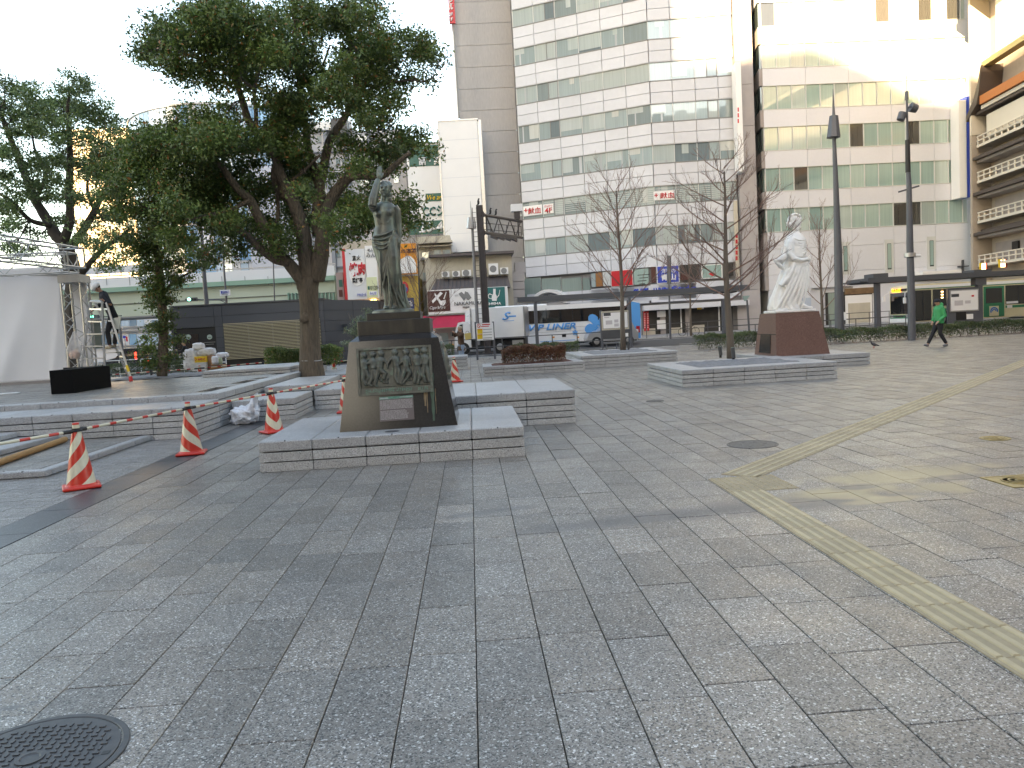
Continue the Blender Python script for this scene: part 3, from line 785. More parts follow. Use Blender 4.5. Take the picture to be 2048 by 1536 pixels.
# ---------------- white office building
P3 = D(1527, 220, 66)
b3 = thing('office_building', 'white office building with rows of pale green curtained windows and blue edge sign', 'office building', (P3[0], P3[1], 0))
F3 = Fac(b3, P3, 0); S3 = Fac(b3, P3, rad(80))
R3 = F3.uv(1933, 205)[0]; u4 = S3.uv(1501, 260)[0]
SH3 = 80.5*66/1560; zb5 = F3.uv(1600, 216)[1]; WH3 = 45*66/1560
q = MB(); a, b__, = S3.loc(u4, 0, -.3), S3.loc(0, 0, -.3)
q.prism([(.1, .3), (R3, .3), (R3, .5), (R3+1.1, .5), (R3+1.1, 20), (a[0]+4, 20), (a[0]+.2, a[1])], 0, zb5+4.6*SH3, 'z'); q.build('wall', m_white3, b3, local=True)
pw = R3/14.35
us3 = [i*pw for i in range(15)]+[R3]
def zrow(k): return zb5-(5-k)*SH3
for k in range(2, 9):
    zb = zrow(k)
    for i in range(15):
        F3.box('window', m_winB3, us3[i]+.04, us3[i+1]-.04, zb, zb+WH3, -.25, -.08)
        F3.box('window_frame', m_framew, us3[i]-.035, us3[i]+.035, zb, zb+WH3, -.2, .0)
    F3.box('window_sill', m_framew, 0, R3, zb-.06, zb, -.2, .03); F3.box('window_head', m_framew, 0, R3, zb+WH3, zb+WH3+.05, -.2, .02)
    for i in range(0, 15, 3):
        if k < 8: F3.box('wall_panel', m_white3, us3[i]+.012, (us3[i+3] if i+3 < 16 else R3)-.012, zb+WH3+.055, zb+SH3-.065, -.28, .0)
    for j in range(4):
        S3.box('window', m_sidewin, u4*(j+.9)/4, u4*(j+.12)/4, zb, zb+WH3, -.2, -.05)
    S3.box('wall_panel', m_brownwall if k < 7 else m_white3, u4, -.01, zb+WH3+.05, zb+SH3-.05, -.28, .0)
# lower windowless wall panels with three slot windows
zl = zrow(2)-.07
rowsz = [zl, zl-1.45, zl-3.6, zl-4.9]
for j in range(3):
    for i in range(5):
        a, b__ = us3[3*i]+.012, (us3[3*i+3] if i < 4 else R3)-.012
        F3.box('wall_panel', m_white3, a, b__, rowsz[j+1]+.012, rowsz[j]-.012, -.28, .0)
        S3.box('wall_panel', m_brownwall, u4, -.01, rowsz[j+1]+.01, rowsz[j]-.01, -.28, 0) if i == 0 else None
for px, y0, y1 in ((1690.5, 484, 549), (1778, 479, 545), (1862.5, 473, 539)):
    F3.rect('slot_frame', m_framew, px-8.5, y0, px+8.5, y1, .0, .06); F3.rect('slot_window', m_sidewin, px-4, y0+8, px+4, y1-6, .06, .08)
    F3.rect('slot_window', m_winB3, px-3.2, y0+9, px+3.2, y1-9, .08, .09)
zg = rowsz[3]
for i in range(5): 
    if i != 1: F3.box('wall_panel', m_white3, us3[3*i]+.012, (us3[3*i+3] if i < 4 else R3)-.012, 0, zg-.012, -.28, -.02)
F3.rect('service_entrance', m_shop, 1651, 583, 1745, 655, .0, .04)
F3.rect('service_panel', m_glassgreen, 1656, 586, 1672, 650, .04, .08)
F3.rect('shutter_box', m_signw, 1690, 590, 1742, 648, .05, .2); F3.rect('shutter', m_cream, 1694, 606, 1738, 645, .2, .24)
F3.rect('soffit_pipes', M('bronze pipes', (.18, .11, .06), .5, noise=(3, .3)), 1688, 576, 1745, 588, .05, .25)
F3.rect('window_blue', M('pale blue shutter', (.45, .52, .62), .5), 1592, 596, 1622, 624, .0, .05)
F3.rect('canopy', m_signw, 1830, 543, 1905, 549, 0, 1.2)
F3s = Fac(b3, (P3[0], 64.7), 0); F3s.rect('edge_sign', m_signw, 1919, 200, 1933.5, 395, -1.2, -.02); F3s.rect('edge_sign', m_blue, 1934.2, 192, 1943, 394, -1.25, 0, label='blue vertical edge sign')
for px in (1921,): F3.rect('cross_bracket', m_dark, px+1.5, 520, px+3, 550, .05, .3); F3.rect('cross_bracket', m_dark, px-7, 532, px+12, 534, .05, .35)
# dark recess between the two office buildings
g1 = D(1497, 300, 72)
gp = thing('alley_building', 'narrow dark gap building squeezed between the two pale office towers', 'building', (g1[0]+.5, 76, 0))
FA = Fac(gp, (g1[0], 76), 0)
FA.rect('wall', m_brownwall, 1490, -40, 1540, 640, -3, 0); FA.rect('shop_window', m_shop, 1497, 600, 1530, 640, 0, .1); FA.rect('wall_unit', m_steel, 1510, 604, 1523, 622, .1, .5)

# ---------------- theatre on the right
P4 = D(1983, 400, 62)
b4 = thing('theatre_building', 'beige theatre building with stacked curved eaves, balconies and orange lanterns', 'theatre', (P4[0], P4[1], 0))
hd = rad(8.6); F4 = Fac(b4, P4, -hd-math.pi/2)
m_th = M('beige theatre render', (.36, .315, .27), .7, noise=(.4, .05), noise2=(3, .05))
m_thw = M('warm white render', (.60, .56, .49), .7, noise=(.5, .04))
m_eave = M('dark eave', (.07, .055, .05), .6)
Lw = 48
F4.box('wall', m_th, 0, Lw, 0, 34, -14, 0)
E4 = Fac(b4, (P4[0], 62.05), 0); e0 = E4.uv(1944.5, 400)[0]; E4.box('end_wall', m_th, e0, 1.0, 0, 34, -.25, 0); E4.box('end_wall_upper', m_thw, e0-.05, .6, D(1950, 270, 62)[2], 25.6, -.1, .06)
zf = [D(1955, y, 62)[2] for y in (318, 389, 469)]
zs4 = [zf[2]-3.4, zf[2], zf[1], zf[0], zf[0]+3.45, zf[0]+6.7]
def eave(z, mat=m_eave, out=1.5):
    F4.box('eave', mat, -.35, Lw, z-.12, z+.12, 0, out); F4.box('eave_board', m_brownwall, -.3, Lw, z-.34, z-.13, 0, out-.35); F4.box('roof_strip', m_eave, -.3, Lw, z+.12, z+.36, 0, out-.6)
for z in zs4[1:4]: eave(z)
for z in zs4[0:4]:
    zb = z+1.05 if z > zs4[0] else z+1.0
    F4.box('balcony_floor', m_thw, .3, Lw, zb-.2, zb, 0, 1.25); F4.box('balcony_rail', m_thw, .3, Lw, zb+.28, zb+.36, 1.15, 1.25); F4.box('balcony_rail', m_thw, .3, Lw, zb+.62, zb+.70, 1.15, 1.25)
    F4.box('balcony_recess', m_brownwall, .6, Lw, zb+.0, zb+1.6, -.02, .02)
    for i in range(34): F4.box('baluster', m_thw, 1.4-1+i*.9, 1.52-1+i*.9, zb, zb+.66, 1.16, 1.24)
F4.box('fascia', m_thw, 1.4, Lw, zs4[4]-2.1, zs4[4]-.3, 0, 1.0)
F4.box('eave', m_eave, -.3, Lw, zs4[4]-.05, zs4[4]+.15, 0, 1.3)
F4.box('sign_band', M('orange red band', (.42, .13, .03), .6), 1.6, Lw, zs4[4]+.5, zs4[4]+1.15, 0, 1.6); F4.box('fascia', m_thw, 1.4, Lw, zs4[4]+.16, zs4[4]+.45, 0, 1.4)
q = MB()    # swept gable end of the big curved roof
pts = [(-.4, zs4[4]+.1), (.7, zs4[4]+1.0), (1.5, zs4[4]+2.1), (2.0, zs4[4]+3.4), (2.0, zs4[4]+2.9), (1.7, zs4[4]+1.5), (1.3, zs4[4]+.6), (-.4, zs4[4]-.35)]
v0 = [F4.loc(u, z, 1.7) for u, z in pts]; v1 = [F4.loc(u, z, 0.) for u, z in pts]; n = len(pts)
q.add(v0+v1, [tuple(range(n)), tuple(range(n, 2*n))[::-1]]+[(i, n+i, n+(i+1) % n, (i+1) % n) for i in range(n)]); q.build('swept_eave', m_eave, b4, local=True)
F4.box('ridge_beam', M('gilt ridge', (.45, .36, .14), .5), 1.7, Lw, zs4[4]+3.3, zs4[4]+3.7, .8, 1.5)
F4.box('upper_wall', m_thw, 1.9, Lw, zs4[4]+4.2, 25.2, 0, .5)
F4.box('soffit', m_thw, -.3, Lw, 25.6, 26.2, 0, 2.6)
F4.box('upper_block', m_brownwall, .1, Lw, 26.2, 33, 0, 2.7)
for i, (x0, y0, x1, y1) in enumerate(((1938, 530, 1946, 545), (1975, 523, 1984, 537), (2030, 519, 2041, 541))):
    F4_ = F4; F4 = Fac(b4, (P4[0], 60), 0); o = F4.rect('lantern', m_lampw, x0, y0, x1, y1, 1.4, 1.55); F4.rect('lantern_case', m_signred, x1-.5, y0-1, x1+2, y1+1, 1.35, 1.6); F4.rect('lantern_case', m_yel, x0-2, y0-1, x0, y1+1, 1.35, 1.54)
    for j in range(4): F4.rect('lantern_mark', m_signbr, (x0+x1)/2-1, y0+2+j*(y1-y0-3)/4, (x0+x1)/2+1, y0+3.6+j*(y1-y0-3)/4, 1.55, 1.57)
    F4 = F4_
F4.rect('round_crest', m_black, 2029, 482, 2041, 499, .05, .2)

# ---------------- far left: elevated road, hotel, glass tower, others
def simple_building(name, label, cat, px0, px1, ytop, Y, mat, depth=15, rows=None, ybase=None, win=None, wpx=(8, 12), rz=0., cols=None, parapet=None, win_rows=None):
    Pm = D((px0+px1)/2, 650, Y); t = thing(name, label, cat, (Pm[0], Pm[1], 0)); F = Fac(t, Pm, rz)
    u0, u1, _, z1 = F.r(px0, ytop, px1, 640)
    F.box('wall', mat, u0, u1, 0, z1, -depth, 0)
    return t, F
m_hotel = M('hotel pale wall', (.55, .54, .55), .6, noise=(.5, .04)); m_hcol = M('slate blue column', (.20, .22, .26), .5)
ht, FH = simple_building('hotel', 'white hotel with small square windows and slate columns behind the big tree', 'hotel', 590, 815, 262, 92, m_hotel, 18)
for x in (622, 660, 700, 745): FH.rect('column', m_hcol, x, 262, x+7, 600, 0, .8)
for r_, y in enumerate(range(272, 590, 46)):
    for x in (634, 647, 672, 685, 716, 729, 760, 775, 795):
        yy = y-(x-640)*.04
        FH.rect('window', m_winB2, x, yy, x+8.5, yy+13, .0, .05); FH.rect('window_frame', m_frame, x-1, yy+13, x+9.5, yy+14.2, .0, .12)
    FH.rect('floor_ledge', m_hcol, 600, y+30, 812, y+32, 0, .5)
FH.rect('roof_parapet', m_signw, 612, 246, 705, 262, -3, .6); FH.rect('roof_plant', m_dark, 668, 246, 700, 276, .7, 2.2); FH.rect('roof_mast', m_white, 716, 225, 720, 262, -1, 0)
# curved glass tower
m_gl = glass('blue glass tower', [(0, (.22, .42, .62)), (.3, (.45, .58, .70)), (.55, (.62, .64, .68)), (.8, (.16, .26, .36))])
gc = D(455, 300, 120); gt = thing('glass_tower', 'round blue glass tower glimpsed through the foliage at left', 'tower', (gc[0], gc[1], 0))
R_ = 13; nseg = 40; zt = D(455, 203, 107)[2]
q = MB(); q.tube([(gc[0], gc[1], 0), (gc[0], gc[1], zt-.3)], [R_-.3]*2, 32); q.build('core', m_hcol, gt)
pane = {}
for k in range(0, 8):
    z0 = zt-5.2*(k+1)+.1; z1 = zt-5.2*k-.25
    if k > 5: continue
    for i in range(nseg):
        a = math.pi+math.pi*i/nseg*1.0; a0 = a+math.pi/nseg/2
        o = bpy.data.objects.new('glass_pane', unitbox(m_gl)); col.objects.link(o); o.parent = gt
        o.location = (R_*math.cos(a0), R_*math.sin(a0), (z0+z1)/2); o.scale = (.1, R_*math.pi/nseg*.94, z1-z0); o.rotation_euler = (0, 0, a0)
    q = MB(); ring = [(gc[0]+(R_+.25)*math.cos(2*math.pi*i/48), gc[1]+(R_+.25)*math.sin(2*math.pi*i/48)) for i in range(48)]
    q.prism(ring, z1, z1+.3); q.build('ring_ledge', m_steel, gt)
simple_building('building', 'grey blue block left of the hotel behind the tree', 'building', 500, 600, 330, 105, M('blue grey wall', (.38, .42, .50), .5, noise=(.3, .05)), 12)
t, F = simple_building('building', 'striped dark blue and white block behind the elevated road', 'building', 330, 560, 470, 112, m_hcol, 10)
for i in range(14): F.rect('wall_strip', m_signw, 470+i*13-150, 478, 476+i*13-150, 552, 0, .3)
ft, F = simple_building('building', 'cream building far left catching the sun through the branches', 'building', 150, 330, 255, 190, M('sunlit cream wall', (.60, .48, .34), .6), 20)
for i in range(7):
    for j in range(8): F.rect('window', m_winB2, 160+i*24, 280+j*32, 172+i*24, 294+j*32, 0, .1)
# ground-level glazed building seen under the elevated road
gb, F = simple_building('shop_building', 'low glazed building seen under the elevated road behind the ladder', 'shop building', 60, 350, 600, 95, m_white3, 14)
for i in range(12):
    F.rect('window', m_gl, 170+i*15, 640, 183.5+i*15, 652, 0, .1); F.rect('window', m_gl, 170+i*15, 668, 183.5+i*15, 690, 0, .1)
for y in (632, 655, 662, 664, 692): F.rect('window_band', m_frame, 150, y, 345, y+1.6, .1, .3)
# elevated road
m_girder = M('pale green girder', (.40, .46, .38), .55, noise=(.3, .06)); m_gtrim = M('green girder edge', (.20, .34, .27), .5); m_barrier = M('white road barrier', (.62, .64, .67), .5, noise=(.5, .04))
HP = D(430, 600, 72); hw = thing('elevated_road', 'elevated motorway with pale green girder and white barrier behind the grey kiosk', 'elevated road', (HP[0], HP[1], 0)); FW = Fac(hw, HP, rad(-2))
FW.rect('girder', m_girder, -80, 577, 672, 632, -6, 0); FW.rect('girder_edge', m_gtrim, -80, 572, 672, 581, -1, .5); FW.rect('barrier', m_barrier, -80, 552, 672, 571.5, -.3, .3)
FW.rect('deck', m_barrier, -80, 566, 672, 572, -12, -.3)
for i in range(16): FW.rect('barrier_joint', m_frame, -60+i*46, 553, -59.2+i*46, 571, .3, .33)
FW.rect('rail', m_steel, -80, 547, 672, 549, 0, .15); FW.rect('cable', m_dark, -80, 605, 672, 606, 0, .1); FW.rect('girder_flange', m_frame, -80, 631, 672, 634, -6, .3)
for i in range(30): FW.rect('rail_post', m_steel, -70+i*24, 535, -69+i*24, 552, 0, .1)
FW.rect('noise_panel', m_barrier, 100, 532, 340, 547, -.1, 0); FW.rect('noise_panel', m_winB3, 420, 538, 660, 547, -.1, 0)
for i in range(13): FW.rect('girder_rib', m_gtrim, 578+i*7.5, 586, 580+i*7.5, 612, 0, .4); 
for x in (-40, 120, 560): FW.rect('pier', m_girder, x, 632, x+26, 700, -5, -2)
# ---------------- shop fronts and advertising in the middle
def panel_thing(name, label, cat, x0, y0, x1, y1, Y, mat, th=.3, back=None, parent=None, nm='board'):
    P = D((x0+x1)/2, (y0+y1)/2, Y); t = thing(name, label, cat, P); F = Fac(t, P, 0)
    F.rect(nm, mat, x0, y0, x1, y1, 0, th); return t, F
# barbecue restaurant building with tall signs
yk, F = simple_building('restaurant_building', 'narrow restaurant building with red edge and lit ground floor', 'restaurant', 690, 800, 480, 66, m_cream, 9)
F.rect('wall_panel', m_shop, 708, 600, 800, 640, 0, .3); F.rect('red_edge', m_signred, 691, 500, 697, 600, 0, 1.1); F.rect('red_edge', m_signred, 696, 600, 703, 642, 0, .9)
for x in (708, 727): F.rect('hanging_lamp', m_signw, x, 602, x+6, 622, .4, .8)
F.rect('sign_box', m_cream, 734, 597, 762, 610, .4, .9); F.text('00', m_lamp, 744, 599, 756, 608, o=.95, fit=True, thick=.05)
F.rect('lantern', m_lamp, 740, 616, 747, 628, .8, 1.1); F.rect('lantern', m_lamp, 749, 614, 754, 621, .8, 1.2)
F.rect('wall_panel', m_signw, 700, 630, 800, 655, 0, .5)
F.rect('side_building_wall', m_brownwall, 676, 545, 690, 655, -2, .2)
for i in range(4): F.rect('wall_mark', m_signbr if i % 2 else m_signg, 679, 560+i*20, 686, 574+i*20, .2, .25)
F.rect('awning', m_signw, 672, 647, 708, 661, .2, 2.0); F.text('焼肉', m_signred, 686, 650, 700, 658, o=2.04, thick=.03)
t, F = panel_thing('billboard', 'white barbecue billboard with red characters in a white oval', 'billboard', 694, 499, 733, 599, 63.5, m_barrier, .4)
q = MB(); c_ = F.uv(716, 542)
pts = [(716.5+17*math.cos(a*math.pi/16), 542+30*math.sin(a*math.pi/16)) for a in range(32)]
F.poly('sign_oval', m_signw, pts, .4, .46)
F.text('直火', m_signblk, 706, 512, 723, 522, o=.5, bold=.02, thick=.04); F.text('焼肉', m_signred, 700, 526, 733, 554, o=.5, bold=.04, thick=.04); F.text('菜好亭', m_signblk, 706, 556, 727, 567, o=.5, bold=.02, thick=.04)
F.text('アサヒビール', m_blue, 716, 587, 734, 593, o=.5, bold=.02, thick=.04)
t, F = panel_thing('billboard', 'pale cream billboard with green phone number beside the barbecue sign', 'billboard', 734, 492, 756, 596, 63, m_signw, .4)
F.rect('lower_field', M('pale lime', (.62, .66, .42), .5), 735, 555, 756, 595, .4, .44); F.text('老人ホ', m_signblk, 736, 498, 754, 504, o=.48, thick=.03); F.text('みん', m_signblk, 734, 506, 752, 516, o=.48, thick=.03)
F.text('0120', m_signblk, 742, 572, 757, 580, o=.48, thick=.03); F.rect('phone_mark', m_signg, 737, 573, 741, 580, .44, .47); F.rect('label', m_signw, 740, 583, 755, 591, .44, .46); F.text('みんな', m_blue, 741, 584, 754, 590, o=.48, thick=.03)
# yellow shop
ys, F = simple_building('shop_building', 'ochre yellow shop wall with red circle right of the bronze statue', 'shop', 798, 838, 552, 64, m_yelmut, 8)
F.poly('red_disc', m_signred, [(808.5+9*math.cos(a*math.pi/12), 577+14*math.sin(a*math.pi/12)) for a in range(24)], 0, .1)
F.poly('blue_disc', m_blue, [(811+4.5*math.cos(a*math.pi/10), 579+5.5*math.sin(a*math.pi/10)) for a in range(20)], .1, .15)
F.rect('navy_sign', M('navy sign', (.015, .03, .12), .4), 815, 596, 829, 618, .3, .5); F.text('店', m_signw, 818, 601, 826, 613, o=.55, thick=.03)
t, F = panel_thing('billboard', 'orange billboard with white cloud shape above the ochre shop', 'billboard', 797, 488, 834, 549, 63.8, m_orange, .4)
F.poly('white_cloud', m_signw, [(798, 548), (798, 530), (802, 520), (809, 516), (816, 512), (823, 514), (829, 520), (833, 529), (833.5, 546)], .4, .45)
F.text('の店舗', m_signbr, 803, 498, 833, 507, o=.45, bold=.02, thick=.03)
# english school advertisement
t, F = simple_building('building', 'pale ribbed building behind the green and white school sign', 'building', 768, 905, 285, 84, m_rib, 12)
F.rect('window', m_winB2, 788, 352, 797, 366, 0, .1); F.rect('wall_pipe', m_frame, 815, 296, 816, 470, 0, .2)
t, F = panel_thing('billboard', 'green and white school billboard with large characters, half hidden by foliage', 'billboard', 818, 292, 900, 470, 80, m_signw, .5)
F.rect('green_field', m_signg, 818.5, 292.5, 900, 334, .5, .55); F.rect('green_field', m_signg, 818.5, 443, 900, 469.5, .5, .55); F.rect('green_field', m_signg, 852, 388, 900, 404, .5, .54)
F.text('小・中', m_signw, 845, 297, 898, 310, o=.6, bold=.03, thick=.04); F.text('語・英会', m_signw, 838, 315, 898, 332, o=.6, bold=.03, thick=.04)
F.text('We are f', m_yel, 855, 391, 897, 401, o=.6, bold=.01, shear=.3, thick=.04)
F.text('CCジュ', m_signg, 846, 412, 908, 434, o=.6, bold=.03, thick=.04); F.text('20-41', m_signw, 838, 445, 896, 466, o=.6, bold=.03, thick=.04)
# blank white billboard tower
P = D(925, 370, 74); t = thing('billboard', 'tall blank white billboard standing on the cream building', 'billboard', P)
F = Fac(t, P, rad(-3)); F.rect('board', m_signw, 884, 241, 961.5, 504, -1.2, 0); F.rect('side_frame', m_steel, 961.5, 237, 969, 500, -1.4, -.3)
u0, u1, z0, z1 = F.r(884, 241, 961.5, 504)
for j in range(1, 7): F.box('board_seam', m_barrier, u0, u1, z0+(z1-z0)*j/7-.02, z0+(z1-z0)*j/7+.02, 0, .01)
F.box('frame', m_steel, u0-.1, u1+.1, z1, z1+.12, -1.2, .05); F.box('frame', m_steel, u0-.12, u0, z0, z1, -1.2, .05); F.box('legs', m_dark, u0+.6, u1-.4, z0-1.4, z0, -1., -.6)
# cream blocks under it
cb, F = simple_building('building', 'old cream building with windows and pipes below the blank billboard', 'building', 836, 905, 472, 70, m_cream, 10)
for (x, y, a, b__) in ((845, 505, 16, 20), (868, 500, 14, 20), (886, 500, 14, 16), (846, 545, 14, 16), (884, 545, 9, 14)): F.rect('window', m_winB2, x, y, x+a, y+b__, 0, .1); F.rect('window_frame', m_steel, x-1, y+b__, x+a+1, y+b__+1.5, 0, .3)
F.rect('gutter', m_frame, 842, 516, 900, 520, .1, .9); F.rect('roof_ledge', m_cream, 836, 484, 905, 488, 0, .9); F.rect('roof_ledge', m_cream, 836, 492, 905, 494, 0, .6)
zs, F = simple_building('tobacco_shop', 'tobacco and lighter shop with brown, white and teal sign board and red awning', 'shop', 853, 1026, 511, 63, m_cream, 9)
F.rect('roof', m_roof, 858, 507, 1027, 512, -9, .8); 
q = MB(); a, b__, = F.uv(862, 578)[0], F.uv(1019, 572)[0]; z1_, z0_ = F.uv(940, 555)[1], F.uv(940, 580)[1]
lo = [F.loc(a, z0_, 1.5), F.loc(b__, z0_, 1.5), F.loc(b__, z0_, 0), F.loc(a, z0_, 0)]; hi = [F.loc(a+.5, z1_, .02), F.loc(b__-.1, z1_, .02), F.loc(b__-.1, z1_, 0), F.loc(a+.5, z1_, 0)]
q.hexa(lo, hi); q.build('lean_to_roof', m_roof, zs, local=True)
for i in range(18):
    x = a+.4+(b__-a-.5)*i/18; q = MB(); p0 = F.loc(x, z0_+.03, 1.5); p1 = F.loc(x+.1, z1_+.03, .02); q.tube([p0, p1], .03, 4); q.build('roof_seam', m_dark, zs, local=True)
def acunit(F, x0, y0, x1, y1):
    F.rect('ac_unit', m_signw, x0, y0, x1, y1, .2, .6)
    cx, cy, r = (x0+x1)/2-.8, (y0+y1)/2, (x1-x0)*.36
    F.poly('ac_fan', m_frame, [(cx+r*math.cos(k*math.pi/8), cy+r*math.sin(k*math.pi/8)) for k in range(16)], .6, .62)
    F.rect('ac_bracket', m_frame, x0+1, y1, x0+2, y1+3, .2, .5); F.rect('ac_bracket', m_frame, x1-2, y1, x1-1, y1+3, .2, .5)
for b_ in ((884, 544, 899, 555), (905, 543, 920, 554), (924, 541, 942, 553), (977, 528, 996, 550), (1000, 536, 1016, 549)): acunit(F, *b_)
F.rect('wall_vent', m_brownwall, 970, 537, 974, 548, 0, .2)
t2, F = panel_thing('shop_sign', 'long shop sign board with pipe, lighter and hookah pictures', 'shop sign', 856, 577, 1016, 625, 61, m_signw, .3)
F.rect('brown_field', m_signbr, 856, 582, 900, 623, .3, .34); F.rect('teal_field', m_teal, 971, 575, 1010, 615, .3, .34); 
F.text('NAKAMURA', m_signblk, 909, 603, 966, 610, o=.36, thick=.03); F.text('zippo', m_signblk, 925, 612, 939, 617, o=.36, bold=.02, thick=.03); F.text('EST', m_frame, 910, 590, 917, 593, o=.36, thick=.02)
F.text('Cigar&Pipe', m_signw, 860, 612, 891, 620, o=.38, shear=.3, thick=.03); F.text('SHISHA', m_signw, 974, 605, 1002, 610.5, o=.38, bold=.03, thick=.03)
F.poly('cigar_picture', m_signw, [(866, 607), (864, 602), (881, 584), (886, 587)], .34, .37)
F.poly('pipe_picture', m_signw, [(868, 588), (870, 586), (882, 602), (892, 600), (892, 606), (887, 612), (881, 610)], .34, .375); F.poly('pipe_picture', m_signw, [(887, 598), (892, 584), (893.5, 584.5), (889, 599)], .34, .37)
F.poly('lighter_picture', m_frame, [(917, 588), (923, 584), (934, 594), (928, 602)], .3, .34); F.poly('lighter_picture', m_frame, [(930, 583), (936, 585), (943, 596), (936, 601), (928, 592)], .3, .345)
F.poly('hookah_picture', m_signw, [(984, 602), (983, 594), (986, 588), (986, 578), (991, 578), (991, 588), (994, 594), (993, 602)], .34, .37)
F.poly('hookah_picture', m_signw, [(992, 596), (997, 590), (999, 580), (1000, 580), (998, 591), (993, 598)], .34, .37); F.poly('hookah_picture', m_signw, [(985, 599), (977, 597), (975, 591), (979, 587), (985, 590), (985, 591.5), (979, 589), (977, 592), (978, 596), (985, 597.5)], .34, .37)
F.rect('frame', m_frame, 852, 627, 1016, 628.5, .1, .4)
P = D(890, 640, 61); t = thing('awning', 'bright red cloth awning under the tobacco shop sign', 'awning', P); F = Fac(t, P, 0)
u0, u1, z0, z1 = F.r(846, 630, 936, 655); q = MB()
q.hexa([F.loc(u0-.3, z0, 1.6), F.loc(u1+.3, z0, 1.6), F.loc(u1+.3, z0, 0), F.loc(u0-.3, z0, 0)], [F.loc(u0, z1, .2), F.loc(u1, z1, .2), F.loc(u1, z1, 0), F.loc(u0, z1, 0)])
q.build('cloth', m_redaw, t, local=True)
fr = MB(); 
for u in (u0, u1): fr.tube([F.loc(u, z0, 1.5), F.loc(u, z0-.5, 0)], .03, 5)
fr.build('support_rod', m_steel, t, local=True)
F = Fac(zs, D(940, 650, 61.4), 0); F.rect('shop_wall', M('pale pink shopfront', (.50, .44, .43), .6), 846, 655, 1020, 692, -1, 0)
for (x0, y0, x1, y1) in ((880, 666, 897, 690), (900, 664, 920, 672), (846, 660, 868, 690)): F.rect('shop_window', m_winB2, x0, y0, x1, y1, 0, .08)
t, F = simple_building('building', 'narrow grey stone annex between tobacco shop and office tower', 'building', 1021, 1050, 543, 64, m_pilaster, 8)
for i in range(5): F.rect('wall_stone', m_pilaster, 1022, 548+i*16, 1049, 562.5+i*16, 0, .15)
F.rect('stone_upper', m_pilaster, 1030, 524, 1052, 545, -1, -.2)
# ---------------- department store behind the viewer: unseen, its skyline shaped to cast the shade and fill the reflections
m_dept = M('department store terracotta', (.20, .12, .085), .8, noise=(.2, .08)); m_deptw = M('store windows', (.12, .14, .15), .1, coat=1)
def cast(px, py, Y, Yo=-50.):
    p = D(px, py, Y); s_ = np.array(_s); return p+s_*((Yo-p[1])/s_[1])
pts = [cast(1338, 124, 68), cast(1395, 122, 67.5), cast(1400, 128, 67.5), cast(1470, 128, 67), cast(1620, 95, 66), cast(1735, 140, 66), cast(1750, 190, 66), cast(1930, 208, 66)]  # roof heights traced back from the wanted shadow edge on the facades
ds = thing('unseen_department_store', 'unseen brown department store behind the viewer, skyline shaped to cast the shade', 'department store', (0, -60, 0))
q = MB(); xs = [pts[0][0]]+[p[0] for p in pts[1:]]+[150]; zs_ = [p[2] for p in pts]+[pts[-1][2]]
poly = [(pts[0][0]-.5, 0), (-33, 0), (-33, pts[-1][2]-2)]+[(p[0], p[2]) for p in pts[::-1]]
q.prism(poly, -80, -50, 'y'); q.build('wall', m_dept, ds)
MB().box(-215, pts[0][0]-.2, -52, -50.3, 0, 140).build('tower_wall', m_dept, ds)  # thin unseen slab added to keep the left facade in shade
MB().box(-32.5, -9.5, -80, -52, 0, 12).build('sky_gap_block', m_dept, ds); MB().box(-9, 160, -80, -51, 0, 48).build('reflected_block', m_dept, ds)  # low gap and dark block placed for the pedestal's bright and dark reflection
for k in range(1, 11):
    for i in range(-36, 32):
        if -33 < i*5 < -9: continue
        if (i+k) % 1 == 0: piece('window', m_deptw, ds, i*5-1.3, i*5+1.3, 9.7, 10.1, k*5+1, k*5+3.6)
# ---------------- smoking kiosk
m_kiosk = M('dark slate kiosk cladding', (.055, .06, .072), .5, var=.06, noise=(1, .06))
KP = D(650, 660, 44); ks = thing('kiosk', 'dark slate grey smoking kiosk with horizontal pale louvres', 'kiosk', (KP[0], KP[1], 0)); FK = Fac(ks, KP, 0); SK = Fac(ks, KP, rad(62))
u0 = FK.uv(342, 660)[0]; zt = FK.uv(651, 598.5)[1]; zb_ = 0; ul = FK.uv(449, 690)[0]; ur = FK.uv(644, 690)[0]
q = MB(); q.prism([(u0, .12), (0, .12), (2.6, 4.9), (2.6, 8), (u0, 8)], 0, zt-.05, 'z'); q.build('core', m_black, ks, local=True)
nrow = 6; hz = zt/nrow
z_l0, z_l1 = FK.uv(520, 716)[1], FK.uv(520, 643)[1]
zd1 = FK.uv(380, 658)[1]; ud0, ud1 = FK.uv(350, 690)[0], FK.uv(433, 690)[0]
for i in range(nrow):
    z0, z1 = i*hz, (i+1)*hz-.02
    segs = [(u0, ud0, 0), (ud0, ud1, 1), (ud1, ul, 0), (ul, ur, 2), (ur, 0, 0)]
    for a, b__, kd in segs:
        if kd == 1 and z0 < zd1-.2: continue
        if kd == 2 and z0 < z_l1-.2: continue
        FK.box('cladding_panel', m_kiosk, a+.008, b__-.008, z0, z1, -.1, 0)
    SK.box('cladding_panel', m_kiosk, .03, 2.7, z0, z1, -.1, .0); SK.box('cladding_panel', m_kiosk, 2.72, 5.3, z0, z1, -.1, .0)
FK.box('roof_edge', m_dark, u0, .03, zt, zt+.08, -8, .05)
FK.box('louvre_back', m_shop, ul, ur, z_l0, z_l1, -.25, -.12)
m_louv = M('pale timber louvre', (.46, .40, .27), .6, var=.06)
nl = 25
for i in range(nl):
    z = z_l0+(z_l1-z_l0)*(i+.3)/nl; FK.box('louvre_slat', m_louv, ul+.02, ur-.02, z, z+.036, -.06, .03)
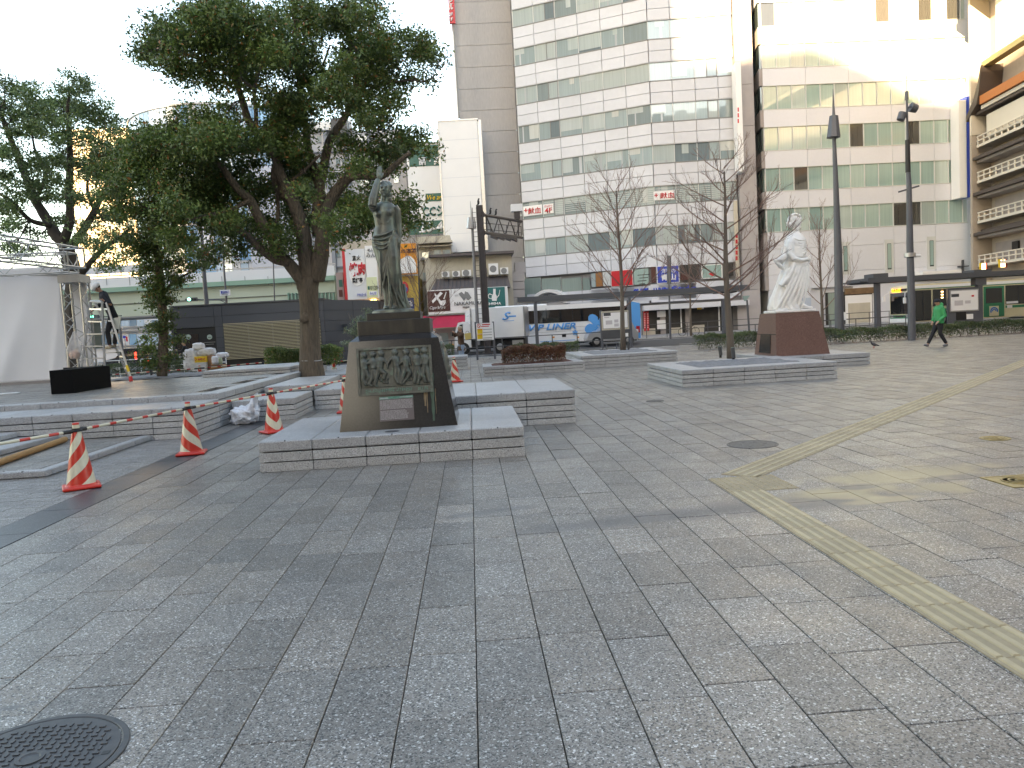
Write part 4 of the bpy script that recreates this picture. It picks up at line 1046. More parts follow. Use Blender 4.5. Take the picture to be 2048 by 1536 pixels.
for f in (.25, .5, .75): FK.box('louvre_post', m_dark, ul+(ur-ul)*f-.04, ul+(ur-ul)*f+.04, z_l0, z_l1, -.11, -.085)
FK.box('entrance_wall', m_black, ud0, ud1, 0, zd1, -.12, -.06); FK.box('glass_door', m_glassdark, ud0+.15, ud0+1.3, .05, zd1-.3, -.06, -.02)
for px in (377, 419):
    FK.poly('door_emblem', m_winB3, [(px+5*math.cos(a*math.pi/8), 674+5*math.sin(a*math.pi/8)) for a in range(16)], -.06, .0)
    FK.rect('door_emblem_bar', m_dark, px-3, 674, px+3, 675.2, 0, .01)
FK.rect('door_text', m_frame, 408, 684, 430, 685, -.06, -.02); FK.rect('door_text', m_frame, 411, 688, 427, 689, -.06, -.02)
SK.box('floodlight', m_dark, 1.6, 1.9, FK.uv(650, 654)[1]-.08, FK.uv(650, 654)[1]+.12, 0, .35)

# ================================================================ vegetation
def leaf_mat(name, a, b_, c_=None):
    mt = bpy.data.materials.new(name); mt.use_nodes = True; N = mt.node_tree.nodes; L = mt.node_tree.links; bs = N['Principled BSDF']
    g_ = N.new('ShaderNodeNewGeometry'); cr = N.new('ShaderNodeValToRGB'); L.new(g_.outputs['Random Per Island'], cr.inputs[0])
    cr.color_ramp.elements[0].color = (*a, 1); cr.color_ramp.elements[1].color = (*b_, 1); cr.color_ramp.elements[1].position = .93
    if c_: e = cr.color_ramp.elements.new(.985); e.color = (*c_, 1)
    nz = N.new('ShaderNodeTexNoise'); nz.inputs['Scale'].default_value = .8; L.new(g_.outputs['Position'], nz.inputs['Vector'])
    mr = N.new('ShaderNodeMapRange'); mr.inputs['From Min'].default_value = .35; mr.inputs['From Max'].default_value = .65; mr.inputs['To Min'].default_value = .65; mr.inputs['To Max'].default_value = 1.4; L.new(nz.outputs['Fac'], mr.inputs[0])
    vm = N.new('ShaderNodeVectorMath'); vm.operation = 'SCALE'; L.new(cr.outputs[0], vm.inputs[0]); L.new(mr.outputs[0], vm.inputs['Scale'])
    L.new(vm.outputs[0], bs.inputs['Base Color']); bs.inputs['Roughness'].default_value = .45
    tr = N.new('ShaderNodeBsdfTranslucent'); L.new(vm.outputs[0], tr.inputs['Color']); mx = N.new('ShaderNodeMixShader'); mx.inputs[0].default_value = .22
    L.new(bs.outputs[0], mx.inputs[1]); L.new(tr.outputs[0], mx.inputs[2]); L.new(mx.outputs[0], N['Material Output'].inputs[0]); return mt
m_leaf = leaf_mat('camphor leaves', (.062, .105, .027), (.135, .20, .052), (.30, .13, .04))
m_leaf2 = leaf_mat('background camphor leaves', (.075, .125, .045), (.15, .22, .08))
m_hedge = leaf_mat('hedge leaves', (.035, .06, .02), (.09, .13, .045), (.13, .06, .03))
m_rusthedge = leaf_mat('rusty hedge leaves', (.11, .045, .025), (.20, .09, .05), (.07, .10, .03))
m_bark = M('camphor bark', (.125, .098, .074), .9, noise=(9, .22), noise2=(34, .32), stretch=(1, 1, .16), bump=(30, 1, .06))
m_barkd = M('grey brown bark', (.13, .105, .085), .9, noise=(9, .15), stretch=(1, 1, .2), bump=(40, .6, .01))
m_twig = M('reddish bare twigs', (.20, .125, .105), .8)
def leaves(blobs, per_m3, size, seed, clump=.16, maxn=400000, shell=.5):
    """leaf-sized folded quads gathered in sprays inside uneven lumps; blobs = (x,y,z,rx,ry,rz)"""
    R = np.random.RandomState(seed); B = np.array(blobs, float)
    vol = B[:, 3]*B[:, 4]*B[:, 5]*4.19; n_cl = np.maximum(3, (vol**.72*per_m3/40)).astype(int)
    cen = []
    for b, k in zip(B, n_cl):
        d = R.normal(size=(k, 3)); d /= np.linalg.norm(d, axis=1, keepdims=True)
        r = R.uniform(shell, 1.05, (k, 1))*(1+.22*np.sin(d[:, :1]*5+b[0]*3)*np.cos(d[:, 2:]*4+b[1]))
        cen.append(b[:3]+d*r*b[3:])
    cen = np.concatenate(cen); rep = 40
    P = np.repeat(cen, rep, 0)+R.normal(size=(len(cen)*rep, 3))*clump*np.array([1, 1, .62])
    keep = R.rand(len(P)) < .96; P = P[keep][:maxn]; n = len(P)
    th = R.uniform(0, 2*np.pi, n); tilt = R.normal(0, .7, n); s_ = size*R.uniform(.6, 1.3, n)
    d = np.stack([np.cos(th)*np.cos(tilt), np.sin(th)*np.cos(tilt), np.sin(tilt)-.25], 1); d /= np.linalg.norm(d, axis=1, keepdims=True)
    q = R.normal(size=(n, 3)); w_ = np.cross(d, q); w_ /= np.linalg.norm(w_, axis=1, keepdims=True)
    a = P-d*s_[:, None]*.5; b = P+w_*s_[:, None]*.24; c = P+d*s_[:, None]*.5; e = P-w_*s_[:, None]*.24
    V = np.stack([a, b, c, e], 1).reshape(-1, 3)
    return V, n
def quadmesh(name, V, n, mat):
    me = bpy.data.meshes.new(name); me.vertices.add(4*n); me.vertices.foreach_set('co', V.astype(np.float32).ravel())
    me.loops.add(4*n); me.loops.foreach_set('vertex_index', np.arange(4*n, dtype=np.int32)); me.polygons.add(n)
    me.polygons.foreach_set('loop_start', np.arange(0, 4*n, 4, dtype=np.int32)); me.update(calc_edges=True); me.materials.append(mat); return me
def crown(name, root, blobs, per, size, seed, mat, label=None, **k):
    V, n = leaves(blobs, per, size, seed, **k); off, _ = wloc(root); V = V-np.array(off)
    o = bpy.data.objects.new(name, quadmesh(name, V, n, mat)); col.objects.link(o); o.parent = root
    return o
def limb_mesh(mb, pts, r0, r1, n=9, wob=.03, seed=0, mi=0):
    R = random.Random(seed); P = [Vector(p) for p in pts]; out = []; rs = []
    segs = 5
    for i in range(len(P)-1):
        a = P[max(i-1, 0)]; b = P[i]; c = P[i+1]; d = P[min(i+2, len(P)-1)]
        for k in range(segs):
            t = k/segs; q = .5*((2*b)+(c-a)*t+(2*a-5*b+4*c-d)*t*t+(3*b-a-3*c+d)*t**3); out.append(q)
    out.append(P[-1]); m_ = len(out)
    for i, q in enumerate(out):
        t = i/(m_-1); rr = r0+(r1-r0)*t; rs.append(rr*(1+R.uniform(-wob, wob)))
        out[i] = q+Vector((R.uniform(-1, 1), R.uniform(-1, 1), 0))*rr*wob
    mb.tube(out, rs, n, mi); return out
# --- the big camphor tree: limbs traced on sight lines, spread in depth round the trunk
TY = 20.9; R_ = random.Random(21)
tb = D(622, 745, TY); big = thing('camphor_tree', 'big spreading camphor tree with thick forked trunk behind the stage steps', 'tree', (tb[0], TY, .42))
tk = MB()
def L_(pts, dy0=0, dy1=0):
    n = len(pts); return [D(x, y, TY+dy0+(dy1-dy0)*i/(n-1)) for i, (x, y) in enumerate(pts)]
base = [D(624, 772, TY), D(624, 752, TY), D(624, 742, TY), D(621, 715, TY), D(620, 680, TY), D(619, 645, TY), D(618, 610, TY), D(616, 575, TY), D(618, 556, TY)]
px2m = TY/1560; rs = [30, 25.5, 23.5, 20.5, 18.5, 18, 17.5, 19, 20]
def ctube(mb, pts, radii, n=18, amp=.06, seed=0):
    R = random.Random(seed); ph = [R.uniform(0, 6) for _ in range(8)]; rings = []
    for i, (p, r) in enumerate(zip(pts, radii)):
        rings.append([(p[0]+r*math.cos(a)*(1+amp*math.sin(3*a+ph[0]+i*.15)+amp*.5*math.sin(7*a+ph[1])), p[1]+r*math.sin(a)*(1+amp*math.sin(3*a+ph[0]+i*.15)+amp*.5*math.sin(7*a+ph[1])), p[2]) for a in [2*math.pi*j/n for j in range(n)]])
    mb.loft(rings)
ctube(tk, base, [r*px2m for r in rs])
tk.ell(D(607, 640, TY-.2), .11, .12, .1, 10); tk.ell(D(610, 636, TY-.25), .1, .1, .14, 10)
limb_mesh(tk, L_([(610, 580), (603, 560), (592, 545), (580, 530), (570, 520), (565, 518)], 0, -.3), .19, .13, 12)
limb_mesh(tk, L_([(575, 522), (555, 520), (535, 508), (515, 492), (492, 470), (470, 455)], -.3, -1), .14, .07, 10)
tk.build('trunk', m_bark, big, smooth=True)
br = MB()
LIMBS = [([(618, 560), (612, 520), (606, 470), (600, 440), (585, 400), (572, 370), (560, 345), (545, 300), (530, 250)], 0, -.6, .24, .07),
 ([(632, 560), (640, 520), (645, 480), (650, 440), (662, 400), (684, 368), (705, 352), (740, 352), (765, 352), (790, 330), (820, 305)], 0, -1.2, .23, .05),
 ([(636, 470), (634, 430), (637, 400), (640, 370), (648, 330), (658, 285), (672, 260), (690, 235), (705, 200), (712, 150), (700, 90), (695, 30), (690, -30)], .2, .6, .16, .04),
 ([(645, 400), (628, 340), (616, 300), (612, 260), (605, 220), (598, 160), (592, 100), (588, 40), (585, -30)], .3, .9, .13, .04),
 ([(580, 395), (560, 380), (552, 350), (555, 320), (535, 295), (510, 262), (495, 235), (485, 200), (472, 165), (462, 150), (440, 130), (410, 118), (380, 112), (340, 95)], .1, -1.0, .15, .03),
 ([(478, 175), (470, 130), (462, 80), (455, 20), (450, -30)], -.6, -.4, .06, .03), ([(512, 262), (512, 225), (508, 185), (512, 165), (525, 120), (540, 60)], -.4, .3, .06, .03), ([(510, 178), (485, 160), (478, 140)], -.3, -.3, .04, .03),
 ([(565, 518), (540, 470), (515, 430), (500, 400), (478, 380), (455, 350), (440, 330), (400, 310), (360, 300), (310, 300)], -.3, -1.6, .15, .04),
 ([(548, 480), (555, 440), (556, 400), (552, 350)], -.2, 0, .06, .04), ([(500, 400), (460, 420), (420, 430), (370, 440)], -.8, -1.4, .06, .03),
 ([(648, 450), (690, 430), (730, 420), (780, 410), (830, 400)], .2, 1.3, .09, .03), ([(714, 160), (740, 130), (780, 110), (830, 100)], .4, .8, .06, .02), ([(700, 210), (740, 180), (780, 165), (830, 160)], .5, 0, .05, .02),
 ([(595, 120), (560, 90), (530, 60)], .8, 1.4, .05, .02), ([(600, 180), (640, 140), (660, 90)], .8, 0, .05, .02), ([(572, 370), (610, 340), (640, 310)], -.2, -.6, .05, .03)]
for i, (p, a, b__, r0, r1) in enumerate(LIMBS): limb_mesh(br, L_(p, a, b__), r0, r1, 9, .05, i)
BL = [(330,80,50),(300,112,30),(285,98,22),(390,60,55),(440,110,50),(380,140,32),(345,125,28),(450,30,62),(520,60,60),(500,150,42),(440,170,26),(415,150,26),(600,40,62),(590,120,52),(640,170,50),(560,200,42),(680,40,44),(730,20,40),(540,110,50),
 (720,100,50),(780,90,46),(840,92,38),(868,115,24),(760,160,52),(825,155,26),(700,190,45),(855,165,16),(790,200,26),(740,235,36),(690,130,36),(765,225,30),(785,290,42),(812,292,26),(862,300,18),(728,322,36),(700,290,30),(790,338,20),(840,272,22),
 (600,230,45),(570,300,48),(530,280,40),(600,340,42),(560,380,45),(500,380,45),(600,385,34),(440,260,42),(400,290,48),(340,280,50),(290,290,46),(245,310,38),(210,345,28),(300,350,46),(370,350,50),(440,340,46),(260,370,36),(400,230,28),(460,222,24),(350,240,24),(195,310,18),
 (330,410,46),(400,420,52),(460,450,48),(280,420,32),(360,480,34),(420,505,28),(520,450,42),(560,475,36),(600,430,40),(480,500,24),(648,455,34),(690,405,36),(720,440,36),(680,475,22),(770,425,36),(812,428,26),(838,448,15),(790,460,26),(735,385,28),(812,402,22),(520,500,20),(640,500,14),(590,500,20),(660,345,18),(560,245,34),(470,290,34),(500,320,30),(250,345,36),(225,375,26),(300,300,40),(380,395,40),(250,420,26),(330,445,34),(430,390,44),(300,460,26)]
for (x, y, r) in BL:      # side twigs reaching every lump of foliage
    if R_.random() < .8:
        p, a, b__, r0, r1 = R_.choice(LIMBS); bx = min((q for L__ in LIMBS for q in L__[0]), key=lambda q: (q[0]-x)**2+(q[1]-y)**2)
        dy = R_.uniform(-1, 1)
        for k in range(3): limb_mesh(br, [D(bx[0], bx[1], TY), D((bx[0]+x)/2+R_.uniform(-6, 6), (bx[1]+y)/2+R_.uniform(-6, 6), TY+dy*.5), D(x+R_.uniform(-r, r)*.7, y+R_.uniform(-r, r)*.7, TY+dy)], .022, .006, 4, .1, int(x+k))
br.build('branches', m_bark, big, smooth=True)
blobs = []
for (x, y, r) in BL:
    rm = r*px2m*.9; dep = R_.uniform(-1.9, 1.9); p = D(x, y, TY+dep)
    blobs.append((*p, rm, rm*1.25, rm*.85))
    if r > 30:
        p = D(x+R_.uniform(-.4, .4)*r, y+R_.uniform(-.4, .4)*r, TY+R_.uniform(-2.8, 2.8)); blobs.append((*p, rm*.7, rm*.8, rm*.5))
crown('crown', big, blobs, 3000, .098, 5, m_leaf, clump=.15)
q = MB(); p = D(623, 721, TY); q.tube([(p[0]+.27*math.cos(a*.4), p[1]+.28*math.sin(a*.4), p[2]+.01*math.sin(a*.8)) for a in range(17)], .012, 6); q.build('cable_tie', m_steel, big)
q = MB(); p = D(637, 541, TY-.05); q.tube([(p[0], p[1], p[2]-.06), (p[0]-.01, p[1], p[2]+.07)], [.2, .2], 14); q.build('burlap_band', M('burlap', (.26, .18, .10), .9), big)
# --- background camphor tree at far left
TY2 = 33.; px3 = TY2/1560
tb = D(150, 700, TY2); bt_ = thing('camphor_tree', 'open crowned camphor tree rising behind the truss at far left', 'tree', (tb[0], TY2, 0))
q = MB(); R2 = random.Random(4)
def L2(pts, a, b__): n = len(pts); return [D(x, y, TY2+a+(b__-a)*i/(n-1)) for i, (x, y) in enumerate(pts)]
LB = [([(152, 740), (150, 640), (148, 560), (140, 520), (130, 490)], 0, 0, .42, .30), ([(130, 490), (112, 470), (95, 440), (70, 400), (50, 350), (30, 300), (10, 250), (0, 220)], 0, 1, .26, .06), ([(125, 490), (140, 440), (138, 380), (140, 320), (138, 270), (135, 220), (140, 180)], 0, -1, .2, .04),
 ([(135, 500), (160, 470), (185, 430), (200, 400), (220, 370), (250, 330)], 0, 1, .2, .05), ([(165, 545), (185, 520), (210, 495), (240, 475), (262, 455)], 0, -1, .14, .05), ([(100, 450), (60, 440), (20, 400), (-20, 380)], 0, -1.5, .12, .05), ([(70, 400), (90, 350), (70, 300), (62, 250)], .5, 1.5, .09, .03), ([(190, 425), (175, 380), (180, 330), (190, 280)], .5, 1, .08, .03), ([(60, 370), (30, 360), (-10, 340)], .5, 1, .07, .03), ([(235, 350), (205, 300), (210, 260)], 1, 1, .05, .02)]
for i, (p, a, b__, r0, r1) in enumerate(LB): limb_mesh(q, L2(p, a, b__), r0, r1, 8, .05, i)
BB = [(18,170,26),(52,185,24),(66,215,24),(130,175,22),(150,150,16),(115,205,28),(180,215,32),(210,240,26),(30,230,32),(85,255,32),(150,268,36),(232,262,20),(15,300,30),(60,325,30),(110,330,26),(170,325,30),(35,380,26),(95,395,24),(150,395,26),(200,395,26),(20,450,26),(75,470,18),(230,470,24),(200,500,22),(180,450,18),(140,440,16),(240,420,24),(20,500,20),(250,515,18),(195,285,22),(0,345,26),(5,410,26),(60,500,16),(235,440,18),(170,180,22),(0,200,24),(120,240,20),(-30,300,40),(-40,220,40),(255,480,18),(95,225,30),(45,260,30),(130,310,28),(190,350,26),(215,300,26),(80,360,26),(120,360,22),(30,420,24),(170,480,22),(215,430,24),(160,225,30),(245,300,22),(215,530,20),(120,440,18)]
for (x, y, r) in BB:
    bx = min((p_ for L__ in LB for p_ in L__[0]), key=lambda p_: (p_[0]-x)**2+(p_[1]-y)**2); dy = R2.uniform(-1.5, 1.5)
    for k in range(3): limb_mesh(q, [D(bx[0], bx[1], TY2), D((bx[0]+x)/2, (bx[1]+y)/2+4, TY2+dy*.5), D(x+R2.uniform(-r, r)*.6, y+R2.uniform(-r, r)*.6, TY2+dy)], .03, .008, 4, .1, k)
q.build('trunk', M('dark background bark', (.06, .05, .042), .9, noise=(7, .2), stretch=(1, 1, .25)), bt_, smooth=True)  # darker bark colour for the background tree
blobs = []
for (x, y, r) in BB:
    for k in range(2):
        rm = r*px3*(1.05 if k == 0 else .8); p = D(x+R2.uniform(-.5, .5)*r*k, y+R2.uniform(-.5, .5)*r*k, TY2+R2.uniform(-2.5, 2.5)); blobs.append((*p, rm*1.1, rm*1.1, rm*.5))
crown('crown', bt_, blobs, 1000, .13, 8, m_leaf2, clump=.17)
# --- leafy slim tree beside the ladder
TY3 = 22.5; tb = D(322, 748, TY3); iv = thing('slim_tree', 'slim tree clothed in leaves down its trunk, right of the ladder', 'tree', (tb[0], TY3, .6))
q = MB(); L3 = lambda pts: [D(x, y, TY3) for x, y in pts]
limb_mesh(q, L3([(324, 752), (326, 700), (326, 640), (322, 590), (318, 540), (315, 480), (318, 430)]), .15, .09, 10, .06, 3); limb_mesh(q, L3([(320, 600), (340, 570), (370, 550), (400, 535)]), .05, .02, 6)
q.build('trunk', m_bark, iv, smooth=True)
B3_ = [(300,500,26),(340,520,28),(380,532,22),(408,528,15),(300,552,24),(318,590,24),(292,530,20),(335,640,22),(298,610,16),(345,682,18),(303,690,17),(322,722,22),(288,712,13),(275,480,30),(330,470,32),(285,500,22),(345,555,20),(310,660,18),(300,725,16),(340,600,16),(345,715,14),(312,570,20),(360,560,14)]
blobs = []
for (x, y, r) in B3_: rm = r*TY3/1560; p = D(x, y, TY3+R2.uniform(-.3, .2)); blobs.append((*p, rm, rm, rm*.9))
crown('crown', iv, blobs, 3600, .085, 12, m_leaf, clump=.10)
# --- hedges
def hedge_leaves(x0, x1, y0, y1, z0, z1, per, size, seed, slant):
    R = np.random.RandomState(seed); n = int((x1-x0)*(y1-y0)*(z1-z0)*per*1.6)
    u = R.rand(n, 3); side_ = R.rand(n); f = R.rand(n)**2*.25
    u[:, 2] = np.where(side_ < .35, 1-f, u[:, 2]**.8); u[:, 1] = np.where((side_ > .35) & (side_ < .75), f, u[:, 1])
    P = np.stack([x0+(x1-x0)*u[:, 0], y0+(y1-y0)*u[:, 1], z0+(z1-z0)*u[:, 2]], 1)
    P[:, 2] += (P[:, 2]-z0)/(z1-z0)*(.05*np.sin(P[:, 0]*4.1+seed)+.03*np.sin(P[:, 0]*11)+R.normal(0, .02, n)); P[:, 1] += slant*(P[:, 0]-x0)+.05*np.sin(P[:, 0]*6)+R.normal(0, .03, n)
    lowgap = (u[:, 2] < .22) & (R.rand(n) < .3); P = P[~lowgap]; n = len(P)
    d = R.normal(size=(n, 3)); d /= np.linalg.norm(d, axis=1, keepdims=True); w_ = np.cross(d, R.normal(size=(n, 3))); w_ /= np.linalg.norm(w_, axis=1, keepdims=True); s_ = (size*R.uniform(.6, 1.3, n))[:, None]
    return np.stack([P-d*s_*.5, P+w_*s_*.28, P+d*s_*.5, P-w_*s_*.28], 1).reshape(-1, 3), n
def hedge(label, x0, x1, y0, y1, z0, z1, mat, seed, per=3000, size=.055, twmat=m_barkd, slant=0, cat='hedge', gap=0, name='hedge'):
    t = thing(name, label, cat, ((x0+x1)/2, (y0+y1)/2, z0)); R = random.Random(seed); bl = []; n = max(2, int((x1-x0)/.38)); m_ = max(1, int((y1-y0)/.38))
    tw = MB()
    for i in range(n):
        for j in range(m_):
            if R.random() < gap: continue
            x = x0+(x1-x0)*(i+.5)/n; y = y0+(y1-y0)*(j+.5)/m_+slant*(x-x0); h = (z1-z0)*R.uniform(.92, 1.06)
            bl.append((x, y, z0+h*.60, .24, .22, h*.36))
            for k in range(3): tw.tube([(x+R.uniform(-.1, .1), y+R.uniform(-.1, .1), z0-.03), (x+R.uniform(-.2, .2), y+R.uniform(-.15, .15), z0+h*.6)], [.009, .004], 4)
    tw.build('stems', twmat, t); V, n_ = hedge_leaves(x0, x1, y0, y1, z0+.06, z1, per, size, seed, slant); V = V-np.array(wloc(t)[0])
    o = bpy.data.objects.new('foliage', quadmesh('foliage', V, n_, mat)); col.objects.link(o); o.parent = t; return t
hedge('reddish brown clipped hedge in the low planter', .95, 2.95, 24.3, 25.3, .27, .80, m_rusthedge, 1, per=6500)
hedge('dark green clipped hedge in front of the louvred kiosk', -6.4, -4.1, 24.5, 25.6, .55, 1.15, m_leaf, 2, per=5500)
hg = MB(); a = G(1383, 699); b__ = G(1520, 696)
hedge('low green hedge between the large bare tree and the brown pedestal', a[0], a[0]+6.2, 33, 34, 0, .62, m_hedge, 3, slant=-.05)
hedge('long low hedge at the foot of the lamp poles on the right', 15.3, 27.5, 31.6, 32.6, 0, .55, m_hedge, 4, slant=-.03, gap=.04)
hedge('short green hedge strip behind the reddish hedge planter', 2.0, 5.2, 37.2, 38.0, 0, .55, m_hedge, 5)
hedge('green hedge behind the woman with the yellow bag', -2.6, -.8, 37.0, 37.8, 0, .7, m_hedge, 6)
hedge('dark bushes at the road edge behind the ladder', -22, -13, 37.5, 38.6, 0, .7, m_hedge, 7, per=2000)
lit = MB(); Rl = random.Random(3)
for i in range(900): x, y = Rl.uniform(9.5, 27.5), Rl.uniform(31, 31.7); s_ = .03; lit.add([(x-s_, y, .004), (x, y-s_, .006), (x+s_, y, .005), (x, y+s_, .012)], [(0, 1, 2, 3)])
lit.build('fallen_leaves', m_leaflit, None, kind='stuff')
# shrub left of the pedestal, far: olive tree behind the statue pedestal
t = thing('olive_shrub', 'loose grey green shrub left of the black pedestal steps', 'shrub', (*D(722, 690, 30)[:2], 0)); q = MB()
for k in range(9): limb_mesh(q, [D(722, 720, 30), D(720+R2.uniform(-12, 12), 680, 30), D(720+R2.uniform(-26, 22), R2.uniform(625, 665), 30+R2.uniform(-.3, .3))], .02, .006, 5, .1, k)
q.build('stems', m_barkd, t); bl = []
for (x, y, r) in [(720, 645, 14), (735, 635, 13), (707, 660, 12), (725, 665, 15), (700, 690, 11), (715, 690, 12), (745, 650, 11), (735, 620, 8)]: bl.append((*D(x, y, 30), r*.02, r*.02, r*.02))
crown('foliage', t, bl, 2600, .07, 31, leaf_mat('olive leaves', (.09, .12, .07), (.2, .24, .16)), clump=.09)
# --- bare winter trees
def bare_tree(label, base, h, seed, spread=.42, trunk_r=.085, first=.32, n1=7, group='bare young street trees', lean=(0, 0)):
    t = thing('bare_tree', label, 'bare tree', base, group=group); R = random.Random(seed); tr_ = MB(); tw = MB(); bx, by, bz = base
    ax = lambda f: Vector((bx+lean[0]*f*h+.03*math.sin(f*7+seed), by+lean[1]*f*h+.03*math.cos(f*5+seed), bz+f*h))
    pts = [ax(i/10) for i in range(10)]
    tr_.tube(pts, [trunk_r*(1.12 if i == 0 else 1)*(1-.88*i/10) for i in range(10)], 9)
    def branch(p, d, L, r, depth):
        P = [p]; seg = 6
        for i in range(seg):
            d = (d+Vector((R.uniform(-.09, .09), R.uniform(-.09, .09), .05))).normalized(); P.append(P[-1]+d*L/seg)
        tw.tube(P, [r*(1-.75*i/seg) for i in range(seg+1)], 5 if depth == 0 else 3, caps=False)
        if depth < 3:
            n = 9 if depth == 0 else (5 if depth == 1 else 2)
            for k in range(n):
                f = .18+.80*(k+R.random()*.7)/n; i = min(int(f*seg), seg-1); q = P[i].lerp(P[i+1], f*seg-i)
                a = R.uniform(0, 6.28); o_ = d.orthogonal().normalized(); o2 = d.cross(o_); dd = (d*1.0+(o_*math.cos(a)+o2*math.sin(a))*R.uniform(.5, .85)+Vector((0, 0, .12))).normalized()
                branch(q, dd, L*R.uniform(.30, .5)*(1.1-f*.5), max(r*.42, .0028), depth+1)
    for k in range(n1*2):
        f = first+(.93-first)*(k+R.random()*.6)/(n1*2); a = k*2.4+R.uniform(-.4, .4); up_ = .62+.5*f
        d = Vector((math.cos(a)*spread*2.1, math.sin(a)*spread*2.1, up_)).normalized(); branch(ax(f), d, h*R.uniform(.44, .60)*(1.1-f*.78), trunk_r*(.30-.17*f), 0)
    tr_.build('trunk', m_barkd, t, smooth=True); tw.build('branches', m_twig, t, smooth=True); return t
g = G(1460, 717, .36); T1 = bare_tree('largest bare tree, growing from the granite planter in front of the white statue', (g[0], g[1], .35), 5.2, 2, .85, .10, .26, 12)
g = G(1248, 701, .4); bare_tree('bare tree standing just behind the map board planter', (g[0], g[1], .39), 6.2, 5, .40, .095, .22, 11)
g = D(848, 720, 27); bare_tree('bare forked sapling right of the bronze statue', (g[0], g[1], 0), 4.9, 8, .5, .06, .30, 9)
g = D(1645, 690, 37); bare_tree('small bare tree behind the white statue', (g[0], g[1], 0), 6.0, 13, .4, .09, .22, 8)
g = D(1383, 670, 57); bare_tree('distant bare tree in front of the shop with red banners', (g[0], g[1], 0), 8, 17, .4, .09, .25, 8)
# small lights round the planted trees
def spots(label, lst):
    for i, (x, y, z, h) in enumerate(lst):
        g = G(x, y, z); t = thing('uplight', label[i], 'uplight', (g[0], g[1], z), group='black tree uplights')
        q = MB(); q.tube([(g[0]+.01, g[1], z+.05), (g[0]-.01, g[1], z+.05+h)], [.045, .05], 12); q.build('lamp_body', m_dark, t); MB().cyl((g[0]-.01, g[1], z+.05+h), (g[0]-.01, g[1], z+.062+h), .04, n=12).build('lens', m_winB3, t)
        MB().box(g[0]-.03, g[0]+.03, g[1]-.01, g[1]+.01, z-.02, z+.08).build('bracket', m_black, t)
spots(['black uplight left of the largest bare tree trunk', 'black tilted uplight right of the largest bare tree trunk', 'black uplight left of the bare tree near the map board', 'black uplight right of the bare tree near the map board', 'black uplight at the foot of the slim leafy tree'], [(1441, 714, .36, .22), (1467, 720, .36, .25), (1241, 699, .4, .2), (1257, 700, .4, .24), (303, 752, .6, .18)])
# ================================================================ statues
m_bronze = M('weathered bronze', (.11, .115, .10), .42, metal=.45, noise=(5, .30), noise2=(24, .14), bump=(60, .35, .004), spec=.6)
def patina(mt, col_, lo, hi, scale, stretch=(1, 1, .35)):
    N = mt.node_tree.nodes; L = mt.node_tree.links; b = N['Principled BSDF']
    g_ = N.new('ShaderNodeNewGeometry'); mp = N.new('ShaderNodeMapping'); mp.inputs['Scale'].default_value = stretch; L.new(g_.outputs['Position'], mp.inputs[0])
    t = N.new('ShaderNodeTexNoise'); t.inputs['Scale'].default_value = scale; t.inputs['Detail'].default_value = 6; L.new(mp.outputs[0], t.inputs['Vector'])
    r = N.new('ShaderNodeMapRange'); r.inputs['From Min'].default_value = lo; r.inputs['From Max'].default_value = hi; L.new(t.outputs['Fac'], r.inputs[0])
    m_ = N.new('ShaderNodeMix'); m_.data_type = 'RGBA'; L.new(r.outputs[0], m_.inputs[0])
    src = b.inputs['Base Color'].links[0].from_socket; L.new(src, m_.inputs[6]); m_.inputs[7].default_value = (*col_, 1); L.new(m_.outputs[2], b.inputs['Base Color'])
patina(m_bronze, (.17, .21, .18), .46, .70, 9)
m_bronze2 = M('green bronze relief', (.10, .105, .09), .5, metal=.25, noise=(14, .35), bump=(90, .3, .003)); patina(m_bronze2, (.13, .185, .15), .56, .70, 16, (1, 1, 1))
m_patina = M('turquoise patina', (.10, .26, .21), .7, noise=(30, .35))
m_marble = M('white marble', (.84, .83, .81), .45, noise=(3, .06), noise2=(14, .04)); patina(m_marble, (.56, .53, .48), .62, .85, 6, (1, 1, .4))
m_blackst = M('polished black granite', (.026, .025, .026), .15, noise=(60, .3), noise2=(3, .2), spec=.36)
m_blackmat = M('weathered black granite', (.022, .02, .018), .38, noise=(4, .3), noise2=(60, .2)); patina(m_blackmat, (.05, .045, .035), .5, .75, 8)
m_stain = M('lime and rust runs', (.18, .13, .075), .7, noise=(30, .45), noise2=(9, .4), stretch=(1, 1, .12))
m_greenrun = M('copper green run', (.035, .085, .06), .5, noise=(30, .3), noise2=(7, .3), stretch=(1, 1, .12))
m_brown = M('reddish brown granite', (.155, .083, .066), .35, noise=(2, .06), speck=[(120, .78, (.24, .13, .11)), (150, .85, (.07, .035, .03))], bump=(100, .1, .002))

# --- pedestal of the bronze statue
ped = thing('statue_pedestal', 'tapered polished black granite pedestal with a green bronze relief of dancing children', 'pedestal', (-.93, 10.0, .35))
x0, x1, y0, y1 = -1.615, -.215, 9.30, 10.62; X0, X1, Y0, Y1 = -1.455, -.385, 9.46, 10.46; zt = 1.41
q = MB(); q.hexa([(x0, y0, .35), (x1, y0, .35), (x1, y1, .35), (x0, y1, .35)], [(X0, Y0, zt), (X1, Y0, zt), (X1, Y1, zt), (X0, Y1, zt)]); q.build('block', m_blackst, ped)
q = MB(); q.hexa([(X0+.003, Y0+.003, zt), (X1-.003, Y0+.003, zt), (X1-.003, Y1-.003, zt), (X0+.003, Y1-.003, zt)], [(-1.37, 9.62, 1.475), (-.48, 9.62, 1.475), (-.48, 10.4, 1.475), (-1.37, 10.4, 1.475)]); q.build('sloped_top', m_blackst, ped)
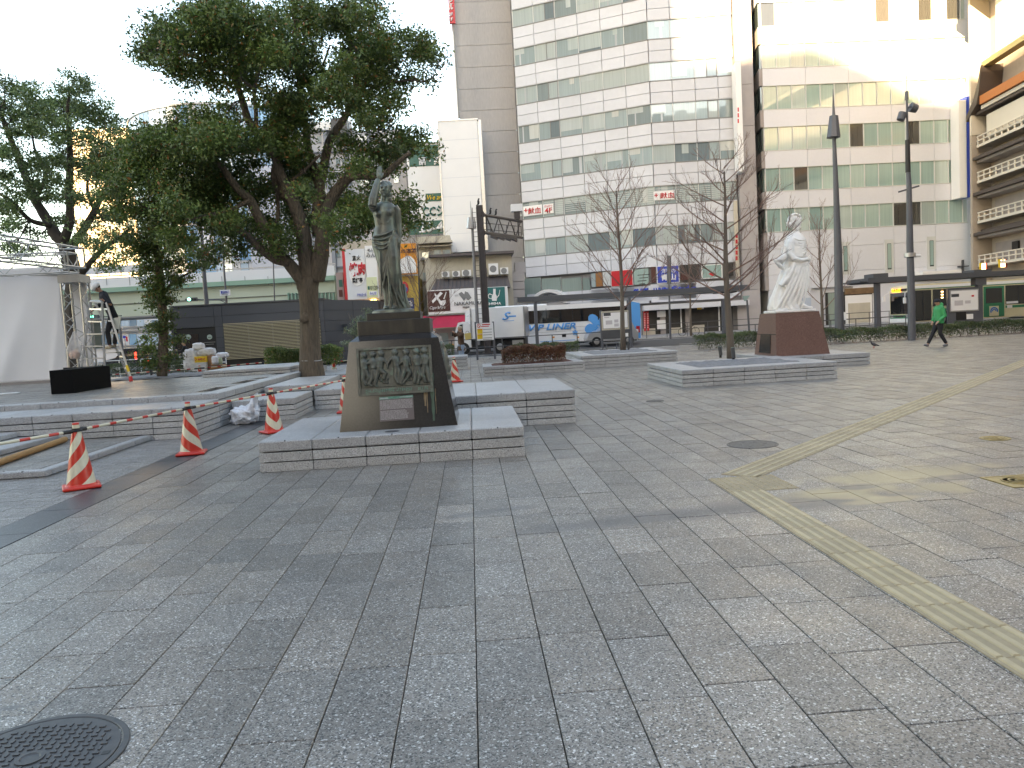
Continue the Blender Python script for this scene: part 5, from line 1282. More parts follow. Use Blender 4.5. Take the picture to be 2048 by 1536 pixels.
MB().cbox(-1.37, -.485, 9.64, 10.38, 1.47, 1.655, .008).build('upper_step', m_blackmat, ped); MB().cbox(-1.26, -.60, 9.72, 10.28, 1.655, 1.745, .006).build('top_step', m_blackmat, ped)
def front(x, z, out=0.):       # point on the sloping front face; x is measured at the real place
    f = (z-.35)/(zt-.35); return (x, y0+(Y0-y0)*f-out, z)
FB = Fac(ped, (0, 9.37), 0)
def fpt(px, py, out=0.):
    Y = 9.37
    for _ in range(3): p = D(px, py, Y); Y = front(0, p[2])[1]
    return Vector((p[0], Y-out, p[2]))
Zr = lambda x, y: (680+x/6.983, 660+y/6.983)
# relief frame and ground
c4 = [fpt(*Zr(*c)) for c in ((262, 925), (1308, 860), (1270, 205), (228, 262))]
def lerp2(u, v, out): # u right 0..1, v up 0..1
    a = c4[0].lerp(c4[1], u); b = c4[3].lerp(c4[2], u); p = a.lerp(b, v); return Vector((p[0], p[1]-out, p[2]))
def rquad(mb, u0, u1, v0, v1, o0, o1): mb.hexa([lerp2(u0, v0, o1), lerp2(u1, v0, o1), lerp2(u1, v0, o0), lerp2(u0, v0, o0)], [lerp2(u0, v1, o1), lerp2(u1, v1, o1), lerp2(u1, v1, o0), lerp2(u0, v1, o0)])
q = MB(); rquad(q, .04, .965, .16, .95, -.02, .008)
def rt(mb, pts, r): mb.tube([lerp2(u, v, o) for u, v, o in pts], r, 8)
def kid(mb, cx, top, lean, armL, armR, legL, legR, s=1.):
    """one child in high relief: head with curls, trunk, two arms, two legs"""
    h = .115*s; hx = cx; mb.ell(lerp2(hx, top-.06, .026), .036*s, .030, .038*s, 10)
    for k in range(7): a = k*.9; mb.ell(lerp2(hx+.034*math.cos(a), top-.045+.06*abs(math.sin(a)), .030), .014, .014, .014, 6)
    ch = (cx+lean*.3, top-.20, .024); hp = (cx+lean, top-.40, .022)
    rt(mb, [(hx, top-.10, .016), ch, hp], [.018, .042*s, .038*s]); rt(mb, [ch, (hp[0], hp[1]+.05, .036)], [.026, .032])
    for A_, sg in ((armL, -1), (armR, 1)):
        rt(mb, [(ch[0]+sg*.028, ch[1]+.05, .022)]+[(a, b__, .03) for a, b__ in A_], [.021, .017, .013, .012][:len(A_)+1])
    for A_, sg in ((legL, -1), (legR, 1)):
        rt(mb, [(hp[0]+sg*.012, hp[1], .022)]+[(a, b__, .026) for a, b__ in A_], [.034, .027, .018, .014][:len(A_)+1])
        a, b__ = A_[-1]; mb.ell(lerp2(a+.01, b__-.005, .022), .018, .014, .009, 8)
kid(q, .095, .90, .01, [(.07, .62), (.10, .55)], [(.14, .66), (.18, .72)], [(.07, .36), (.10, .22)], [(.15, .38), (.11, .28), (.17, .21)])
kid(q, .215, .91, .0, [(.17, .64), (.18, .72)], [(.25, .64), (.27, .58)], [(.19, .36), (.15, .24)], [(.25, .38), (.23, .22)], .9)
kid(q, .325, .92, -.03, [(.26, .66), (.24, .60)], [(.39, .68), (.41, .60)], [(.25, .38), (.22, .22), (.24, .19)], [(.37, .44), (.34, .33)])
kid(q, .51, .93, .02, [(.44, .72), (.40, .62), (.40, .55)], [(.56, .66), (.62, .70), (.64, .76)], [(.50, .36), (.53, .22)], [(.56, .42), (.55, .22)])
kid(q, .66, .92, -.01, [(.60, .66), (.56, .62)], [(.70, .66), (.72, .58)], [(.60, .36), (.57, .20)], [(.70, .42), (.66, .33), (.60, .22)])
kid(q, .80, .92, .0, [(.75, .68), (.79, .58)], [(.84, .62), (.81, .56)], [(.77, .38), (.75, .22)], [(.83, .36), (.80, .20)])
kid(q, .905, .93, .0, [(.87, .64), (.83, .57)], [(.95, .70), (.93, .60)], [(.87, .36), (.90, .22)], [(.94, .38), (.95, .22)])
for k in range(16): a = R_.uniform(.3, .9); rt(q, [(a, R_.uniform(.22, .3), .012), (a+R_.uniform(-.05, .05), R_.uniform(.25, .45), .016)], [.010, .006])
rel = remesh(q, .0042, 1); meshobj('relief_panel', rel, m_bronze2, ped)
q = MB(); 
for a in ((0, .035, 0, 1), (.965, 1, 0, 1), (.035, .965, .955, 1), (.035, .965, 0, .03)): rquad(q, *a, -.02, .028)
q.build('relief_frame', m_bronze2, ped)
q = MB(); rquad(q, .035, .965, .03, .155, -.02, .014); q.build('inscription_plate', m_bronze2, ped)
Rk = random.Random(5); q = MB(); u = .10     # raised strokes of the worn inscription
while u < .93:
    if not (.47 < u < .49 or .72 < u < .79):
        h0, h1 = .06, .125
        for k in range(Rk.choice((2, 3))):
            a = u+Rk.uniform(0, .012); 
            if Rk.random() < .5: rquad(q, a, a+.0035, h0, h1, .014, .019)
            else: v = Rk.uniform(h0, h1-.012); rquad(q, u, u+.016, v, v+.011, .014, .0185)
    u += .024
q.build('inscription', m_patina, ped)
# information plaque below, with print lines; the square code is left out
pq = [fpt(*Zr(*c)) for c in ((560, 1280), (1040, 1245), (1020, 905), (548, 940))]
def pl(u, v, out): a = pq[0].lerp(pq[1], u); b = pq[3].lerp(pq[2], u); p = a.lerp(b, v); return Vector((p[0], p[1]-out, p[2]))
def pquad(mb, u0, u1, v0, v1, o0, o1): mb.hexa([pl(u0, v0, o1), pl(u1, v0, o1), pl(u1, v0, o0), pl(u0, v0, o0)], [pl(u0, v1, o1), pl(u1, v1, o1), pl(u1, v1, o0), pl(u0, v1, o0)])
q = MB(); pquad(q, 0, 1, 0, 1, -.004, .010); q.build('plaque', M('plaque grey purple', (.10, .085, .095), .35), ped)
q = MB(); pquad(q, 0, 1, .90, 1, .010, .0108); q.build('plaque_header', m_patina, ped)
q = MB(); m_print = M('plaque print', (.5, .48, .5), .5)
for i in range(17):
    v = .83-i*.047
    if i == 8: continue
    u = .02
    while u < (.96 if i < 8 else .76):
        w_ = Rk.uniform(.03, .12); pquad(q, u, min(u+w_, .97), v, v+.014, .0101, .0107); u += w_+.012
pquad(q, .03, .26, .93, .965, .0109, .0113); pquad(q, .6, .97, .94, .96, .0109, .0113); q.build('plaque_print', m_print, ped)
# runs of lime, rust and verdigris below the relief, as thin crusts of their own
def run(mb, cx, w_, z0, z1, out):
    n = 9; L_a = []; R_a = []
    for i in range(n+1):
        f = i/n; z = z1+(z0-z1)*f; j = w_*(1-.55*f)*(1+.25*math.sin(i*2.1)); L_a.append(front(cx-j, z, out)); R_a.append(front(cx+j, z, out))
    mb.add(L_a+R_a, [(i, i+1, n+1+i+1, n+1+i) for i in range(n)])
q = MB(); run(q, fpt(*Zr(352, 1000))[0], .008, .78, .95, .0015); run(q, fpt(*Zr(335, 960))[0], .005, .88, .97, .0015); run(q, fpt(*Zr(1190, 1000))[0], .020, .60, .99, .0015); run(q, fpt(*Zr(1230, 1200))[0], .010, .52, .9, .0022); run(q, fpt(*Zr(1350, 1200))[0], .004, .5, .8, .0015)
q.build('lime_run', m_stain, ped)
q = MB(); run(q, fpt(*Zr(1300, 1050))[0], .026, .42, .99, .0008); q.build('copper_run', m_greenrun, ped)
# right side relief: children in the round seen in profile
q = MB()
for (px, py, r) in ((884, 692, .055), (889, 706, .05), (893, 722, .06), (897, 738, .055), (899, 752, .05), (886, 700, .04)):
    p = D(px-2, py, 9.75); q.ell((p[0]-.01, 9.85, p[2]), r, .10, r*1.2, 9)
q.ell((-.35, 9.95, 1.02), .06, .35, .28, 10)
meshobj('side_relief', remesh(q, .012, 1), m_bronze2, ped)

# --- the bronze woman
def fold_ring(cx, cy, a, b, z, n=72, amp=0., k=9, ph=0., amp2=0., k2=5, ph2=0.):
    out = []
    for i in range(n):
        t = 2*math.pi*i/n; f = 1+amp*math.sin(k*t+ph)+amp2*math.sin(k2*t+ph2)
        out.append((cx+a*math.cos(t)*f, cy+b*math.sin(t)*f, z))
    return out
bs = thing('bronze_statue', 'green grey bronze statue of a draped woman raising one arm to her face', 'statue', (-.96, 10.0, 1.745))
q = MB(); rows = [(1.785,-1.09,-.76,.12),(1.86,-1.06,-.79,.115),(1.93,-1.055,-.815,.11),(2.03,-1.075,-.825,.105),(2.16,-1.08,-.83,.11),(2.29,-1.09,-.835,.115),(2.43,-1.115,-.825,.12),(2.58,-1.15,-.82,.125),(2.67,-1.16,-.82,.125),(2.75,-1.135,-.85,.11),(2.83,-1.11,-.86,.10),(2.92,-1.115,-.86,.105),(3.0,-1.13,-.845,.11),(3.06,-1.14,-.835,.10),(3.10,-1.11,-.86,.085),(3.125,-1.04,-.91,.06)]
rings = []
for i, (z, a, b_, d) in enumerate(rows):
    dr = max(0, min(1, (2.72-z)/.15))
    rings.append(fold_ring((a+b_)/2, 9.99, (b_-a)/2, d, z, 96, .05*dr, 11, z*9, .05*dr, 4, z*5+1))
q.loft(rings)
T = lambda pts, r, n=10: q.tube(pts, r, n)
# thighs and shins pushing through the cloth
T([(-.92, 9.93, 2.66), (-.90, 9.88, 2.42), (-.895, 9.87, 2.22), (-.915, 9.91, 2.0), (-.93, 9.93, 1.82)], [.085, .075, .062, .05, .045])
T([(-1.06, 9.95, 2.62), (-1.04, 9.93, 2.38), (-1.02, 9.92, 2.2), (-1.01, 9.93, 2.0), (-1.01, 9.93, 1.82)], [.075, .065, .055, .045, .04])
q.ell((-1.03, 9.86, 1.805), .035, .075, .025, 10); q.ell((-.93, 9.87, 1.80), .035, .07, .025, 10)
# sash and falling folds
for j, (z0, sag, x0_, x1_) in enumerate(((2.70, .035, -1.15, -.85), (2.67, .06, -1.155, -.84), (2.63, .085, -1.155, -.85), (2.58, .09, -1.14, -.9))):
    P = []
    for i in range(9):
        f = i/8; x = x0_+(x1_-x0_)*f; P.append((x, 9.99-.145*math.sqrt(max(.05, 1-((x+.985)/.19)**2)), z0-sag*math.sin(math.pi*f*.9)+f*.09))
    T(P, [.008]+[.016-.002*j]*7+[.006], 8)
for (xa, za, xb, zb, r) in ((-.88, 2.74, -1.03, 2.25, .016), (-.90, 2.68, -1.05, 2.05, .013), (-.86, 2.66, -.99, 2.2, .012), (-.97, 2.4, -.965, 1.82, .018), (-1.06, 2.5, -1.075, 1.95, .012), (-.84, 2.5, -.80, 1.80, .014), (-.98, 2.3, -.86, 1.79, .014), (-.95, 2.2, -.80, 1.78, .013)):
    P = [(xa+(xb-xa)*f, 9.99-.135*math.sqrt(max(.15, 1-((xa+(xb-xa)*f+.965)/.2)**2))-.005, za+(zb-za)*f) for f in [i/8 for i in range(9)]]; T(P, [r*.7]+[r]*7+[r*.6], 8)
T([(-.80, 9.98, 2.1), (-.79, 9.97, 1.9), (-.75, 9.97, 1.79)], [.02, .03, .03])
# torso relief
q.ell((-1.045, 9.915, 2.975), .050, .05, .048, 12); q.ell((-.925, 9.915, 2.985), .050, .05, .048, 12); q.ell((-.985, 9.915, 2.79), .06, .03, .06, 10); T([(-1.07, 9.92, 2.9), (-1.03, 9.9, 2.86), (-.985, 9.9, 2.885)], .012); T([(-.985, 9.9, 2.885), (-.94, 9.9, 2.86), (-.90, 9.92, 2.9)], .012)
# neck, head with hair
T([(-.98, 9.98, 3.08), (-.965, 9.965, 3.20)], [.052, .045]); q.ell((-.955, 9.95, 3.275), .066, .082, .095, 16); q.ell((-.94, 9.99, 3.30), .075, .08, .085, 14); q.ell((-.905, 10.0, 3.22), .04, .05, .06, 10); q.ell((-.90, 9.99, 3.16), .028, .04, .05, 8)
T([(-.962, 9.875, 3.29), (-.962, 9.862, 3.262), (-.962, 9.87, 3.255)], [.010, .014, .01]); q.ell((-.962, 9.878, 3.228), .02, .01, .007, 8); q.ell((-.965, 9.885, 3.198), .018, .016, .016, 8)
for sx in (-.026, .026): q.ell((-.96+sx, 9.876, 3.285), .012, .006, .006, 8); T([(-.96+sx-.02, 9.874, 3.300), (-.96+sx+.02, 9.872, 3.302)], .007, 6)
for k in range(9): a = k*.5; q.ell((-.94+.065*math.cos(a), 9.96+.03*math.sin(k), 3.32+.05*abs(math.sin(a))), .022, .03, .02, 8)
# raised right arm, elbow towards the viewer, hand in front of the brow
T([(-1.10, 9.98, 3.06), (-1.11, 9.90, 3.07), (-1.105, 9.78, 3.065)], [.062, .055, .048]); T([(-1.105, 9.77, 3.05), (-1.09, 9.78, 3.14), (-1.05, 9.82, 3.28), (-1.02, 9.85, 3.385)], [.05, .052, .044, .033])
q.ell((-1.005, 9.86, 3.425), .032, .02, .045, 10)
for k, (dx, L_f) in enumerate(((-.022, .10), (-.008, .115), (.006, .11), (.02, .09))): T([(-1.002+dx, 9.86, 3.44), (-.998+dx*1.2, 9.865, 3.44+L_f*.5), (-.985+dx, 9.88, 3.44+L_f)], [.011, .010, .007], 8)
T([(-.985, 9.855, 3.40), (-.962, 9.86, 3.43), (-.950, 9.87, 3.465)], [.012, .011, .008], 8)
# left arm hanging back along the hip
T([(-.86, 9.99, 3.06), (-.828, 10.0, 3.02), (-.818, 10.02, 2.85), (-.815, 10.0, 2.68)], [.055, .05, .040, .028]); q.ell((-.815, 9.98, 2.64), .022, .03, .042, 8)
for k in range(4): T([(-.815, 9.955+k*.016, 2.62), (-.818, 9.95+k*.016, 2.57), (-.822, 9.96+k*.014, 2.535)], [.010, .009, .007], 6)
T([(-.82, 9.955, 2.65), (-.835, 9.935, 2.61), (-.84, 9.935, 2.585)], [.011, .009, .007], 6)
meshobj('figure', remesh(q, .0065, 1), m_bronze, bs)
q = MB(); n = 32; pl_ = lambda r, z: [(-.955+r*1.14*math.cos(2*math.pi*i/n), 9.98+r*math.sin(2*math.pi*i/n)*.95, z) for i in range(n)]
q.loft([pl_(.235, 1.745), pl_(.23, 1.775), pl_(.20, 1.79)]); q.build('plinth', m_bronze, bs, smooth=30)

# --- white marble statue
pw_ = thing('statue_pedestal', 'tapered reddish brown granite pedestal with a dark plaque on its left face', 'pedestal', (8.6, 21.0, .3))
Bp = [G(1515, 708, .3), G(1563, 712, .3), G(1660, 708, .3)]; lo = [(Bp[0][0], Bp[0][1]), (Bp[1][0], Bp[1][1]), (Bp[2][0], Bp[2][1])]
lo = [(8.10, 21.75), (8.16, 20.12), (9.34, 19.98), (9.32, 21.75)]; tpz = 1.43
hi_ = [(8.16, 21.6), (8.12, 20.32), (9.16, 20.22), (9.16, 21.6)]
p1_, p2_, p3_ = D(1527, 627, 21.4), D(1551.5, 626, 20.3), D(1638, 620, 20.2); hi_ = [(p1_[0]+.03, 21.6), (p2_[0], 20.3), (p3_[0], 20.2), (p3_[0]+.02, 21.6)]
p1_, p2_, p3_ = D(1516, 708, 21.4), D(1553.5, 712, 20.1), D(1660, 707, 20.0); lo = [(p1_[0]+.03, 21.75), (p2_[0], 20.12), (p3_[0], 20.0), (p3_[0]+.02, 21.75)]
_d = Vector((lo[0][0]-lo[1][0], lo[0][1]-lo[1][1])); hi_[0] = (hi_[1][0]+_d[0]*.72, hi_[1][1]+_d[1]*.72)
q = MB(); q.hexa([(x, y, .3) for x, y in (lo[1], lo[2], lo[3], lo[0])], [(x, y, tpz) for x, y in (hi_[1], hi_[2], hi_[3], hi_[0])]); q.build('block', m_brown, pw_)
def side(u, v, out=0.):   # on the left face: u from back to front, v up
    a = Vector((*lo[0], .3)).lerp(Vector((*lo[1], .3)), u); b = Vector((*hi_[0], tpz)).lerp(Vector((*hi_[1], tpz)), u); p = a.lerp(b, v); return Vector((p[0]-out, p[1]-out*.1, p[2]))
q = MB(); q.hexa([side(.22, .06, .015), side(.74, .06, .015), side(.74, .06, -.01), side(.22, .06, -.01)], [side(.22, .50, .015), side(.74, .50, .015), side(.74, .50, -.01), side(.22, .50, -.01)]); q.build('plaque', m_blackst, pw_)
q = MB(); q.hexa([side(.01, .50, .006), side(.99, .50, .006), side(.99, .50, -.01), side(.01, .50, -.01)], [side(.01, .515, .006), side(.99, .515, .006), side(.99, .515, -.01), side(.01, .515, -.01)]); q.build('seam', m_joint, pw_)
ws = thing('marble_statue', 'white marble statue of a laurelled figure in a flowing robe on the brown pedestal', 'statue', (8.7, 20.9, tpz))
q = MB(); RW_ = [(1.50,8.18,9.16,.36),(1.60,8.17,9.08,.35),(1.80,8.22,8.97,.33),(2.02,8.32,9.02,.31),(2.29,8.43,9.10,.29),(2.46,8.48,9.15,.28),(2.57,8.53,9.18,.27),(2.73,8.60,9.20,.26),(2.85,8.62,9.20,.25),(3.07,8.63,9.20,.25),(3.26,8.63,9.21,.25),(3.40,8.66,9.20,.23),(3.50,8.72,9.14,.19),(3.58,8.79,9.04,.13)]
rings = []
for (z, a, b_, d) in RW_:
    dr = max(0, min(1, (2.8-z)/.3)); rings.append(fold_ring((a+b_)/2, 20.92, (b_-a)/2, d, z, 110, .07*dr+.01, 13, z*3.2, .045*dr+.012, 6, z*2+1))
q.loft(rings)
T = lambda pts, r, n=10: q.tube(pts, r, n)
# long falling folds sweeping down to the left
for (xa, za, xb, zb, r) in ((8.95, 2.75, 8.35, 1.52, .05), (8.88, 2.75, 8.24, 1.55, .045), (9.02, 2.72, 8.5, 1.5, .045), (9.08, 2.7, 8.66, 1.5, .04), (9.12, 2.65, 8.8, 1.5, .04), (9.15, 2.5, 8.92, 1.5, .035), (8.75, 2.75, 8.5, 2.2, .06), (8.7, 2.55, 8.38, 2.15, .05)):
    P = []
    for i in range(10):
        f = i/9; x = xa+(xb-xa)*(f**1.15); z = za+(zb-za)*f; P.append((x, 20.92-.30-.05*math.sin(f*3), z))
    T(P, [r*.6]+[r]*8+[r*.8], 8)
q.add(*(lambda P: ([(x, y, z) for (x, z) in P for y in (20.6, 20.75)], [(0, 2, 4, 6, 8)[::1], (9, 7, 5, 3, 1)]+[(2*i, 2*i+1, (2*i+3) % 10, (2*i+2) % 10) for i in range(5)]))([(8.92, 2.72), (8.98, 2.5), (8.55, 2.06), (8.36, 2.2), (8.6, 2.6)]))
T([(8.20, 20.7, 1.55), (8.3, 20.6, 1.50), (8.5, 20.6, 1.52)], [.03, .06, .04])
# torso, neck, head in profile to the right with laurel
T([(8.93, 20.9, 3.52), (8.95, 20.88, 3.72)], [.10, .085]); q.ell((8.95, 20.88, 3.84), .125, .11, .165, 16); q.ell((8.88, 20.89, 3.92), .165, .13, .13, 14)
T([(9.06, 20.87, 3.90), (9.105, 20.87, 3.825), (9.07, 20.87, 3.81)], [.018, .026, .018]); q.ell((9.065, 20.87, 3.775), .024, .03, .016, 8); q.ell((9.045, 20.87, 3.715), .045, .045, .036, 8); q.ell((9.03, 20.80, 3.86), .03, .02, .03, 8)
for sg in (-.03, .03): q.ell((9.035, 20.88+sg, 3.875), .012, .012, .01, 8)
for k in range(14): a = k/13*math.pi*1.1-.1; q.ell((8.90+.15*math.cos(a), 20.80+.02*(k % 3), 3.93+.13*math.sin(a)), .042, .05, .034, 8)
for k in range(12): q.ell((8.76-.025*(k % 3)+.05*(k // 4), 20.80+.02*(k % 5), 3.74+.05*(k % 4)), .05, .05, .042, 8)
q.ell((8.75, 20.9, 3.78), .06, .06, .05, 8)
# shoulder, arms: right arm bent across the front, scroll held out at the left
T([(8.80, 20.78, 3.42), (8.72, 20.72, 3.28), (8.68, 20.66, 3.0), (8.74, 20.6, 2.86), (8.95, 20.56, 2.80), (9.12, 20.58, 2.84)], [.10, .095, .08, .072, .058, .042])
q.ell((9.14, 20.58, 2.85), .05, .035, .04, 10)
for k in range(4): T([(9.13, 20.57, 2.87-.022*k), (9.18, 20.56, 2.865-.022*k), (9.205, 20.585, 2.85-.022*k)], [.017, .015, .011], 6)
T([(9.12, 20.56, 2.88), (9.14, 20.54, 2.92), (9.16, 20.55, 2.94)], [.017, .014, .011], 6)
T([(8.60, 20.85, 3.2), (8.56, 20.8, 2.9), (8.45, 20.72, 2.78)], [.08, .08, .06])
T([(8.56, 20.7, 2.95), (8.42, 20.68, 2.86), (8.30, 20.68, 2.85), (8.24, 20.68, 2.83)], [.10, .08, .06, .03]); T([(8.32, 20.68, 2.84), (8.40, 20.7, 2.68), (8.52, 20.72, 2.60)], [.05, .06, .05]); T([(8.26, 20.68, 2.80), (8.45, 20.66, 2.66)], [.035, .04])
q.ell((9.02, 20.74, 3.22), .11, .08, .12, 12); q.ell((8.86, 20.72, 3.26), .10, .08, .12, 12)
for k in range(7): T([(8.72+.02*k, 20.72, 3.46-.06*k), (8.90+.03*k, 20.655, 3.36-.075*k), (9.16, 20.74, 3.34-.055*k)], [.016, .022, .014], 6)
for k in range(6): T([(8.78+.05*k, 20.70, 3.42-.04*k), (8.74+.05*k, 20.66, 3.15), (8.80+.04*k, 20.64, 2.90)], [.02, .022, .016], 6)
for k in range(4): T([(8.75, 20.62, 2.78-.03*k), (8.95, 20.58, 2.74-.03*k), (9.17, 20.62, 2.80-.03*k)], .022, 6)
T([(8.95, 20.60, 1.60), (9.08, 20.56, 1.535), (9.2, 20.56, 1.53)], [.06, .05, .03])
meshobj('figure', remesh(q, .0135, 1), m_marble, ws)
q = MB(); q.cbox(8.17, 9.27, 20.5, 21.4, tpz, tpz+.07, .015); q.build('plinth', m_marble, ws)

# ================================================================ people
m_skin = M('skin', (.42, .24, .17), .5); m_navy = M('dark navy workwear', (.012, .014, .022), .8, noise=(8, .2)); m_hair = M('dark hair', (.012, .009, .008), .6); m_hairr = M('reddish hair', (.10, .025, .02), .6)
m_greenj = M('bright green jacket', (.02, .30, .10), .6, noise=(7, .15)); m_trs = M('black trousers', (.012, .012, .016), .8, noise=(8, .2)); m_browncoat = M('brown coat', (.09, .045, .025), .85, noise=(9, .2)); m_jeans = M('light jeans', (.22, .30, .42), .8); m_cap = M('beige hat', (.45, .38, .28), .8); m_grey = M('grey trousers', (.28, .30, .33), .8); m_beanie = M('dark beanie', (.02, .022, .03), .9)
m_mask = M('white face mask', (.8, .8, .8), .7)
def human(label, base, rz, J, top=m_navy, legs=m_trs, shoe=m_black, hair=m_hair, hat=None, s=1., hood=False, longcoat=0., mask=False, hips=.13, chest=.16):
    """local frame: the person faces -Y; J overrides joints (metres for a 1.6 m body)"""
    t = thing('person', label, 'person', base, rz)
    j = dict(head=(0, -.02, 1.50), neck=(0, 0, 1.36), sl=(-.17, 0, 1.30), sr=(.17, 0, 1.30), hip=(0, 0, .84), hl=(-.085, 0, .82), hr=(.085, 0, .82), kl=(-.09, -.02, .44), kr=(.09, -.02, .44), al=(-.09, .02, .07), ar=(.09, .02, .07), el=(-.22, .02, 1.03), er=(.22, .02, 1.03), wl=(-.22, -.06, .80), wr=(.22, -.06, .80), fd=(0, -1, 0)); j.update(J)
    j = {k: Vector(v)*(s if k != 'fd' else 1) for k, v in j.items()}
    fd = j['fd'].normalized(); h = j['head']; up = (h-j['neck']).normalized(); sd = fd.cross(up).normalized()
    q = MB(); q.tube([j['hip'], (j['hip']+j['neck'])/2, j['neck'], h], [.09*s, .10*s, .055*s, .05*s], 10)
    M3 = Matrix((sd, fd, up)).transposed()
    q.ell(h, .072*s, .088*s, .108*s, 14, rot=M3)
    f = lambda a, b, c: h+sd*a*s+fd*b*s+up*c*s
    q.tube([f(0, .083, .02), f(0, .104, -.018), f(0, .088, -.026)], [.009*s, .014*s, .01*s], 6); q.ell(f(0, .082, -.055), .024*s, .012*s, .008*s, 8); q.ell(f(0, .066, -.088), .03*s, .022*s, .02*s, 8)
    for sg in (-1, 1): q.ell(f(.073*sg, -.005, -.005), .010*s, .018*s, .028*s, 8); q.ell(f(.028*sg, .080, .015), .013*s, .008*s, .008*s, 6); q.tube([f(.012*sg, .084, .032), f(.045*sg, .074, .034)], .007*s, 5)
    for S_, e, w_ in (('sl', 'el', 'wl'), ('sr', 'er', 'wr')):
        q.tube([j['neck']-Vector((0, 0, .05*s)), j[S_], j[e], j[w_]], [.05*s, .042*s, .035*s, .026*s], 8)
        d = (j[w_]-j[e]).normalized(); o_ = (sd-d*sd.dot(d)); o_ = o_.normalized() if o_.length > .2 else d.orthogonal().normalized(); pn = d.cross(o_); c_ = j[w_]+d*.04*s
        q.tube([j[w_], c_, c_+d*.035*s], [.024*s, .034*s, .030*s], 8)
        for k, L_f in enumerate((.062, .075, .07, .055)):
            r = c_+d*.03*s+o_*(k-1.5)*.018*s; q.tube([r, r+d*L_f*.55*s+pn*.008*s, r+d*L_f*s*.9+pn*.03*s], [.0105*s, .0095*s, .0075*s], 6)
        r = c_-d*.012*s+o_*-.028*s; q.tube([r, r+d*.03*s-o_*.022*s, r+d*.055*s-o_*.016*s+pn*.015*s], [.013*s, .011*s, .008*s], 6)
    for a, b, c in (('hl', 'kl', 'al'), ('hr', 'kr', 'ar')): q.tube([j[a], j[b], j[c], j[c]-Vector((0, 0, .03*s))], [.07*s, .05*s, .036*s, .036*s], 8)
    def mo(nm, qq, vox, mat, sm=2): return meshobj(nm, remesh(qq, vox, sm), mat, t, world=False)
    mo('body', q, .0085, m_skin, 1)
    q = MB(); mid = j['hip'].lerp(j['neck'], .5); ax_ = (j['neck']-j['hip']).normalized(); sdd = (j['sr']-j['sl']).normalized(); fr_ = ax_.cross(sdd)
    def ring(c, a, b): return [c+sdd*a*math.cos(u)+fr_*b*math.sin(u) for u in [2*math.pi*i/20 for i in range(20)]]
    rr_ = [ring(j['hip']-Vector((0, 0, (.06+longcoat)*s)), (hips+.025+longcoat*.12)*s, (.115+longcoat*.12)*s), ring(j['hip'], (hips+.02)*s, .115*s), ring(mid, (chest-.01)*s, .12*s), ring(j['hip'].lerp(j['neck'], .78), (chest+.01)*s, .125*s), ring(j['hip'].lerp(j['neck'], .93), (chest-.04)*s, .095*s), ring(j['neck']+ax_*.02*s, .062*s, .062*s)]
    q.loft(rr_)
    for S_, e, w_ in (('sl', 'el', 'wl'), ('sr', 'er', 'wr')): q.tube([j[S_].lerp(j['neck'], .35), j[S_], j[e], j[w_]+(j[e]-j[w_])*.06], [.07*s, .072*s, .060*s, .044*s], 10)
    if hood: q.ell(j['neck']-fd*.07*s+up*.03*s, .11*s, .08*s, .08*s, 12); q.tube([f(-.07, .03, -.13), f(0, .07, -.15), f(.07, .03, -.13)], .03*s, 8)
    for k in range(4): z_ = .25+.17*k; c_ = j['hip'].lerp(j['neck'], z_); q.tube([c_+sdd*.1*s-fr_*.10*s, c_-fr_*.118*s, c_-sdd*.1*s-fr_*.10*s], .012*s, 6)
    mo('jacket', q, .012, top)
    q = MB(); q.tube([j['hip']+Vector((0, 0, .05*s)), j['hip']-Vector((0, 0, .05*s))], [.12*s, .125*s], 12)
    for a, b, c in (('hl', 'kl', 'al'), ('hr', 'kr', 'ar')): q.tube([j[a]+Vector((0, 0, .03*s)), j[a].lerp(j[b], .5), j[b], j[b].lerp(j[c], .5), j[c]+(j[b]-j[c])*.08], [.095*s, .085*s, .066*s, .060*s, .055*s], 10)
    mo('trousers', q, .012, legs)
    for c in ('al', 'ar'):
        q = MB(); a = j[c]; dirf = Vector(J.get('toe_'+c, fd)).normalized(); q.ell(a-Vector((0, 0, .028*s))+dirf*.055*s, .042*s, .042*s, .036*s, 10); q.tube([a-dirf*.03*s-Vector((0, 0, .03*s)), a+dirf*.06*s-Vector((0, 0, .035*s)), a+dirf*.13*s-Vector((0, 0, .045*s))], [.040*s, .042*s, .030*s], 10); q.tube([a, a-Vector((0, 0, .03*s))], .042*s, 10)
        mo('shoe', q, .009, shoe)
    q = MB(); q.ell(f(0, -.022, .028), .080*s, .090*s, .100*s, 14, rot=M3)
    if hair is m_hairr or mask: q.tube([f(-.07, -.02, 0), f(-.085, -.03, -.15)], [.03*s, .035*s], 8); q.tube([f(.07, -.02, 0), f(.085, -.03, -.15)], [.03*s, .035*s], 8); q.ell(f(0, -.06, -.06), .08*s, .05*s, .1*s, 10)
    mo('hair', q, .012, hair)
    if hat == 'helmet':
        q = MB(); q.ell(f(0, -.01, .045), .098*s, .118*s, .092*s, 16, rot=M3); q.tube([f(0, .06, .03), f(0, .135, .02)], [.075*s, .05*s], 10); mo('helmet', q, .010, m_white)
        q = MB(); q.tube([f(-.085, .0, .0), f(-.06, .03, -.09), f(.06, .03, -.09), f(.085, 0, 0)], .006*s, 5); q.build('chin_strap', m_black, t, local=True)
    elif hat: q = MB(); q.ell(f(0, -.015, .045), .090*s, .104*s, .085*s, 14, rot=M3); q.tube([f(-.04, .085, .03), f(.04, .085, .03)], .022*s, 8); mo('hat', q, .010, hat)
    if mask: q = MB(); q.ell(f(0, .072, -.045), .045*s, .035*s, .04*s, 10, rot=M3); mo('face_mask', q, .010, m_mask)
    return t
g = G(1879, 693)
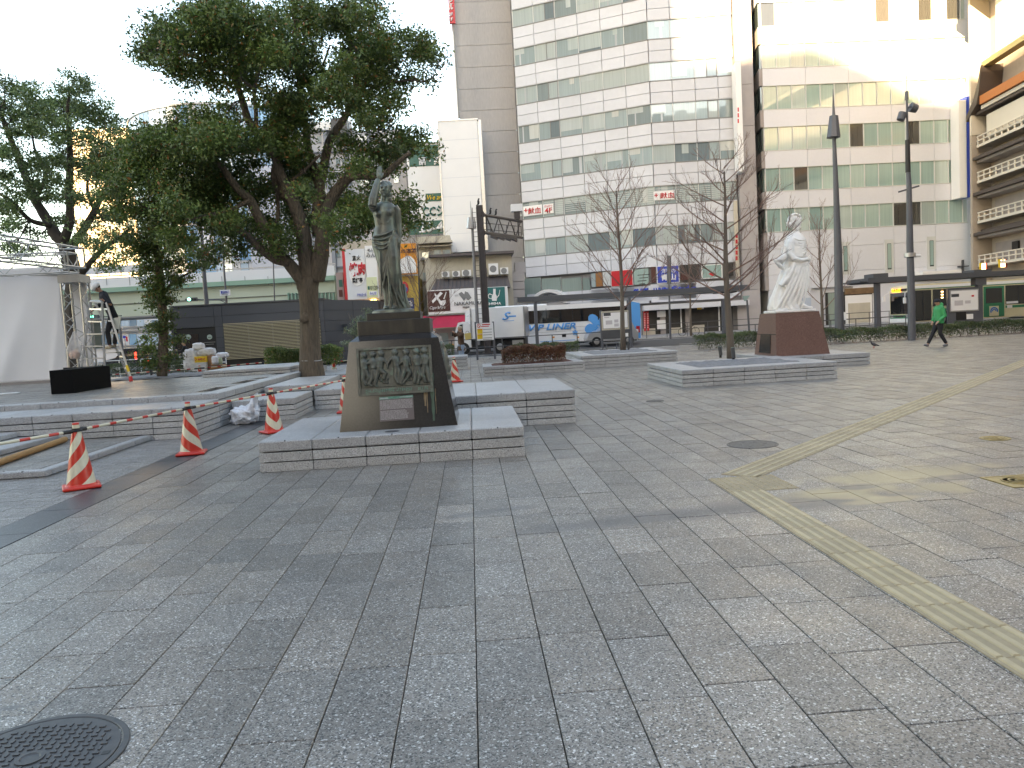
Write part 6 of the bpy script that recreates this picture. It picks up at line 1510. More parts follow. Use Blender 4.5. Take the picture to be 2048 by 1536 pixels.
gm = human('person in a bright green hooded jacket and black trousers walking to the left', (g[0], g[1], 0), rad(-90), dict(kl=(-.07, -.17, .47), al=(-.08, -.36, .09), kr=(.08, -.02, .44), ar=(.08, .20, .08), toe_al=(0, -1, .25), el=(-.25, -.02, 1.0), wl=(-.17, -.13, .84), er=(.24, .06, 1.02), wr=(.17, -.13, .84), head=(0, -.05, 1.48), fd=(0, -1, -.12)), top=m_greenj, hat=m_beanie, hood=True, s=1.0, shoe=M('grey trainers', (.16, .16, .17), .6), chest=.22, hips=.19)
g = D(921, 664, 31.6)
wm = human('woman in a brown coat and beige hat holding a yellow bag up, facing right', (g[0], 31.6, 0), rad(-60), dict(el=(-.22, -.16, 1.22), wl=(-.06, -.30, 1.38), er=(.22, -.20, 1.20), wr=(.10, -.34, 1.36), fd=(0, -1, .0)), top=m_browncoat, legs=m_jeans, hat=m_cap, longcoat=.16, s=.985)
g = D(936.5, 673, 31.4); t = thing('shopping_bag', 'pale yellow shopping bag hanging from the hand of the woman in brown', 'bag', (g[0], g[1], g[2]-.13)); q = MB(); q.hexa([(g[0]-.12, g[1]-.05, g[2]-.13), (g[0]+.13, g[1]-.05, g[2]-.10), (g[0]+.13, g[1]+.05, g[2]-.10), (g[0]-.12, g[1]+.05, g[2]-.13)], [(g[0]-.15, g[1]-.05, g[2]+.12), (g[0]+.10, g[1]-.05, g[2]+.15), (g[0]+.10, g[1]+.05, g[2]+.15), (g[0]-.15, g[1]+.05, g[2]+.12)])
q.build('bag_body', M('pale yellow paper', (.62, .46, .14), .6), t); q = MB(); q.tube([(g[0]-.10, g[1], g[2]+.12), (g[0]-.07, g[1], g[2]+.21), (g[0]+.01, g[1], g[2]+.22), (g[0]+.05, g[1], g[2]+.14)], .008, 5); q.build('handle', m_signbr, t)
g = D(868, 660, 40); human('masked woman with long reddish brown hair and dark coat, head above the pedestal', (g[0], 40, 0), rad(10), {}, top=m_navy, hair=m_hairr, mask=True, s=.97)
g = D(369, 690, 40); human('person in black smoking in front of the kiosk door', (g[0], 40, 0), rad(-75), dict(er=(.20, -.16, 1.10), wr=(.08, -.34, 1.18), el=(-.2, -.14, 1.06), wl=(-.05, -.22, 1.0)), top=M('black knit', (.012, .012, .012), .9), legs=m_grey, s=1.02)
# the worker up the ladder, posed on sight lines
WY = 21.55; W0 = D(222, 700, WY)
def wp(x, y, dy=0): p = D(x, y, WY+dy); return (p[0]-W0[0], p[1]-W0[1], p[2]-W0[2])
wk = human('worker in white helmet and dark workwear standing on the stepladder, bending forward', tuple(W0), 0, dict(head=wp(193, 575, -.05), neck=wp(203, 584), sl=wp(207, 592, -.15), sr=wp(212, 588, .15), hip=wp(226, 632), hl=wp(224, 635, -.08), hr=wp(228, 634, .08), kl=wp(215, 664, -.1), kr=wp(232, 664, .1), al=wp(220, 692, -.08), ar=wp(229, 690, .1), el=wp(222, 610, -.22), wl=wp(208, 602, -.24), er=wp(200, 610, .2), wr=wp(187, 619, .18), fd=(-.75, -.1, -.62), toe_al=(-1, 0, 0), toe_ar=(-1, 0, 0)), hat='helmet', shoe=m_cap, chest=.20, hips=.17)
q = MB(); p = D(235, 645, 21.35); q.hexa([(p[0]-.08, p[1]-.03, p[2]-.16), (p[0]+.04, p[1]-.03, p[2]-.18), (p[0]+.04, p[1]+.03, p[2]-.18), (p[0]-.08, p[1]+.03, p[2]-.16)], [(p[0]-.09, p[1]-.03, p[2]+.12), (p[0]+.10, p[1]-.03, p[2]+.14), (p[0]+.10, p[1]+.03, p[2]+.14), (p[0]-.09, p[1]+.03, p[2]+.12)]); q.build('cloth_pouch', M('pale cloth', (.55, .56, .50), .8), wk)
# pigeon
g = G(1748, 696); t = thing('pigeon', 'small dark pigeon standing on the paving near the brown pedestal', 'bird', (g[0], g[1], 0)); q = MB()
q.ell((g[0], g[1], .13), .11, .06, .055, 12, rot=Matrix.Rotation(rad(20), 3, 'Y')); q.tube([(g[0]-.07, g[1], .15), (g[0]-.10, g[1], .21)], [.035, .024]); q.ell((g[0]-.105, g[1], .225), .028, .022, .024, 10); q.tube([(g[0]-.125, g[1], .222), (g[0]-.155, g[1], .212)], [.009, .002]); q.tube([(g[0]+.08, g[1], .11), (g[0]+.19, g[1], .07)], [.035, .015])
meshobj('body', remesh(q, .007, 1), M('slate feathers', (.06, .06, .07), .6), t); q = MB()
for dy in (-.02, .02): q.tube([(g[0], g[1]+dy, .09), (g[0]-.005, g[1]+dy, .005)], .005, 5); q.tube([(g[0]-.03, g[1]+dy, .004), (g[0]+.015, g[1]+dy, .004)], .005, 4)
q.build('legs', m_signred, t)
# ================================================================ cones and bars
def stripe_mat(name, c1, c2, kind, period, duty, rough=.35):
    mt = bpy.data.materials.new(name); mt.use_nodes = True; N = mt.node_tree.nodes; L = mt.node_tree.links; b = N['Principled BSDF']; b.inputs['Roughness'].default_value = rough
    tc = N.new('ShaderNodeTexCoord'); sp = N.new('ShaderNodeSeparateXYZ'); L.new(tc.outputs['Object'], sp.inputs[0])
    def mth(op, a, bb=0):
        n = N.new('ShaderNodeMath'); n.operation = op
        for i, v in enumerate((a, bb)):
            if isinstance(v, (int, float)): n.inputs[i].default_value = v
            else: L.new(v, n.inputs[i])
        return n.outputs[0]
    if kind == 'spiral': v = mth('ADD', mth('DIVIDE', sp.outputs['Z'], period), mth('DIVIDE', mth('ABSOLUTE', mth('ARCTAN2', sp.outputs['X'], sp.outputs['Y'])), math.pi*.85))
    else: v = mth('DIVIDE', sp.outputs['X'], period)
    f = mth('GREATER_THAN', mth('FRACT', mth('ADD', v, 100.2)), duty)
    m_ = N.new('ShaderNodeMix'); m_.data_type = 'RGBA'; L.new(f, m_.inputs[0]); m_.inputs[6].default_value = (*c1, 1); m_.inputs[7].default_value = (*c2, 1)
    nz = N.new('ShaderNodeTexNoise'); nz.inputs['Scale'].default_value = 11; mr = N.new('ShaderNodeMapRange'); mr.inputs['To Min'].default_value = .8; mr.inputs['To Max'].default_value = 1.1; L.new(nz.outputs['Fac'], mr.inputs[0])
    vm = N.new('ShaderNodeVectorMath'); vm.operation = 'SCALE'; L.new(m_.outputs[2], vm.inputs[0]); L.new(mr.outputs[0], vm.inputs['Scale']); L.new(vm.outputs[0], b.inputs['Base Color']); return mt
RED, CRM = (.62, .035, .02), (.66, .62, .48)
m_cone = stripe_mat('cone stripes', RED, CRM, 'spiral', .27, .5); m_bar = stripe_mat('bar stripes', RED, CRM, 'bar', .30, .36)
m_cred = M('cone red plastic', RED, .35, noise=(9, .08)); m_ccream = M('cone cap cream', CRM, .4)
def make_cone(label):
    t = thing('traffic_cone', label, 'traffic cone', (0, 0, 0), group='red and white striped cones')
    q = MB(); s_ = .185
    q.cbox(-s_, s_, -s_, s_, .004, .038, .012); q.tube([(0, 0, .03), (0, 0, .055)], [.165, .150], 28); q.build('base', m_cred, t, smooth=25)
    q = MB(); q.tube([(0, 0, .04), (0, 0, .10), (0, 0, .60), (0, 0, .625)], [.147, .137, .050, .045], 32); q.build('cone_body', m_cone, t, smooth=30)
    q = MB(); q.tube([(0, 0, .655), (0, 0, .695)], [.036, .033], 20); q.build('cap', m_ccream, t, smooth=30)
    q = MB(); q.tube([(0, 0, .695), (0, 0, .712), (0, 0, .716)], [.035, .034, .026], 20); q.build('cap_top', m_cred, t, smooth=30)
    q = MB(); q.tube([(0, 0, .62), (0, 0, .657)], [.044, .042], 20); q.build('collar', m_black, t, smooth=30)
    return t
cones = [((143, 983), 0, 'largest cone, nearest, at the left by the thin stone steps'), ((371, 913), 0, 'second striped cone from the left, beside the dark paving band'), ((540, 868), 0, 'striped cone next to the white plastic bag'),
         (None, (*D(692, 800, 15.2)[:2], 0), 'striped cone half hidden by the left edge of the black pedestal'), ((909, 765), 0, 'striped cone right of the black pedestal behind the bench'),
         (None, (*D(400, 750, 24.9)[:2], .08), 'small far cone on the bars left of the big tree, by the bags'), (None, (*D(534, 750, 26.)[:2], .12), 'far cone in front of the dark hedge'), (None, (*D(669, 750, 26)[:2], 0), 'far cone just right of the big tree trunk')]
c0 = make_cone('striped cone '+cones[0][2]); CP = []
for i, (px, pos, lb) in enumerate(cones):
    if px: g = G(*px); P = (g[0]+.02, g[1]+.18, 0)
    else: P = tuple(pos)
    CP.append(P); rz = [rad(-62), rad(102), rad(38), rad(95), rad(110), rad(33), rad(50), rad(10)][i]
    if i == 0: c0.location = P; c0.rotation_euler[2] = rz; c0['label'] = lb
    else: copy_tree(c0, P, rz, lb)
def bar(p0, p1, label, proto=[None]):
    p0, p1 = Vector(p0), Vector(p1); d = p1-p0; Ln = d.length; t = thing('barrier_bar', label, 'barrier bar', tuple(p0), group='red and cream striped bars between cones')
    t.rotation_euler = d.to_track_quat('X', 'Z').to_euler()
    q = MB(); q.tube([(.09, 0, 0), (Ln-.09, 0, 0)], .0165, 10); q.build('pole', m_bar, t, local=True, smooth=30)
    q = MB(); 
    for a, b__ in ((.045, .15), (Ln-.15, Ln-.045)): q.tube([(a, 0, 0), (b__, 0, 0)], .021, 10)
    for c_ in (0, Ln): q.tube([(c_+.052*math.cos(k*math.pi/7), .052*math.sin(k*math.pi/7), 0) for k in range(15)], .009, 6)
    q.build('end_ring', m_black, t, local=True); return t
def top(i, dz=.632): return (CP[i][0], CP[i][1], CP[i][2]+dz)
g = D(-150, 905, 7.4)
bar((g[0], g[1], .60), top(0, .628), 'striped bar running out of the picture at the left edge'); bar(top(0), top(1, .628), 'striped bar between the two nearest cones'); bar(top(1), top(2, .628), 'striped bar from the second cone to the cone by the white bag'); bar(top(2), top(3, .628), 'striped bar from the white bag cone to the pedestal')
gl = D(215, 757, 24.6); bar((gl[0], gl[1], .68), top(5, .628), 'far striped bar behind the ladder foot'); bar(top(5), top(6, .628), 'far striped bar in front of the dark hedge'); bar(top(6), top(7, .628), 'far striped bar passing behind the big tree trunk'); g = D(745, 725, 27); bar(top(7), (g[0], g[1], .66), 'far striped bar reaching towards the black pedestal')
# slim red cone and cyan sheet far behind
g = D(689, 722, 47); t = thing('traffic_cone', 'slim plain red cone with white bands at the corner of the dark kiosk', 'traffic cone', (g[0], 47, 0)); q = MB(); q.tube([(g[0], 47, .0), (g[0], 47, .05)], .2, 8); q.tube([(g[0], 47, .05), (g[0], 47, .95)], [.14, .03], 12); q.build('cone_body', m_red, t); q = MB()
for z in (.35, .62, .8): q.tube([(g[0], 47, z), (g[0], 47, z+.06)], [.147-.12*z+.002, .14-.12*z+.002], 12)
q.build('white_band', m_white, t)
# ================================================================ things on the stage
t = tag(MB().build('cardboard_tube', m_black), '', ''); bpy.data.objects.remove(t)
a, b__ = G(0, 925, .13), G(128, 880, .13); d = Vector(b__)-Vector(a); p0 = Vector(a)-d*.9; q = MB(); n = 20
u = Vector((0, 0, 1)); sd = d.normalized().cross(u)
def circ(p, r): return [tuple(p+sd*r*math.cos(2*math.pi*i/n)+u*r*math.sin(2*math.pi*i/n)) for i in range(n)]
p1 = Vector(b__)+d*.02; p0[2] = p1[2] = .135
q.loft([circ(p0, .044), circ(p1, .044), circ(p1, .036), circ(p1-d*.05, .036)]); o = q.build('cardboard_tube', M('kraft cardboard', (.36, .20, .08), .75, noise=(6, .08)), smooth=30); tag(o, 'long brown cardboard tube lying on the thin stone steps at left', 'cardboard tube')
bx = thing('black_box', 'low black angular loudspeaker-like box on the stage in front of the ladder', 'box', (-8.1, 17.8, .6))
pts = [G(103, 789, .6), G(148, 786.5, .6), G(223, 774, .6)]; A_, B_2, C_2 = [(p[0], p[1]) for p in pts]; hb = .50
q = MB(); q.prism([A_, B_2, C_2, (C_2[0]-1.3, C_2[1]+.5), (A_[0]+.1, A_[1]+1.0)], .6, .6+hb); q.build('box_body', M('matt black', (.004, .004, .0045), .95, spec=.2), bx)
m_fab = M('white fabric backdrop', (.84, .83, .84), .8, noise=(.6, .05)); sc_ = thing('fabric_backdrop', 'big white fabric backdrop with soft folds stretched under the truss at left', 'backdrop', (-13, 23.3, .6))
q = MB(); nx, nz = 80, 50; A0 = D(-260, 785, 23.0); A1 = D(139, 761, 23.3); vs_ = []
zt0 = D(139, 531, 23.3)[2]
for j in range(nz+1):
    for i in range(nx+1):
        f = i/nx; v = j/nz; x = A0[0]+(A1[0]-A0[0])*f; y = A0[1]+(A1[1]-A0[1])*f
        fold = .05*math.sin((f*9+v*1.2))*(1-v)*.5+.10*math.exp(-((f-.72-.25*(v-.3))/.05)**2)*max(0, .9-v)+.05*math.exp(-((f-.92-.1*v)/.02)**2)*max(0, 1-v)
        vs_.append((x, y-fold, .66+(zt0-.66)*v))
q.add(vs_, [(j*(nx+1)+i, j*(nx+1)+i+1, (j+1)*(nx+1)+i+1, (j+1)*(nx+1)+i) for j in range(nz) for i in range(nx)]); o = q.build('fabric', m_fab, sc_, smooth=True); sm = o.modifiers.new('t', 'SOLIDIFY'); sm.thickness = .01
MB().box(A0[0], A1[0], 23.1, 23.25, .6, .67).build('bottom_batten', m_brownwall, sc_)
m_alu = M('aluminium truss', (.50, .50, .49), .35, metal=.75, noise=(6, .08))
def truss(root, a, b__, w_, name, wdir, nseg, r=.026, hdir=None):
    """box truss from a to b: four chords and zigzag lacing"""
    a, b__ = Vector(a), Vector(b__); wd = Vector(wdir).normalized(); hd_ = Vector(hdir).normalized() if hdir else (b__-a).normalized().cross(wd)
    q = MB(); cs = [wd*sx*w_/2+hd_*sy*w_/2 for sx, sy in ((-1, -1), (1, -1), (1, 1), (-1, 1))]
    for c_ in cs: q.tube([a+c_, b__+c_], r, 8)
    q.build(name+'_chord', m_alu, root)
    q = MB()
    for k in range(4):
        c1, c2 = cs[k], cs[(k+1) % 4]
        for i in range(nseg): f0, f1 = i/nseg, (i+1)/nseg; q.tube([a.lerp(b__, f0)+(c1 if i % 2 else c2), a.lerp(b__, f1)+(c2 if i % 2 else c1)], r*.5, 5)
    for f0 in (0, 1):
        for k in range(4): q.tube([a.lerp(b__, f0)+cs[k], a.lerp(b__, f0)+cs[(k+1) % 4]], r*.9, 6)
    q.build(name+'_lacing', m_alu, root)
tb_ = D(158, 765, 23.0); tw_ = D(152, 552, 23.0)
tt = thing('truss_frame', 'aluminium truss tower and roof beams holding the white backdrop', 'truss', (tb_[0], 23.0, .6)); tx = (D(157, 640, 23.)[0])
truss(tt, (tx, 23.0, .62), (tx, 23.0, tw_[2]), .52, 'tower', (1, 0, 0), 9)
zt1 = tw_[2]; zt2 = D(152, 505, 23.0)[2]
truss(tt, (tx, 23.0, (zt1+zt2)/2+.05), (tx-14, 23.0, (zt1+zt2)/2+.05), .55, 'rear_beam', (0, 1, 0), 24)
truss(tt, (tx+.1, 22.9, (zt1+zt2)/2+.15), (-11.9, 14.2, (zt1+zt2)/2+.15), .55, 'side_beam', (1, 0, 0), 16)
MB().box(tx-.3, tx+.3, 22.65, 23.3, zt1-.2, zt1+.02).build('head_plate', m_alu, tt)
MB().box(tx-.34, tx+.34, 22.6, 23.4, .6, .63).build('base_plate', m_alu, tt)
MB().box(tx-.16, tx+.18, 23.15, 23.3, .65, zt1-.2).build('rear_cloth', m_fab, tt)
# stepladder
lad = thing('stepladder', 'aluminium stepladder standing on the stage with the worker on it', 'stepladder', (-9.7, 21.3, .6)); q = MB()
fl0, fr0, rr0, rl0 = Vector(G(159, 766, .6)), Vector(G(210, 762, .6)), Vector(G(264, 763, .6)), Vector((-9.55, 22.3, .6))
fr0 = Vector(D(211, 762, fl0[1]-.1)); fl1, fr1 = Vector(D(181, 603, 21.4)), Vector(D(204, 604, 21.2)); rr1, rl1 = fr1+Vector((.05, .12, 0)), fl1+Vector((.05, .12, 0))
for z in (fl0, fr0, rr0, rl0): z[2] = .6
m_al2 = M('ladder aluminium', (.62, .62, .62), .3, metal=.7)
for nm, a, b__ in (('front_rail', fl0, fl1), ('front_rail', fr0, fr1), ('rear_rail', rr0, rr1), ('rear_rail', rl0, rl1)): q = MB(); q.tube([a, b__], .032, 4); q.build(nm, m_al2, lad)
for i in range(1, 7):
    f = i/6.6; q = MB(); q.tube([fl0.lerp(fl1, f), fr0.lerp(fr1, f)], .026, 4); q.build('step', m_al2, lad); q = MB(); q.tube([rl0.lerp(rl1, f), rr0.lerp(rr1, f)], .026, 4); q.build('step', m_al2, lad)
q = MB(); q.tube([fl1, fr1], .034, 6); q.tube([rl1, rr1], .034, 6); q.build('top_bar', m_al2, lad)
q = MB(); p = rr0; q.tube([p+Vector((-.02, 0, 0)), p.lerp(rr1, .06)], .05, 6); q.build('rubber_foot', m_red, lad)
q = MB(); q.tube([rr0.lerp(rr1, .12), rr0.lerp(rr1, .2)], .036, 4); q.build('yellow_sticker', m_yel, lad)
q = MB(); a = fr0.lerp(fr1, .37); b__ = rr0.lerp(rr1, .37); q.box(*sorted((a[0]+.05, W0[0]+.22)), 21.3, 21.7, W0[2]-.09, W0[2]-.055); q.build('platform', m_al2, lad)
R6 = random.Random(8)
from mathutils import noise as mnoise
def crumple(q, c, rx, ry, rz_, amp=.16, ex=.55, n=36):
    vs_ = []; h = n//2; off_ = Vector((R6.uniform(0, 50), 0, 0))
    for i in range(h+1):
        for j in range(n):
            t_, a = math.pi*i/h, 2*math.pi*j/n; d = Vector((math.sin(t_)*math.cos(a), math.sin(t_)*math.sin(a), math.cos(t_)))
            b_ = Vector([math.copysign(abs(v)**ex, v) for v in d]); k = 1+amp*(abs(mnoise.noise(d*2.2+off_))*1.6-.5)+amp*.45*abs(mnoise.noise(d*6+off_))
            vs_.append((c[0]+b_.x*rx*k*.9, c[1]+b_.y*ry*k*.9, max(c[2]-rz_, c[2]+b_.z*rz_*k)))
    q.add(vs_, [(i*n+j, (i+1)*n+j, (i+1)*n+(j+1) % n, i*n+(j+1) % n) for i in range(h) for j in range(n)])
# hanging clear bag with orange things
p = D(148, 700, 22.6); t = thing('plastic_bag', 'clear plastic bag with orange contents hanging on the truss tower', 'plastic bag', tuple(p)); q = MB(); n_r = 22; rr2 = []
for k in range(10):
    f = k/9; r_ = (.05+.17*math.sin(math.pi*min(1, f*.62+.12)))*(1 if f < .5 else max(.15, 1.4-f*1.2)); rr2.append([(p[0]+.06*f+r_*math.cos(a)*(1+.16*math.sin(5*a+k*1.3)), p[1]+r_*.7*math.sin(a)*(1+.16*math.sin(4*a+k)), p[2]-.26+.78*f) for a in [2*math.pi*i/n_r for i in range(n_r)]])
q.loft(rr2)
mb_ = M('thin clear plastic film', (.80, .78, .78), .25, noise=(14, .1)); _b = mb_.node_tree.nodes['Principled BSDF']; _b.inputs['Alpha'].default_value = .38; q.build('bag_film', mb_, t, smooth=True); q = MB(); crumple(q, (p[0]-.0, p[1], p[2]-.13), .15, .10, .11, .3, .8, 24); q.build('contents', M('orange contents', (.66, .40, .30), .6, noise=(18, .3)), t, smooth=40)
# white bin bag by the third cone
g = G(498, 848); t = thing('plastic_bag', 'open white plastic bag slumped on the paving beside the third cone', 'plastic bag', (g[0], g[1], 0))
q = MB(); rings = []
for k, (f, r, z) in enumerate([(.45, .12, .17), (.62, .13, .20), (.80, .145, .25), (.96, .17, .31), (1.04, .20, .34), (1.0, .17, .33), (.8, .11, .27), (.6, .08, .21)]):
    c_ = Vector((g[0]-.22+.36*f, g[1]+.02, z+.015)); rings.append([(c_[0]+(.05*math.sin(a*3+k))*.4, c_[1]+r*math.cos(a)*(1+.10*math.sin(4*a+k)), max(.006, c_[2]+r*math.sin(a)*(1+.10*math.sin(5*a+k*2)))) for a in [2*math.pi*i/28 for i in range(28)]])
crumple(q, (g[0]-.08, g[1]+.02, .165), .25, .19, .16, .42, .72, 44); q.loft(rings); m_bag = M('white plastic film', (.74, .76, .82), .35, noise=(12, .08), bump=(26, .8, .03)); o = q.build('bag_film', m_bag, t, smooth=True); 
# heap of sacks and boxes
hp0 = D(408, 742, 27.5); heapz = .45
m_sack = M('white woven sack', (.58, .58, .60), .8, noise=(9, .2), noise2=(2, .15), bump=(18, 1, .05)); m_card = M('cardboard', (.32, .18, .10), .8, noise=(5, .15))
def sack(label, x, y, w_, h, Y, mat, name='sack', cat='sack', flat=.6):
    p = D(x, y, Y); t = thing(name, label, cat, tuple(p)); q = MB(); s_ = Y/1560; crumple(q, (p[0], p[1], p[2]+h*s_/2), w_*s_/2, w_*s_*.35, h*s_*.5); q.build('sack_body', mat, t, smooth=40); return t
sack('large white sack leaning at the left of the heap by the kiosk', 384, 741, 30, 42, 27.6, m_sack); sack('pale sack on top of the heap in front of the kiosk door', 412, 712, 40, 16, 27.8, m_sack); sack('folded white sheets on top left of the heap', 398, 700, 24, 14, 27.7, M('folded sheets', (.6, .6, .62), .7, noise=(30, .3), stretch=(.2, .2, 3))); sack('crumpled white film at the right end of the heap', 445, 716, 26, 11, 27.8, m_bag)
def carton(label, x0, y0, x1, y1, Y, mat, extra=None):
    P = D((x0+x1)/2, y1, Y); t = thing('carton', label, 'carton', tuple(P)); F = Fac(t, P, 0); F.rect('carton_body', mat, x0, y0, x1, y1, -.5, 0)
    if extra: extra(F)
    return t
m_bundle = M('stacked magazine bundle', (.55, .55, .55), .7, noise=(60, .45), stretch=(.1, .1, 1)); carton('bundle of stacked white magazines under the yellow box', 383, 725, 412, 742, 27, m_bundle)
def ylab(F): F.text('60', m_signred, 396, 716, 405, 721, o=.01, bold=.02, thick=.006); F.text('>', m_signred, 390, 715, 394, 722, o=.01, thick=.006); F.text('<', m_signred, 407, 715, 411, 722, o=.01, thick=.006)
carton('yellow carton with red lettering on the heap', 389, 713, 411, 725, 27, m_yel, ylab); carton('brown cardboard carton at the right of the heap', 421, 730, 445, 742, 27.1, m_card, lambda F: F.rect('tape', m_orange, 421, 735, 445, 736, 0, .005)); carton('brown flattened cardboard standing in the heap', 413, 711, 422, 742, 27.2, m_card)
sack('white bag with round print in the brown carton', 431, 729, 14, 17, 27, m_bag, 'plastic_bag', 'plastic bag'); sack('pale green bag in the brown carton', 441, 729, 9, 14, 27.1, M('pale green film', (.5, .58, .40), .5, noise=(12, .2)), 'plastic_bag', 'plastic bag')
g = G(12, 788, .6); q = MB(); q.cbox(g[0]-.1, g[0]+.3, g[1]-.1, g[1]+.05, .601, .625, .01); o = q.build('paper_scrap', m_white); tag(o, 'white scrap of paper lying on the stage at far left', 'paper')

# ================================================================ street furniture
m_pole = M('dark grey pole paint', (.085, .09, .105), .4, noise=(2, .06), noise2=(12, .04)); m_post = M('brown black gantry paint', (.045, .037, .038), .5, noise=(4, .15))
def tapered(label, base, Y, pxs, name='lamp_pole', extra=None, mat=m_pole):
    b = D(*base, Y); t = thing(name, label, 'lamp pole', (b[0], Y, 0)); q = MB(); P = [D(x, y, Y) for x, y, w_ in pxs]; q.tube([Vector(p) for p in P], [w_*Y/1560/2 for *_, w_ in pxs], 20); q.build('pole', mat, t, smooth=30)
    if extra: extra(t, Y)
    return t
def ex1(t, Y):
    q = MB(); a, b__ = D(1667, 275, Y), D(1667.5, 232, Y); q.tube([a, b__], [.30, .19], 8); q.build('lamp_housing', m_pole, t); q = MB(); q.tube([D(1667.5, 232, Y), D(1666, 178, Y)], [.07, .012], 8); q.build('finial', m_pole, t)
    F = Fac(t, D(1690, 635, Y-.3), 0); F.rect('notice', m_signw, 1687.5, 624, 1692, 640, 0, .03)
tapered('tall tapered lamp pole with pointed finial right of the white statue', (1680, 668), 34, [(1681, 675, 19), (1679, 640, 18), (1676, 500, 15), (1671, 350, 9.5), (1668, 275, 7)], extra=ex1)
def ex2(t, Y):
    q = MB(); q.tube([D(1816, 345, Y), D(1815, 280, Y)], [.10, .09], 12); q.build('equipment_box', m_black, t)
    q = MB(); q.tube([D(1813.5, 200, Y), D(1813.5, 183, Y)], .07, 10); q.build('antenna_base', m_pole, t); q = MB(); q.tube([D(1813.5, 183, Y), D(1813, 150, Y)], .025, 8); q.build('antenna', m_white, t)
    q = MB(); q.tube([D(1821, 214, Y), D(1833, 218, Y)], [.19, .16], 14); q.tube([D(1814, 216, Y), D(1824, 212, Y)], .04, 6); q.build('floodlight', m_pole, t)
    q = MB(); q.tube([D(1806, 226, Y), D(1801, 240, Y)], [.17, .15], 14); q.tube([D(1814, 230, Y), D(1806, 229, Y)], .04, 6); q.build('floodlight', m_pole, t)
    q = MB(); q.tube([D(1797, 384, Y), D(1838, 372, Y)], .035, 6); q.build('cross_arm', m_pole, t); q = MB(); q.tube([D(1825, 512, Y), D(1840, 511, Y)], .06, 8); q.build('camera', m_white, t)
    q = MB(); q.tube([D(1820, 514, Y), D(1820, 506, Y)], [.24*.9, .24*.9], 16); q.build('steel_strap', m_steel, t)
tapered('grey camera and floodlight pole beside the green bus', (1824, 682), 30.8, [(1824, 684, 15), (1823, 600, 14.5), (1820, 500, 13.5), (1818, 370, 10), (1816, 330, 8), (1815, 280, 4.5), (1813.5, 195, 4)], extra=ex2)
def ex3(t, Y):
    q = MB(); q.tube([D(943, 457, Y), D(943, 435, Y)], [.29, .22], 8); q.build('lamp_housing', m_steel, t); q = MB(); q.tube([D(943, 435, Y), D(940.5, 402, Y)], [.07, .01], 8); q.build('finial', m_steel, t)
tapered('slim grey lamp pole with box lantern behind the gantry post', (958, 695), 46, [(957, 690, 7), (950, 560, 6), (944, 457, 4)], extra=ex3, mat=M('pale grey pole', (.20, .20, .215), .45))
def ex4(t, Y): q = MB(); q.tube([D(1338, 568, Y), D(1338, 512, Y)], [.15, .15], 6); q.build('lamp_housing', m_pole, t)
tapered('distant slim lamp pole in front of the blue shop sign', (1341, 678), 55, [(1341, 678, 4.5), (1337.5, 560, 3.5), (1337, 515, 3)], extra=ex4)
def ex5(t, Y): q = MB(); q.hexa([D(1488, 602, Y), D(1492, 602, Y), D(1492, 602, Y+.3), D(1488, 602, Y+.3)], [D(1485, 592, Y), D(1500, 591, Y), D(1500, 591, Y+.5), D(1485, 592, Y+.5)]); q.build('lantern_glass', m_winB3, t)
tapered('short lantern post at the right end of the long bus shelter', (1497, 668), 50, [(1499, 668, 4.5), (1494, 600, 4)], extra=ex5)
t = tapered('thick grey pole behind the kiosk with road lamps', (418, 700), 50, [(416, 640, 9.5), (409, 560, 8), (400, 420, 5)]); tapered('thin pole beyond the kiosk near the tree trunk', (550, 690), 62, [(552, 690, 3), (547, 540, 2.4), (545, 450, 2)])
# gantry
gy = 44; g = D(975, 705, gy); gt_ = thing('sign_gantry', 'dark steel gantry post with lattice arm reaching over the road', 'gantry', (g[0], gy, 0)); q = MB(); a, b__ = D(976, 706, gy), D(958.5, 411, gy)
rr_ = lambda p, w_: [(p[0]-w_, p[1]-w_, p[2]), (p[0]+w_, p[1]-w_, p[2]), (p[0]+w_, p[1]+w_, p[2]), (p[0]-w_, p[1]+w_, p[2])]
q.hexa(rr_((a[0], a[1], 0), .15), rr_(b__, .145)); q.tube([(a[0]-.15, a[1]-.15, 0), (b__[0]-.15, b__[1]-.15, b__[2])], .04, 6); q.tube([(a[0]+.15, a[1]-.15, 0), (b__[0]+.15, b__[1]-.15, b__[2])], .04, 6); q.build('post', m_post, gt_)
q = MB(); q.box(a[0]-.3, a[0]+.3, gy-.3, gy+.3, 0, .06); q.build('base_plate', m_post, gt_)
A1_, A2_ = Vector(D(963, 429, gy)), Vector(D(1043, 443, gy+6)); B1_, B2_ = Vector(D(965, 465, gy)), Vector(D(1044, 475, gy+6))
for nm, u, v in (('upper_arm', A1_, A2_), ('lower_arm', B1_, B2_)): q = MB(); q.tube([u, v], .09, 8); q.ell(u, .2, .2, .2, 8); q.build(nm, m_post, gt_)
for i in range(6):
    q = MB(); f0, f1 = .1+i*.145, .1+(i+1)*.145; q.tube([A1_.lerp(A2_, f0 if i % 2 == 0 else f1), B1_.lerp(B2_, f1 if i % 2 == 0 else f0)], .035, 5); q.build('lattice_bar', m_post, gt_)
for f0 in (.1, .9): q = MB(); q.tube([A1_.lerp(A2_, f0), B1_.lerp(B2_, f0)], .05, 5); q.build('lattice_bar', m_post, gt_)
q = MB(); M1, M2 = A1_.lerp(B1_, .35)+Vector((0, .8, 0)), A2_.lerp(B2_, .25)+Vector((0, .5, 0)); q.tube([M1, M2], .022, 5); M3_, M4_ = A1_.lerp(B1_, .7)+Vector((0, .8, 0)), A2_.lerp(B2_, .65)+Vector((0, .5, 0)); q.tube([M3_, M4_], .022, 5)
